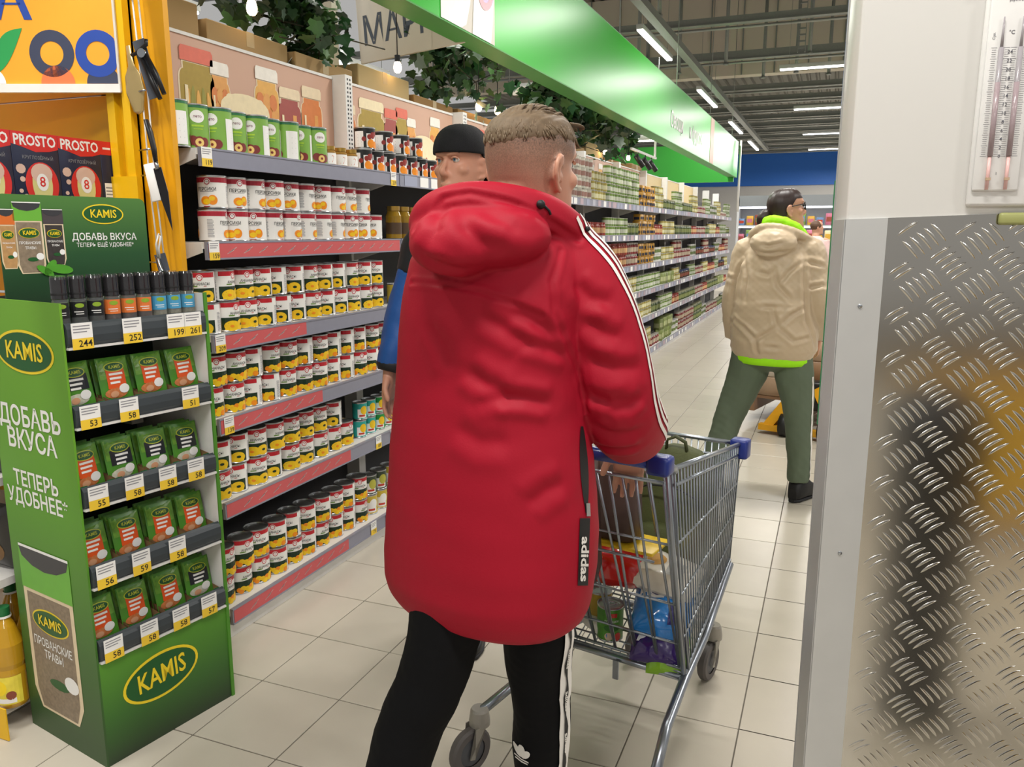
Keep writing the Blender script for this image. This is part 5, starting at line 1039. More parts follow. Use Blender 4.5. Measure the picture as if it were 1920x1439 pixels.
def tuft(b, pts, r): b.tube([tuple((H1 @ Vector(p))[:]) for p in spline(pts, [r, r*1.0, r*.8, r*.15][:len(pts)], 4)[0]], spline(pts, [r, r, r*.8, r*.15][:len(pts)], 4)[1], 6, flat=(1.6, .6))
for k in range(150):
    x = rs.uniform(-.05, .05); y = rs.uniform(-.075, .05); z = .047+.082*math.sqrt(max(.02, 1-(x/.08)**2-((y+.004)/.102)**2)); dx = rs.normal(-.004, .01)+.1*x; L_ = rs.uniform(.03, .05)
    zz = lambda yy: .047+.082*math.sqrt(max(.02, 1-((x+dx)/.08)**2-((yy+.004)/.102)**2))
    tuft(b, [(x, y, z+.003), (x+dx*.3, y+L_*.4, zz(y+L_*.4)+.008), (x+dx*.7, y+L_*.8, zz(y+L_*.8)+.009), (x+dx, y+L_*1.1, zz(min(.085, y+L_*1.1))+.006)], .0042)
def on_head(th, q, off):
    p = skull(th, min(q, 1.))
    if q > 1: p[2] -= (q-1)*.12
    w_ = (H1 @ Vector(p))-c0; w_.normalize(); h = BVB.ray_cast(c0+w_*.3, -w_)[0]; return tuple(h+w_*off)
for k in range(420):
    th = rs.uniform(0, 2*PI); c = math.cos(th); lm = .80+.13*max(0, -c)**1.5; q = lm*rs.uniform(.72, 1.0); L_ = rs.uniform(.03, .07); dt = rs.normal(0, .03)+(-.10*math.sin(th) if c > -.4 else 0)
    b.tube([on_head(th, q-L_, .003), on_head(th+dt*.5, q, .0022), on_head(th+dt, q+L_*.7, .0003)], [.0014, .0013, .0003], 5)
for k in range(26):
    x = rs.uniform(-.05, .05); tuft(b, [(x, .05, .107), (x*1.02, .074, .108), (x*1.04, .090, .106), (x*1.05, .096+rs.uniform(-.004, .003), .101+rs.uniform(-.004, .006))], .0045)
adopt(b.build('hair', M('hair_ash_blond', '6b5a47', .6, var=.35, scale=110, spec=.3), m1), m1)
# parka
b = MB(); rg = []
cf = math.cos(math.radians(31.8)); sf_ = math.sin(math.radians(31.8))
for z, c, hw in ((1.545, .055, .07), (1.515, .045, .105), (1.485, .03, .140), (1.45, .012, .162), (1.394, .008, .172), (1.333, .0, .174), (1.25, -.005, .178), (1.165, -.005, .185), (1.067, -.002, .199), (.98, -.002, .206), (.922, -.003, .210), (.854, -.007, .213), (.796, -.010, .211), (.765, -.008, .204), (.740, -.004, .190), (.722, .006, .165), (.712, .014, .12)):
    k_ = .72; a = hw/math.sqrt(cf**2+(k_*sf_)**2); q = QM+_rt*c+_fh*(.02 if z < 1.4 else .02+.2*(z-1.4)); rg.append(oval(q[:2], z, a, a*k_, Y1, 56, .88))
b.loft(rg)
SLR = [P_(.06, .02, 1.46), P_(.135, .01, 1.455), (-.445, 1.475, 1.405), (-.400, 1.478, 1.29), (-.376, 1.498, 1.17), (-.375, 1.60, 1.10), (-.40, 1.74, 1.055), (-.427, 1.85, 1.01)]
limb(b, SLR, [.06, .072, .079, .080, .081, .077, .070, .054], 22)
SLL = [P_(-.03, .05, 1.45), P_(-.085, .09, 1.42), (-.77, 1.58, 1.28), (-.80, 1.66, 1.17), (-.78, 1.76, 1.10), (-.762, 1.85, 1.045)]
limb(b, SLL, [.06, .075, .075, .075, .07, .056], 20)
# hood: padded rim round the neck and the bag lying on the back
HR = [P_(.16, .13, 1.445), P_(.175, .07, 1.468), P_(.160, -.005, 1.497), P_(.118, -.06, 1.527), P_(.06, -.088, 1.546), P_(-.01, -.098, 1.556), P_(-.065, -.085, 1.548), P_(-.105, -.05, 1.525), P_(-.115, .02, 1.50), P_(-.08, .09, 1.475)]
limb(b, HR, [.018, .026, .032, .034, .035, .036, .036, .036, .034, .03], 16)
sphere(b, P_(-.015, -.088, 1.492), (.135, .085, .060), 28); sphere(b, P_(-.058, -.112, 1.478), (.082, .070, .058), 28)
# stand-up collar
limb(b, [P_(.165, .10, 1.452), P_(.150, .035, 1.49), P_(.118, -.012, 1.525), P_(.06, -.032, 1.545), P_(0, -.02, 1.54), P_(-.02, .04, 1.51)], [.016, .018, .018, .018, .018, .018], 12)
coat0 = None
def coat_def(co, no):
    bv = BVH0; L_ = []
    def pl(w_, dep, *px):
        pts = [seen(bv, *q) for q in px]; pts = [q[0] for q in pts if q is not None]
        if len(pts) > 1: L_.append((pts, w_, dep))
    for w_, dep, px in ((.012, .007, ((955, 582), (1000, 600), (1040, 640))), (.010, .006, ((975, 640), (1020, 652), (1062, 668))), (.013, .006, ((872, 690), (910, 722), (965, 738))), (.011, .007, ((930, 742), (985, 748), (1035, 757))), (.012, .005, ((895, 590), (945, 615), (985, 640))), (.010, .004, ((890, 757), (930, 752), (960, 757))), (.014, .005, ((985, 950), (1025, 920), (1060, 905))), (.016, .004, ((850, 800), (900, 830), (960, 830))), (.014, .004, ((800, 600), (830, 650), (845, 700))),
                    (.011, .007, ((1092, 738), (1135, 752), (1182, 748))), (.010, .006, ((1140, 772), (1175, 765), (1206, 742))), (.012, .005, ((1100, 672), (1150, 690), (1203, 690))), (.012, .005, ((1095, 600), (1130, 625), (1165, 635))), (.010, .005, ((1105, 800), (1150, 815), (1205, 806))), (.009, .005, ((1120, 835), (1160, 842), (1200, 835))), (.012, .005, ((1075, 530), (1105, 560), (1150, 570))),
                    (.004, .0024, ((772, 530), (830, 535), (900, 548), (960, 568), (1015, 592))), (.005, .0028, ((1050, 470), (1032, 530), (1035, 585), (1058, 640), (1085, 700), (1100, 770))), (.005, .003, ((780, 430), (830, 372), (880, 362), (960, 380), (1040, 420), (1085, 450))), (.012, .005, ((826, 385), (816, 430), (802, 478))), (.010, .005, ((788, 478), (830, 498), (885, 505))), (.014, .0036, ((900, 395), (960, 425), (1020, 442))), (.012, .004, ((860, 420), (905, 455), (960, 465)))):
        pl(w_, dep, *px)
    co = crease(co, no, L_); hem = np.clip((.80-co[:, 2])/.1, 0, 1)
    return co+no*((ripple(co, .0032, 7, 2))*(1-.6*hem))[:, None]
tmp = skin_over(b, 'parka0', .008, M('parka_red', '9d0b25', .62, var=.06, scale=5, bump=.05, bscale=300, spec=.28), None, 8); BVH0 = bvh_of(tmp); bpy.data.objects.remove(tmp)
coat = skin_over(b, 'parka', .0042, MATS['parka_red'], m1, 22, coat_def); BV1 = bvh_of(coat); adopt(coat, m1)
STR = M('trim_white', 'e6e2dc', .55, var=.02); BLK = M('trim_black', '141416', .55)
def cast_on(bv, axis, dirn, R_=.35):
    o_ = V(*axis)+V(*dirn)*R_; h = bv.ray_cast(Vector(o_), Vector(-V(*dirn))); return (V(*h[0]), V(*h[1])) if h[0] is not None else None
arm, _ = spline(SLR, [1]*8, 8); arm = arm[8:46]
for off in (-.38, 0, .38):
    ps, ns = [], []
    for k, a in enumerate(arm):
        u_ = k/(len(arm)-1); up_ = max(0, 1-u_*2.6); out = _rt*(1-.7*up_)+V(0, 0, 1)*(.05+.95*up_)-_fh*(.32+.28*up_); t = arm[min(k+1, len(arm)-1)]-arm[max(k-1, 0)]; t = t/np.linalg.norm(t); out = out-t*(out@t); out /= np.linalg.norm(out); sd = np.cross(out, t); d = out+sd*off*(.62 if True else 1); d /= np.linalg.norm(d)
        q = cast_on(BV1, a, d, .2)
        if q: ps.append(q[0]); ns.append(q[1])
    adopt(ribbon('sleeve_stripe', ps, ns, .0046, STR, m1, .0022), m1)
def patch(name, x0, x1, y0, y1, nx, ny, mat, skew=0., eps=.002, taper=None):
    b = MB(); vs = []; ok = True
    for j in range(ny+1):
        for i in range(nx+1):
            v_ = j/ny; u_ = i/nx; cxx = (x0+x1)/2+skew*v_; hw = (x1-x0)/2*(taper(v_) if taper else 1); q = seen(BV1, cxx+(u_*2-1)*hw, y0+(y1-y0)*v_)
            if q is None: q = last
            last = q; vs.append(q[0]+q[1]*eps)
    b.add(vs, [(j*(nx+1)+i, (j+1)*(nx+1)+i, (j+1)*(nx+1)+i+1, j*(nx+1)+i+1) for j in range(ny) for i in range(nx)], 0, True)
    return b.build(name, mat, m1)
adopt(patch('pocket_opening', 1084, 1096, 800, 962, 2, 16, BLK, 9, .0015, lambda v: .35+.9*math.sin(PI*min(1, v*1.05))**.8), m1)
adopt(patch('zip_pull', 1096, 1103, 944, 968, 1, 3, CHROME, 1, .004), m1)
adopt(patch('brand_patch', 1086, 1105, 972, 1098, 2, 10, BLK, -4, .002), m1)
b = MB(); vs2, fs2 = T2('adidas', 1, 0, 0, .06); xs = [v[0] for v in vs2]; x_lo, x_hi = min(xs), max(xs); out = []
for u, v in vs2:
    t_ = (u-x_lo)/(x_hi-x_lo); py = 1006+84*t_; px = 1095.5-4*((py-972)/126)+v*19; q = seen(BV1, px, py); q = q or last; last = q; out.append(q[0]+q[1]*.0035)
b.add(out, fs2, 0, False); adopt(b.build('patch_lettering', STR, m1), m1)
for px, py, r_ in ((1012, 385, .008), (1098, 430, .005)):
    q = seen(BV1, px, py)
    if q: b = MB(); sphere(b, q[0]+q[1]*.004, r_, 12); adopt(b.build('cord_toggle', BLK, m1), m1)
ps = [seen(BV1, *p) for p in ((1012, 385), (1020, 388), (1028, 396), (1031, 402))]; ps = [q[0]+q[1]*.003 for q in ps if q]
if len(ps) > 2: adopt(MB().tube(ps, .0022, 6).build('draw_cord', BLK, m1), m1)
# trousers and shoes
b = MB(); limb(b, [P_(-.075, 0, .93), P_(-.085, -.03, .74), P_(-.125, -.05, .60), P_(-.172, -.06, .48), P_(-.215, -.10, .33), P_(-.275, -.14, .16), P_(-.295, -.155, .075)], [.10, .078, .072, .068, .066, .062, .056], 20)
limb(b, [P_(.09, .02, .93), P_(.095, .04, .74), P_(.102, .055, .60), P_(.107, .065, .48), P_(.110, .075, .33), P_(.112, .08, .16), P_(.112, .08, .075)], [.10, .082, .073, .067, .060, .056, .052], 20)
sphere(b, P_(.005, .01, .92), (.15, .11, .1), 20)
TRB = M('trouser_black', '08080a', .8, var=.15, scale=10, spec=.2)
tr = skin_over(b, 'trousers', .006, TRB, m1, 5, lambda co, no: co+no*(ripple(co, .004, 13, 8)+ripple(co, .0015, 40, 4))[:, None]); BVT = bvh_of(tr); adopt(tr, m1)
for off, m_, hw, e in ((0, STR, .018, .002), (0, BLK, .0052, .004)):
    ps, ns = [], []
    for k in range(40):
        z = .70-.62*k/39; cen = P_(.098+.014*min(1, (.74-z)/.5), .04+.04*min(1, (.74-z)/.6), z); d = _rt*.82-_fh*.57; d /= np.linalg.norm(d); q = cast_on(BVT, cen+(np.cross(V(0, 0, 1), d)*.003*math.sin(z*60) if e > .003 else 0), d, .3)
        if q: ps.append(q[0]); ns.append(q[1])
    adopt(ribbon('trouser_stripe', ps, ns, hw if e < .003 else [.0045+.0022*math.sin(p[2]*75) for p in ps], m_, m1, e), m1)
b = MB()
for z in (.62, .515, .41, .30):
    vs2, fs2 = T2('adidas', 1, 0, 0, .05); outv = []
    for u, v in vs2:
        zz = z-u*.02; cen = P_(.098+.014*min(1, (.74-zz)/.5), .04+.04*min(1, (.74-zz)/.6), zz); d = _rt*.82-_fh*.57; d /= np.linalg.norm(d); q = cast_on(BVT, cen+np.cross(V(0, 0, 1), d)*v*.012, d, .3) or last; last = q; outv.append(q[0]+q[1]*.0055)
    b.add(outv, fs2)
adopt(b.build('stripe_lettering', STR, m1), m1)
b = MB(); cz = P_(.06, .07, .338)
for rot, L_ in ((.0, .030), (.66, .026), (-.66, .026)):
    vs2, fs2 = E2(L_*.5*math.sin(rot), .004+L_*.5*math.cos(rot), .0075, L_*.5, 12, rot=-rot); outv = []
    for u, v in vs2:
        d = -_fh*.93-_rt*.2; d /= np.linalg.norm(d); q = cast_on(BVT, P_(.108, .075, .372+v)+_rt*(u-.043), -_fh, .3) or last; last = q; outv.append(q[0]+q[1]*.002)
    b.add(outv, fs2)
for k in range(2):
    vs2, fs2 = R2(-.015+.002*k, .015-.002*k, -.004-.006*k, -.0005-.006*k, 2); outv = []
    for u, v in vs2: q = cast_on(BVT, P_(.108, .075, .372+v)+_rt*(u-.043), -_fh, .3) or last; outv.append(q[0]+q[1]*.002)
    b.add(outv, fs2)
adopt(b.build('trouser_emblem', STR, m1), m1)
SHB = M('shoe_black', '151517', .5); SOL = M('sole_black', '202022', .7)
for s in 'LR': shoe(m1, J1['an'+s], J1['toe'+s], SHB, SOL)
for o in m1.children:
    if o.name.startswith('shoe'): adopt(o, m1)
# ---------------- the shopper in blue and black
SK2 = skin_mat('skin_b', 'c08a72')
m2 = thing('person', 'man in a black beanie and blue jacket standing behind the man in red', 'person', (-1.19, 2.52, 0))
O2 = V(-1.19, 2.52, 0); az2 = math.atan2(1.19, -2.52)-math.radians(36)          # body turned to the viewer, a little to his right
az2 = math.radians(154+14); r2 = V(math.cos(az2), -math.sin(az2), 0); f2 = V(math.sin(az2), math.cos(az2), 0)
B2 = lambda r_, f_, z: O2+r2*r_+f2*f_+V(0, 0, z)
H2 = headM(O2+V(-.0, 0, 1.70), math.radians(154+36), .0, 0, 1.0)
J2 = dict(head=H2, yaw=az2, neck=B2(0, -.02, 1.565), chest=B2(0, 0, 1.38), pelvis=B2(0, 0, .97), shR=B2(.135, 0, 1.45), elR=B2(.205, .03, 1.2), wrR=B2(.245, .08, 1.02), handR=((.05, .1, -1), (-1, 0, 0), (.1, .95, 0), .35), shL=B2(-.20, 0, 1.47), elL=B2(-.25, -.02, 1.2), wrL=B2(-.25, .06, 1.0), handL=((0, .1, -1), (1, 0, 0), (0, 1, 0), .35), hipR=B2(.09, 0, .93), knR=B2(.085, .0, .51), anR=B2(.085, -.06, .09), toeR=B2(.095, .10, .035), hipL=B2(-.07, 0, .93), knL=B2(-.045, .02, .51), anL=B2(-.03, -.06, .09), toeL=B2(-.04, .10, .035))
for s in 'RL':
    d_, n_, t_, c_ = J2['hand'+s]; tw = lambda q: tuple(r2*q[0]+f2*q[1]+V(0, 0, q[2])); J2['hand'+s] = (tw(d_), tw(n_), tw(t_), c_)
adopt(body_form(J2, .0055, m2, SK2, 1.03), m2); eyes(m2, H2)
for o in m2.children:
    if o.name.startswith('eye'): adopt(o, m2)
b = MB(); nt_, np_ = 48, 18; vs = []
for j in range(np_+1):
    for i in range(nt_):
        th = 2*PI*i/nt_; c = math.cos(th); lim = 1.0+.12*max(0, c)*0-.02*max(0, c)+.62*max(0, -c)**.8; q = j/np_*lim
        p = skull(th, min(q, 1.)); 
        if q > 1: p = p-V(0, 0, .11*(q-1)/.62)
        e = p-V(0, -.004, .03); e[2] = max(e[2], 0); e /= np.linalg.norm(e)+1e-9; p = p+e*(.009+.012*math.cos(min(q, 1)*PI/2)+.0006*math.sin(th*60)); p[2] += .004; vs.append(tuple((H2 @ Vector(p))[:]))
for i in range(nt_):
    th = 2*PI*i/nt_; p = (H2.inverted() @ Vector(vs[np_*nt_+i])); k_ = .90; vs.append(tuple((H2 @ Vector((p.x*k_, p.y*k_, p.z+.002)))[:]))
b.add(vs, [(j*nt_+i, j*nt_+(i+1) % nt_, (j+1)*nt_+(i+1) % nt_, (j+1)*nt_+i) for j in range(np_+1) for i in range(nt_)], 0, True); adopt(b.build('beanie', M('knit_black', '0e0e12', .85, var=.2, scale=120, bump=.3, bscale=500), m2), m2)
BLJ = M('jacket_blue', '1f4f94', .5, var=.12, scale=8, bump=.1, bscale=60); BKJ = M('jacket_black', '1b1b20', .55, var=.1)
b = MB(); b.loft([oval((O2+f2*.0)[:2], z, a, bb, az2, 40) for z, a, bb in ((.72, .15, .12), (.74, .18, .14), (.9, .19, .15), (1.1, .18, .145), (1.25, .17, .14), (1.36, .165, .14), (1.38, .15, .13))])
for s in 'RL':
    S_, E_, W_ = V(*J2['sh'+s]), V(*J2['el'+s]), V(*J2['wr'+s]); limb(b, [S_*.65+E_*.35, E_, E_*.5+W_*.5, W_*.92+E_*.08], [.068, .066, .06, .05], 18)
adopt(skin_over(b, 'jacket', .007, BLJ, m2, 4, lambda co, no: co+no*(ripple(co, .006, 16, 3))[:, None]), m2)
b = MB(); b.loft([oval(O2[:2], z, a, bb, az2, 40) for z, a, bb in ((1.33, .165, .145), (1.40, .175, .145), (1.47, .16, .13), (1.52, .13, .10), (1.56, .09, .085), (1.60, .078, .08))])
for s in 'RL':
    S_, E_ = V(*J2['sh'+s]), V(*J2['el'+s]); limb(b, [S_*.5+V(*J2['chest'])*.5+V(0, 0, .05), S_, S_*.8+E_*.2, S_*.6+E_*.4], [.07, .075, .074, .071], 18)
adopt(skin_over(b, 'jacket_yoke', .007, BKJ, m2, 4), m2)
for s in 'RL': E_, W_ = V(*J2['el'+s]), V(*J2['wr'+s]); adopt(MB().tube([W_*.8+E_*.2, W_*.9+E_*.1, W_*1.0], [.053, .054, .044], 18).build('cuff', BKJ, m2), m2)
b = MB()
for s in 'RL': limb(b, [J2['hip'+s], J2['kn'+s], J2['an'+s]], [.095, .075, .06], 18)
sphere(b, B2(0, 0, .93), (.16, .13, .1), 18); adopt(skin_over(b, 'trousers', .008, M('trouser_navy', '20242e', .7), m2, 3), m2)
for s in 'RL': shoe(m2, J2['an'+s], J2['toe'+s], SHB, SOL)
for o in m2.children:
    if o.name.startswith('shoe'): adopt(o, m2)
# ---------------- the woman in the quilted jacket
SK3 = skin_mat('skin_c', 'c9977c')
OW = V(-.29, 4.66, 0); m3 = thing('person', 'woman in a cream quilted jacket and green trousers standing in the aisle', 'person', tuple(OW)); azw = math.radians(8); rw = V(math.cos(azw), -math.sin(azw), 0); fw_ = V(math.sin(azw), math.cos(azw), 0); BW_ = lambda r_, f_, z: OW+rw*r_+fw_*f_+V(0, 0, z)
HW = headM((-.265, 4.69, 1.604), math.radians(66), .10, 0, .93)
JW = dict(head=HW, yaw=azw, neck=BW_(.01, 0, 1.475), chest=BW_(0, 0, 1.31), pelvis=BW_(0, 0, .92), bw=.92, shL=BW_(-.165, 0, 1.405), elL=BW_(-.225, 0, 1.13), wrL=BW_(-.225, .03, .90), handL=((.02, .1, -1), (1, 0, 0), (0, 1, 0), .7, .9), shR=BW_(.165, 0, 1.405), elR=BW_(.235, -.02, 1.13), wrR=BW_(.22, .12, .93), handR=((0, .3, -1), (-1, 0, 0), (0, 1, .3), .6, .9), hipL=BW_(-.095, 0, .85), knL=BW_(-.20, -.10, .46), anL=BW_(-.265, -.20, .10), toeL=BW_(-.30, -.06, .035), hipR=BW_(.095, 0, .85), knR=BW_(.165, .0, .47), anR=BW_(.185, -.01, .10), toeR=BW_(.235, .13, .035))
adopt(body_form(JW, .0055, m3, SK3, .94, .97), m3); eyes(m3, HW)
for o in m3.children:
    if o.name.startswith('eye'): adopt(o, m3)
T3 = lambda p: tuple((HW @ Vector(tuple(p)))[:])
b = MB(); nt_, np_ = 64, 22; vs = []
for j in range(np_+1):
    for i in range(nt_):
        th = 2*PI*i/nt_; c = math.cos(th); lim = .80+.85*max(0, min(1, (.35-c)/.9)); q = j/np_*lim; p = skull(th, min(q, 1.))
        if q > 1: p = p-V(0, 0, .115*(q-1)/.65); p[1] += .012*(q-1)
        e = p-V(0, -.004, .01); e /= np.linalg.norm(e); ed = 1-(j/np_)**5; vs.append(T3(p+e*(.003+.006*ed+.0008*math.sin(th*44+q*3)*ed)))
b.add(vs, [(j*nt_+i, j*nt_+(i+1) % nt_, (j+1)*nt_+(i+1) % nt_, (j+1)*nt_+i) for j in range(np_) for i in range(nt_)], 0, True)
HRB = M('hair_dark_brown', '2e211e', .42, var=.35, scale=90); adopt(b.build('hair', HRB, m3), m3)
b = MB(); b.tube([T3(p) for p in spline([(0, -.095, .0), (0, -.118, -.002), (-.004, -.138, -.022), (-.006, -.142, -.055), (-.004, -.135, -.085)], [.02, .03, .033, .028, .008], 4)[0]], spline([(0, 0, 0)]*5, [.018, .03, .034, .028, .008], 4)[1], 14); adopt(b.build('ponytail', MATS['hair_dark_brown'], m3), m3)
b = MB()
for s in (-1, 1):
    b.tube([T3((s*.034+.026*math.cos(a), .1015-.012*abs(math.cos(a))*(1 if s*math.cos(a) > 0 else 0), .026+.021*math.sin(a))) for a in np.linspace(0, 2*PI, 17)[:-1]], .0032, 8, closed=True); b.tube([T3((s*.062, .09, .034)), T3((s*.078, .06, .036)), T3((s*.083, -.005, .030)), T3((s*.08, -.02, .018))], .0026, 8)
b.tube([T3((-.010, .104, .03)), T3((0, .107, .033)), T3((.010, .104, .03))], .0026, 8); adopt(b.build('glasses', BLACK, m3), m3)
CRM = M('jacket_cream', 'bca88c', .42, var=.05, scale=6, sheen=.1)
b = MB(); b.loft([oval((OW+fw_*(.0+.0*z))[:2], z, a, bb, azw, 48) for z, a, bb in ((.80, .17, .12), (.815, .215, .15), (.86, .235, .165), (.95, .235, .17), (1.10, .228, .165), (1.25, .222, .155), (1.36, .205, .14), (1.42, .165, .115), (1.47, .11, .09), (1.50, .085, .08))])
for s in 'LR':
    S_, E_, W_ = [V(*JW[k+s]) for k in ('sh', 'el', 'wr')]; limb(b, [S_*.7+V(*JW['chest'])*.3, S_, S_*.5+E_*.5, E_, E_*.5+W_*.5, W_], [.065, .075, .075, .072, .066, .050], 20)
limb(b, [BW_(.20, .06, 1.43), BW_(.17, -.02, 1.455), BW_(.09, -.085, 1.495), BW_(0, -.105, 1.52), BW_(-.08, -.09, 1.515), BW_(-.14, -.03, 1.485), BW_(-.15, .05, 1.455)], [.015, .022, .027, .028, .028, .025, .018], 14)
sphere(b, BW_(-.005, -.12, 1.44), (.125, .075, .075), 24); sphere(b, BW_(-.02, -.13, 1.415), (.09, .065, .06), 20)
tmp = skin_over(b, 'q0', .01, CRM, None, 4); BVq = bvh_of(tmp); bpy.data.objects.remove(tmp)
def quilt(co, no):
    L_ = []
    for px in (((1373, 574), (1440, 576), (1511, 578)), ((1374, 592), (1395, 615), (1417, 637)), ((1417, 637), (1440, 624), (1458, 613)), ((1458, 613), (1452, 592), (1450, 577)), ((1458, 613), (1488, 588), (1508, 578)), ((1458, 613), (1488, 640), (1520, 632)), ((1417, 637), (1420, 665)), ((1398, 480), (1400, 520), (1396, 565)), ((1398, 480), (1380, 520), (1372, 565)), ((1452, 505), (1458, 535), (1485, 565)), ((1458, 535), (1480, 510), (1504, 490)), ((1506, 475), (1508, 530), (1512, 600), (1528, 655)), ((1374, 640), (1450, 652), (1530, 650)), ((1515, 540), (1548, 535)), ((1513, 490), (1545, 500)), ((1364, 520), (1378, 525)), ((1364, 600), (1376, 604)), ((1420, 510), (1440, 515), (1452, 505))):
        pts = [seen(BVq, *q) for q in px]; pts = [q[0] for q in pts if q is not None]
        if len(pts) > 1: L_.append((pts, .010, .0034))
    for px in (((1408, 450), (1440, 462), (1470, 455)), ((1415, 470), (1440, 475), (1480, 470))):
        pts = [seen(BVq, *q) for q in px]; pts = [q[0] for q in pts if q is not None]
        if len(pts) > 1: L_.append((pts, .008, .006))
    co = crease(co, no, [(p, w_, .0085) for p, w_, d in L_]); return co+no*(ripple(co, .003, 14, 6)+ripple(co, .0018, 45, 9))[:, None]
adopt(skin_over(b, 'quilted_jacket', .006, CRM, m3, 5, quilt), m3)
NEO = M('hoodie_neon', '9be60a', .7, var=.06); b = MB(); limb(b, [BW_(.125, .05, 1.46), BW_(.11, -.02, 1.49), BW_(.06, -.058, 1.525), BW_(-.005, -.068, 1.55), BW_(-.06, -.045, 1.545), BW_(-.075, .02, 1.52)], [.028, .034, .038, .038, .034, .03], 14)
adopt(skin_over(b, 'hoodie_collar', .006, NEO, m3, 4, lambda co, no: co+no*ripple(co, .004, 40, 2)[:, None]), m3)
adopt(MB().loft([oval(OW[:2], z, a, bb, azw, 40) for z, a, bb in ((.775, .19, .135), (.78, .208, .148), (.80, .214, .152), (.84, .212, .15))]).build('hoodie_hem', NEO, m3), m3)
b = MB(); TRG = M('trouser_sage', '5a6653', .75, var=.08, scale=8)
limb(b, [BW_(-.10, 0, .88), BW_(-.125, -.02, .72), BW_(-.165, -.06, .58), BW_(-.205, -.10, .44), BW_(-.24, -.16, .27), BW_(-.265, -.20, .10)], [.115, .108, .092, .078, .068, .055], 20)
limb(b, [BW_(.10, 0, .88), BW_(.125, 0, .72), BW_(.15, 0, .58), BW_(.168, 0, .44), BW_(.178, -.005, .27), BW_(.185, -.01, .115)], [.115, .105, .09, .076, .068, .058], 20); sphere(b, BW_(0, -.015, .84), (.19, .135, .11), 20)
tw3 = skin_over(b, 'trousers', .007, TRG, m3, 4, lambda co, no: co+no*(ripple(co, .005, 15, 12)+ripple(co, .003, 40, 3)*np.clip((.35-co[:, 2])/.2, 0, 1))[:, None]); BVW = bvh_of(tw3); adopt(tw3, m3)
ps, ns = [], []
for k in range(30):
    z = .72-.58*k/29; q = cast_on(BVW, BW_(.125+.06*min(1, (.72-z)/.5), -.0, z), (rw*.97-fw_*.25)/np.linalg.norm(rw*.97-fw_*.25), .3)
    if q: ps.append(q[0]); ns.append(q[1])
adopt(ribbon('trouser_stripe', ps, ns, .008, STR, m3, .002), m3)
for s in 'LR': shoe(m3, JW['an'+s], JW['toe'+s], SHB, SOL, 1.3)
for o in m3.children:
    if o.name.startswith('shoe'): adopt(o, m3)

# ---------------- a shopper far down the aisle, glimpsed beside the woman
m4 = thing('person', 'distant shopper with brown hair and pale pink top glimpsed beside the pillar', 'person', (-.33, 13.9, 0)); DL = V(-.04, 9.24, -.05); J4 = {}
for k_, v_ in JW.items(): J4[k_] = (Matrix.Translation(Vector(DL)) @ HW) if k_ == 'head' else (v_ if k_ in ('yaw', 'bw') or k_.startswith('hand') else tuple(V(*v_)+DL))
adopt(body_form(J4, .012, m4, SK3), m4); O4 = OW+DL
b = MB(); b.loft([oval(O4[:2], z, a, bb, azw, 28) for z, a, bb in ((.80, .19, .13), (1.1, .19, .13), (1.3, .2, .13), (1.38, .16, .1), (1.43, .08, .07))])
for s in 'LR': limb(b, [J4['sh'+s], J4['el'+s], J4['wr'+s]], [.065, .055, .045], 14)
adopt(skin_over(b, 'pink_top', .012, M('top_pale_pink', 'd9b9b6', .7), m4, 2), m4); b = MB()
for s in 'LR': limb(b, [J4['hip'+s], J4['kn'+s], J4['an'+s]], [.10, .075, .06], 14); shoe(m4, J4['an'+s], J4['toe'+s], SHB, SOL)
adopt(skin_over(b, 'trousers', .012, MATS['trouser_navy'], m4, 2), m4); b = MB(); hc = J4['head'] @ Vector((0, -.02, .045)); sphere(b, tuple(hc), (.088, .088, .085), 20); adopt(b.build('hair', M('hair_mid_brown', '5a4030', .6), m4), m4)
for o in m4.children:
    if o.name.startswith('shoe'): adopt(o, m4)
# ------------------------------------------------------------------ corner pillar with tread plate, thermometer
WR = math.radians(12.6)
pw = bpy.data.objects.new('wall_pillar', None); COL.objects.link(pw); pw.location = (.014, 1.66, 0); pw.rotation_euler = (0, 0, WR); tag(pw, 'white corner pillar clad with aluminium tread plate at the right', kind='structure')
WPAN = M('wall_panel_white', 'dedcd9', .35, var=.02, scale=3); ALU = M('aluminium_brushed', 'c6c6c5', .45, .55, var=.05, scale=12); PLATE = M('aluminium_plate', 'c2beb6', .17, 1., var=.06, scale=7)
MB().rbox(0, 1.6, 0, .10, 1.50, 4.2, .006).build('wall_panel', WPAN, pw); MB().box(.004, 1.6, .004, .10, 0, 1.51).build('lower_wall', WPAN, pw)
MB().box(-.001, .035, .1, .106, 0, 4.2).build('rear_edge', M('edge_grey', 'a5a4a2', .5), pw); MB().box(-.002, .035, .106, .112, 1.1, 1.6).build('green_edge', M('edge_green', '1f7a4a', .5), pw)
TP = lambda x: 1.5225+.036*x
ag = MB(); ag.add([(-.003, -.004, 0), (.073, -.004, 0), (.073, -.004, TP(.073)), (-.003, -.004, TP(0)), (-.003, 0, 0), (.073, 0, 0), (.073, 0, TP(.073)), (-.003, 0, TP(0))], [(0, 1, 2, 3), (7, 6, 5, 4), (3, 2, 6, 7), (1, 5, 6, 2)]).box(-.004, -.001, -.004, .08, 0, 1.522).build('corner_angle', ALU, pw)
for z in (.32, .86, 1.36): b = MB(); b.lathe([(0, 0), (.0045, 0), (.0035, .002), (0, .0028)], 12, fn=lambda x, y, q, z=z: (.036+x, -.004-q, z+y)); b.build('rivet', CHROME, pw)
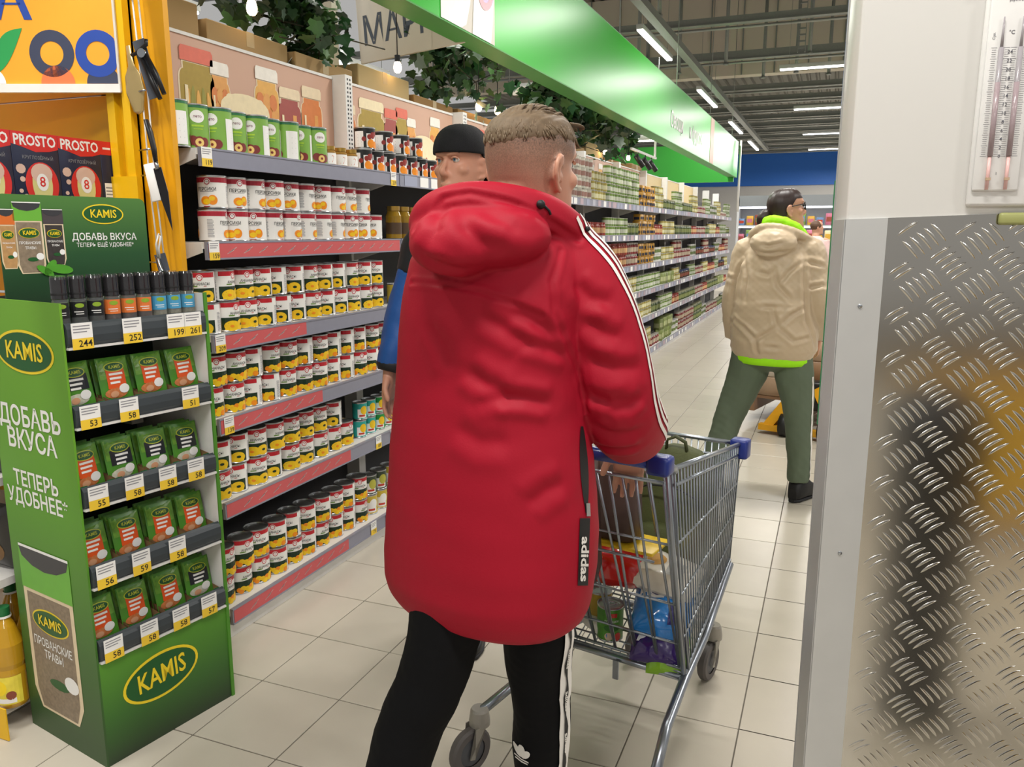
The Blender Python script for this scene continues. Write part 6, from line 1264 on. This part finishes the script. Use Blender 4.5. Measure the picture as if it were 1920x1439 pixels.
MB().add([(.072, -.002, 0), (1.55, -.002, 0), (1.55, -.002, TP(1.55)), (.072, -.002, TP(.072)), (.072, 0, 0), (1.55, 0, 0), (1.55, 0, TP(1.55)), (.072, 0, TP(.072))], [(0, 1, 2, 3), (3, 2, 6, 7)]).build('tread_plate', PLATE, pw)
# raised five-bar pattern
b = MB(); s_ = .0475; cy_ = 0
def bar(cx, cz, ang, L_, w_=.0030, h_=.0016):
    n = 6; c, s = math.cos(ang), math.sin(ang); top, l, r = [], [], []
    for k in range(n+1):
        t = k/n*2-1; w = w_*(1-t*t)**.5*1.0; u = t*L_/2; bow = .0022*(1-t*t)
        for lst, v, h in ((l, -w, 0), (top, 0, h_*(1-t*t)**.5), (r, w, 0)): x, z = u, v+bow; lst.append((cx+x*c-z*s, -.002-h, cz+x*s+z*c))
    b.add(l+top+r, [(k, k+1, n+1+k+1, n+1+k) for k in range(n)]+[(n+1+k, n+1+k+1, 2*(n+1)+k+1, 2*(n+1)+k) for k in range(n)], 0, True)
PX, PZ = .1, .083
for j in range(-1, 21):
    for i in range(-1, 7):
        for cx, cz, a in ((.09+i*PX, .03+j*PZ, math.radians(36)), (.09+(i+.5)*PX, .03+(j+.5)*PZ, math.radians(-47))):
            for k in range(5):
                o = (k-2)*.0118; x, z = cx+math.sin(a)*o, cz-math.cos(a)*o
                x += (.003 if a > 0 else -.003)*(k-2)
                if .078 < x-.018 and x < .66 and .0 < z < TP(x)-.016: bar(x, z, a, .045, .0031, .0019)
tb = b.build('tread_bars', PLATE, pw); tb['kind'] = 'stuff'
# fixing clip of pale green plastic over the top edge of the plate
MB().rbox(.262, .335, -.012, 0, 1.512, 1.534, .005).build('edge_clip', M('clip_pale_green', '9a9c62', .4), pw)
th = thing('wall_thermometer', 'white double-tube wall thermometer with number scale hanging on the pillar', 'thermometer')
th.parent = None; th.location = pw.location; th.rotation_euler = pw.rotation_euler
x0 = .207; zt, zb = 1.918, 1.573
MB().rbox(x0-.004, x0+.30, -.014, -.0005, 1.545, 1.945, .006).build('back_plate', M('thermo_white', 'dcdad8', .3), th)
MB().add([(x0-.004, -.014, 1.925), (x0+.30, -.014, 1.965), (x0+.30, -.024, 1.965), (x0-.004, -.024, 1.925), (x0-.004, -.014, 1.918), (x0+.30, -.014, 1.935), (x0+.30, -.024, 1.935), (x0-.004, -.024, 1.918)], [(0, 1, 2, 3), (7, 6, 5, 4), (3, 2, 6, 7), (0, 3, 7, 4), (1, 5, 6, 2)]).build('top_cover', MATS['thermo_white'], th)
sc_ = MB().rbox(x0, x0+.077, -.020, -.014, 1.572, 1.905, .003).build('scale_board', MATS['thermo_white'], th)
f = plane((x0, -.020, 0), (1, 0, 0), (0, 0, 1)); b = MB()
z0, z1 = 1.632, 1.815
for k in range(51):
    z = z0+(z1-z0)*k/50; L_ = .007 if k % 5 else .010
    for xx in (.012, .033, .044, .064): b.map(R2(xx-L_/2, xx+L_/2, z, z+.0007), f, 0, .0004)
for k in range(13): b.map(T2(str(k*2), .0085, .0385, z0+(z1-z0)*k/12.5, .02), f, 1, .0006)
b.map(T2('°C', .009, .038, 1.84, .02), f, 1, .0006); b.map(T2('Сух.', .006, .010, 1.835, .01, 1, PI/2), f, 1, .0006); b.map(T2('Увлажн.', .006, .066, 1.845, .01, 1, PI/2), f, 1, .0006); b.map(T2('psychro', .007, .04, 1.893, .01), f, 1, .0006); b.map(T2('1', .007, .037, 1.602, .01), f, 1, .0006)
b.build('scale_print', [INKG, M('ink_slate', '4a4a55', .5)], sc_)
for xx in (.0225, .0535):
    MB().cyl((x0+xx, -.0235, z0), (x0+xx, -.0235, z1), .0042, 10).build('tube_glass', M('tube_grey', '9d979b', .2), th); MB().cyl((x0+xx, -.0237, z0), (x0+xx, -.0237, z0+.125), .0044, 10).build('fluid', M('tube_mauve', 'a08e92', .2), th)
    MB().cyl((x0+xx, -.0235, 1.574), (x0+xx, -.0235, z0), .003, 10).build('bulb_stem', M('tube_pink', 'dfb4b0', .3), th); MB().cyl((x0+xx, -.0235, z1), (x0+xx, -.0235, z1+.05), .0028, 8, 0, .0012).build('tube_tip', MATS['tube_grey'], th); MB().box(x0+xx-.004, x0+xx+.004, -.0275, -.0235, 1.59, 1.595).build('clamp', M('clamp_tan', 'b59a80', .4), th)
sc2 = MB().rbox(x0+.086, x0+.29, -.020, -.014, 1.60, 1.905, .003).build('table_board', MATS['thermo_white'], th); f = plane((x0+.09, -.020, 0), (1, 0, 0), (0, 0, 1)); b = MB()
for r in range(34):
    for c in range(8): b.map(R2(.012+c*.022, .012+c*.022+.015, 1.622+r*.0078, 1.626+r*.0078), f, 0, .0004)
b.map(R2(.004, .19, 1.614, 1.6155), f, 1, .0004); b.build('table_print', [INKG, MATS['ink_slate']], sc2)
MB().lathe([(0, 0), (.008, 0), (.008, .006), (0, .007)], 14, fn=lambda x, y, q: (x0+.125+x, -.024-q, 1.944+y)).build('hanger_knob', BLACK, th)
b = MB().box(.0, .004, .11, .112, 1.72, 2.3); b.build('blue_strip', BLUEW, pw)
# ------------------------------------------------------------------ chilled cabinets at the end of the aisle
CHW = M('chiller_white', 'd2d4d6', .35); CHL = M('chiller_lamp', 'f4f6ff', .4, var=0, emit=5.)
cols = ['b8402c', 'd9a83a', '7f9a4a', 'd8d2c2', 'c9738a', '6f8fb8', 'e0d0a0', '9a4a38']
def chiller(label, x0, x1, y0, y1, face):
    t = thing('chilled_cabinet', label, 'fridge', (x0, y0, 0), group='chilled cabinets at the end of the aisle'); W_, D_ = x1-x0, y1-y0
    MB().box(0, W_, D_-.05, D_, 0, 2.3).build('back_panel', CHW, t); MB().box(0, W_, 0, D_, 2.1, 2.35).build('canopy', M('chiller_canopy', '8c9094', .4, .3), t); MB().box(0, .05, 0, D_, 0, 2.3).build('end_panel', CHW, t); MB().box(W_-.05, W_, 0, D_, 0, 2.3).build('end_panel', CHW, t); MB().box(.05, W_-.05, 0, D_-.05, 0, .35).build('plinth', M('chiller_plinth', '54565a', .4, .3), t)
    for k, z in enumerate((.4, .85, 1.25, 1.65)):
        s = MB().box(.05, W_-.05, .05, D_-.05, z-.03, z).build('shelf', CHW, t); MB().box(.06, W_-.06, .06, .09, z-.06, z-.032).build('shelf_lamp', CHL, s)
    MB().box(.06, W_-.06, .05, .1, 2.05, 2.09).build('top_lamp', CHL, t)
    return t
chiller('bright chilled cabinet beyond the end of the left shelf run', -2.3, .4, 20.5, 21.3, 0); chiller('bright chilled cabinet visible between the woman and the pillar', .45, 3.2, 20.5, 21.3, 0)
pm_ = [M('chill_pack_%d' % k, c, .45, var=.15) for k, c in enumerate(cols)]; rs = np.random.RandomState(5); base = None; nn = 0
for z in (.4, .85, 1.25, 1.65):
    for k in range(26):
        x = -2.2+.2*k
        if .28 < x < .6: continue
        h_ = rs.uniform(.14, .3); kk = rs.randint(8); ln = '%s chilled food pack on the %s shelf of the %s far cabinet' % (ORD[k if k < 13 else k-13], {.4: 'bottom', .85: 'third', 1.25: 'second', 1.65: 'top'}[z], 'left' if k < 13 else 'right')
        o = MB().rbox(-.08, .08, -.1, .1, 0, h_, .015, seg=1).box(-.06, .06, -.1015, -.1, h_*.3, h_*.7, 1).build('chilled_pack', [pm_[kk], pm_[(kk+3) % 8]]); o.location = (x, 20.72, z); tag(o, ln, 'food pack', 'packs in the chilled cabinets')
# ------------------------------------------------------------------ pallet truck with wrapped cartons behind the woman
PYL = M('truck_yellow', 'e0a21c', .4); pj = thing('pallet_truck', 'yellow pallet truck standing behind the woman', 'pallet truck', (-.22, 6.1, 0), -.25)
MB().add([(-.22, 0, .06), (-.14, 0, .06), (.06, .05, .36), (.0, .05, .40), (-.22, .06, .06), (-.14, .06, .06), (.06, .11, .36), (.0, .11, .40)], [(0, 1, 2, 3), (7, 6, 5, 4), (0, 4, 5, 1), (1, 5, 6, 2), (2, 6, 7, 3), (3, 7, 4, 0)]).build('frame_left', PYL, pj)
MB().add([(.38, 0, .06), (.30, 0, .06), (.12, .05, .36), (.18, .05, .40), (.38, .06, .06), (.30, .06, .06), (.12, .11, .36), (.18, .11, .40)], [(3, 2, 1, 0), (4, 5, 6, 7), (1, 5, 4, 0), (2, 6, 5, 1), (3, 7, 6, 2), (0, 4, 7, 3)]).build('frame_right', PYL, pj)
MB().box(-.24, .40, -.01, .05, .03, .075).build('front_bar', PYL, pj); MB().box(-.19, -.03, .05, 1.2, .05, .09).build('fork', PYL, pj); MB().box(.19, .35, .05, 1.2, .05, .09).build('fork', PYL, pj); MB().cyl((.09, .05, .3), (.09, -.12, 1.1), .018, 10).build('drawbar', BLACK, pj); MB().rbox(-.02, .20, .08, .2, .2, .42, .02).build('pump', BLACK, pj)
for x in (-.05, .23): MB().cyl((x-.03, .02, .085), (x+.03, .02, .085), .085, 18).build('steer_wheel', M('wheel_black', '1a1a1a', .5), pj)
WRAP = [M('wrapped_carton_a', 'a98f76', .3, var=.2, scale=8), M('wrapped_carton_b', 'c9bfb2', .25, var=.15, scale=10), M('wrapped_carton_c', '8a6a4e', .35, var=.2, scale=8)]
pb = thing('wooden_pallet', 'wooden pallet on the yellow truck behind the woman', 'pallet', (-.22, 6.45, .09), -.25)
for k in range(5): MB().box(-.40+.0, .55, .1+.2*k-.05, .1+.2*k+.05, .10, .122).build('deck_board', WRAP[2], pb)
for x in (-.4, .03, .46): MB().box(x, x+.09, 0, 1.0, 0, .10).build('bearer', WRAP[2], pb)
nn = 0
for r in range(4):
    for c in range(3):
        o = MB().rbox(-.145, .145, -.19, .19, 0, .155, .008, seg=1).box(-.1455, .1455, -.04, .04, .04, .11, 1).build('wrapped_carton', [WRAP[(r+c) % 3], WRAP[(r+c+1) % 3]]); c_, s_ = math.cos(-.25), math.sin(-.25); lx, ly = -.24+.31*c, .24; o.location = (-.22+lx*c_-ly*s_, 6.45+lx*s_+ly*c_, .212+.156*r); o.rotation_euler = (0, 0, -.25)
        tag(o, 'film-wrapped carton on the pallet behind the woman, %s layer, %s from the left' % (ORD[r], ORD[c]), 'carton', 'wrapped cartons on the pallet')
# ------------------------------------------------------------------ oil bottles and oddments on the end rack
OIL = M('oil_golden', 'b98c1a', .12, var=.15, scale=12, coat=.5); OCAP = M('cap_green', '1f6a3a', .4); OLAB = M('oil_label', 'e8d34a', .45, var=.3, scale=30)
ob = thing('oil_bottle', None, None); R = .045; prof = [(0, 0), (R*.9, 0), (R, .01), (R, .11), (R*.93, .125), (R, .14), (R*.98, .2), (R*.6, .255), (.016, .28), (.015, .295)]
MB().lathe(prof, 24).build('bottle', OIL, ob); MB().lathe([(.018, .285), (.0185, .315), (0, .317)], 18).lathe([(.021, .283), (.021, .29)], 18, 1).build('cap', [OCAP, PAPER], ob); b = MB(); f = cylmap(R, 0)
for th_ in (0, PI): f = cylmap(R, th_); b.map(R2(-R*1.2, R*1.2, .015, .105, 10), f, 0, .0006); b.map(E2(-.01, .07, .022, .025, 16), f, 1, .001); b.map(E2(.022, .045, .014, .014, 14), f, 2, .001); b.map(R2(-.035, .035, .02, .035, 6), f, 3, .001)
b.build('printed_label', [OLAB, M('sunflower', 'f2d321', .45), M('print_plum', '8a4a3a', .45), PAPER], ob)
ypos = [(-2.262, 1.515), (-2.36, 1.535), (-2.30, 1.63), (-2.46, 1.55), (-2.40, 1.64)]
for i, (x, y) in enumerate(ypos):
    o = ob if i == 0 else dup(ob); o.location = (x, y, .0725); o.rotation_euler = (0, 0, -1.2+.3*i); tag(o, 'golden oil bottle on the lowest rack shelf, %s' % ('beside the green stand', 'second from the green stand', 'in the back row by the stand', 'farthest left in front', 'farthest left in the back row')[i], 'oil bottle', 'oil bottles on the end rack')
tg = thing('shelf_talker', 'yellow price card hanging from the lowest rack shelf', 'price card', (-2.27, 1.443, .06)); MB().box(-.06, .06, 0, .003, -.055, .0).box(.03, .075, -.004, .0, -.058, .045).build('card', M('talker_yellow', 'e9b818', .45), tg); MB().box(-.05, .02, -.001, 0, -.045, -.01).build('card_print', PAPER, tg)
# hanging strip with kitchen tools on the yellow side plate
HS = lambda x, z: (x, 2.085, z)
WW = M('wire_white', 'dcdad6', .4); stp = thing('hanging_strip', 'white wire strip hanging on the yellow rack with kitchen tools clipped to it', 'display strip', (-2.10, 2.06, 1.32))
for x in (-.012, .012): MB().tube([(x+.0, 0, 1.0), (x+.012, 0, .72), (x+.02, -.005, .3), (x+.035, -.005, 0)], .0028, 6).build('strip_wire', WW, stp)
for z in (.08, .36, .44, .62, .9): MB().tube([(-.03, 0, z), (.035, -.02, z)], .003, 6).build('strip_hook', CHROME, stp)
def tool(name, label, loc, rot): t = thing(name, label, 'kitchen tool', loc, group='kitchen tools on the hanging strip'); t.rotation_euler = rot; return t
kn = tool('kitchen_knife', 'black-handled kitchen knife hanging on the white strip', (-2.035, 2.03, 1.72), (0, math.radians(-10), .2))
MB().tube([(0, 0, .13), (.004, 0, .09), (.004, 0, .04), (0, 0, .0)], [.010, .013, .012, .009], 10, flat=(1, .6)).build('handle', BLACK, kn); MB().cyl((0, 0, 0), (0, 0, -.025), .007, 8).build('bolster', CHROME, kn); MB().add([(-.014, -.001, -.02), (.014, -.001, -.02), (.018, -.001, -.1), (.002, -.001, -.22), (-.012, -.001, -.12), (-.014, .001, -.02), (.014, .001, -.02), (.018, .001, -.1), (.002, .001, -.22), (-.012, .001, -.12)], [(0, 1, 2, 3, 4), (9, 8, 7, 6, 5), (0, 5, 6, 1), (1, 6, 7, 2), (2, 7, 8, 3), (3, 8, 9, 4), (4, 9, 5, 0)]).build('blade', M('blade_black', '26272a', .3, .4), kn); MB().rbox(-.05, -.005, .004, .012, -.12, .0, .003).build('price_ticket', PAPER, kn)
co = tool('can_opener', 'black and chrome can opener on a grey card at the top of the strip', (-2.055, 2.03, 2.03), (0, math.radians(-14), .2))
MB().box(-.02, .022, .004, .006, -.12, .06).build('backing_card', M('card_grey', '4b4f58', .5), co); MB().tube([(.0, -.004, .0), (.012, -.006, -.07), (.022, -.004, -.13)], [.006, .009, .007], 10).build('handle', BLACK, co); MB().tube([(.018, -.004, .01), (.034, -.006, -.06), (.04, -.004, -.12)], [.006, .008, .007], 10).build('handle', BLACK, co); MB().lathe([(0, 0), (.014, .0), (.014, .006), (0, .008)], 14, fn=lambda x, y, q: (.008+x, -.006-q, .015+y)).build('cutting_wheel', CHROME, co); MB().tube([(-.03, -.004, .02), (-.012, -.006, .02), (.03, -.006, .035), (.034, -.006, .05)], .006, 8).build('crank', BLACK, co)
ps_ = tool('pastry_server', 'pale brass server hanging at the top of the white strip', (-2.125, 2.05, 2.02), (0, math.radians(-6), .1)); MB().loft([[(w_*math.cos(a), .003*math.sin(a), z) for a in np.linspace(0, 2*PI, 13)[:-1]] for z, w_ in ((.06, .008), (0, .012), (-.03, .03), (-.08, .036), (-.14, .02), (-.15, .004))]).build('blade', M('brass_pale', 'c9b07a', .3, .7), ps_)
lad = tool('steel_ladle', 'black and steel scoop hanging at the bottom of the white strip', (-2.03, 2.02, 1.36), (0, math.radians(-12), .2)); MB().box(-.02, .02, .008, .010, -.02, .07).build('backing_card', MATS['card_grey'], lad); MB().tube([(-.005, 0, .06), (.0, 0, .0), (.012, 0, -.035)], [.006, .008, .01], 10).build('handle', CHROME, lad); sphere_b = MB(); sphere(sphere_b, (.03, -.005, -.055), (.034, .026, .026)); sphere_b.build('bowl', BLACK, lad)
MB().tube([(-.0, -.005, .06), (.01, -.012, .10), (.03, -.012, .13), (.034, -.012, .12), (.016, -.012, .085), (.006, -.005, .055)], .0028, 6).build('hanging_loop', WW, lad)

# ------------------------------------------------------------------ bins added out of view for dark and yellow tread-plate reflections
lb = thing('reflection_prop_navy', 'unseen navy bin added to give the tread plate its dark reflection', 'reflection prop', (.68, .945, 0), .2)
NBIN = M('bin_navy', '161b26', .5); MB().loft([[(w_*math.copysign(abs(math.cos(a))**.5, math.cos(a)), d_*math.copysign(abs(math.sin(a))**.5, math.sin(a)), z) for a in np.linspace(0, 2*PI, 33)[:-1]] for z, w_, d_ in ((0, .09, .09), (.02, .10, .10), (.85, .115, .115), (.87, .12, .12), (.9, .12, .12))]).build('bin_body', NBIN, lb)
MB().loft([[(w_*math.copysign(abs(math.cos(a))**.5, math.cos(a)), w_*math.copysign(abs(math.sin(a))**.5, math.sin(a)), z) for a in np.linspace(0, 2*PI, 33)[:-1]] for z, w_ in ((.9, .122), (.94, .12), (1.02, .09), (1.05, .04))]).build('bin_lid', NBIN, lb); MB().box(-.06, .06, -.118, -.112, .92, .98).build('flap', M('bin_flap', '2a3040', .4), lb)
yb = thing('reflection_prop_yellow', 'unseen yellow bin added to give the tread plate its yellow reflection', 'bin', (2.05, -.72, 0), .25)  # added beside the viewer so the plate mirrors something yellow
YB = M('bulk_bin_yellow', 'd9a91c', .6); MB().box(-.4, .4, -.3, -.285, .1, .76).build('side_wall', YB, yb); MB().box(-.4, .4, .285, .3, .1, .76).build('side_wall', YB, yb); MB().box(-.4, -.385, -.285, .285, .1, .76).build('side_wall', YB, yb); MB().box(.385, .4, -.285, .285, .1, .76).build('side_wall', YB, yb); MB().box(-.4, .4, -.3, .3, 0, .1).build('pallet_base', WRAP[2], yb)

# dark snack bags on the middle shelves of the yellow rack
def snack_bag(label, loc, rz, m):
    w_, h_, d_ = .15, .21, .05; t = thing('snack_bag', label, 'snack bag', loc, rz, 'dark snack bags on the yellow rack')
    def sf(u, v, sgn, e=0.): q = (max(0, 1-abs(u)**3)**.6)*(max(0, 1-abs(v*2-1)**4)**.6); return (u*w_/2, sgn*(d_/2*q+e), v*h_)
    g_ = R2(-1, 1, 0, 1, 12, 12); b = MB(); b.add([sf(u, v, -1) for u, v in g_[0]], g_[1], 0, True); b.add([sf(u, v, 1) for u, v in g_[0]], [f[::-1] for f in g_[1]], 0, True); b.build('bag_film', m, t)
    b = MB(); f = lambda u, v, e=0.: sf(u, v, -1, e); b.map(E2(0, .68, .55, .16, 18), f, 0, .001); b.map(E2(.1, .28, .6, .16, 16), f, 1, .001); b.build('bag_print', [M('snack_cream', 'd8cfae', .4), M('snack_brown', '7a5a34', .45, var=.3)], t)
for r, z in enumerate((.4705, .7805)):
    for i in range(6):
        snack_bag('dark snack bag on the %s white shelf of the yellow rack, %s from the right' % (('lower', 'upper')[r], ORD[i]), (-2.36-.165*i, 1.60+.008*(i % 2), z), .05*((i*3) % 5-2), M('snack_film_%d' % (i % 3), ('2b2a26', '3a2a20', '26322a')[i % 3], .3, var=.15, coat=.3))
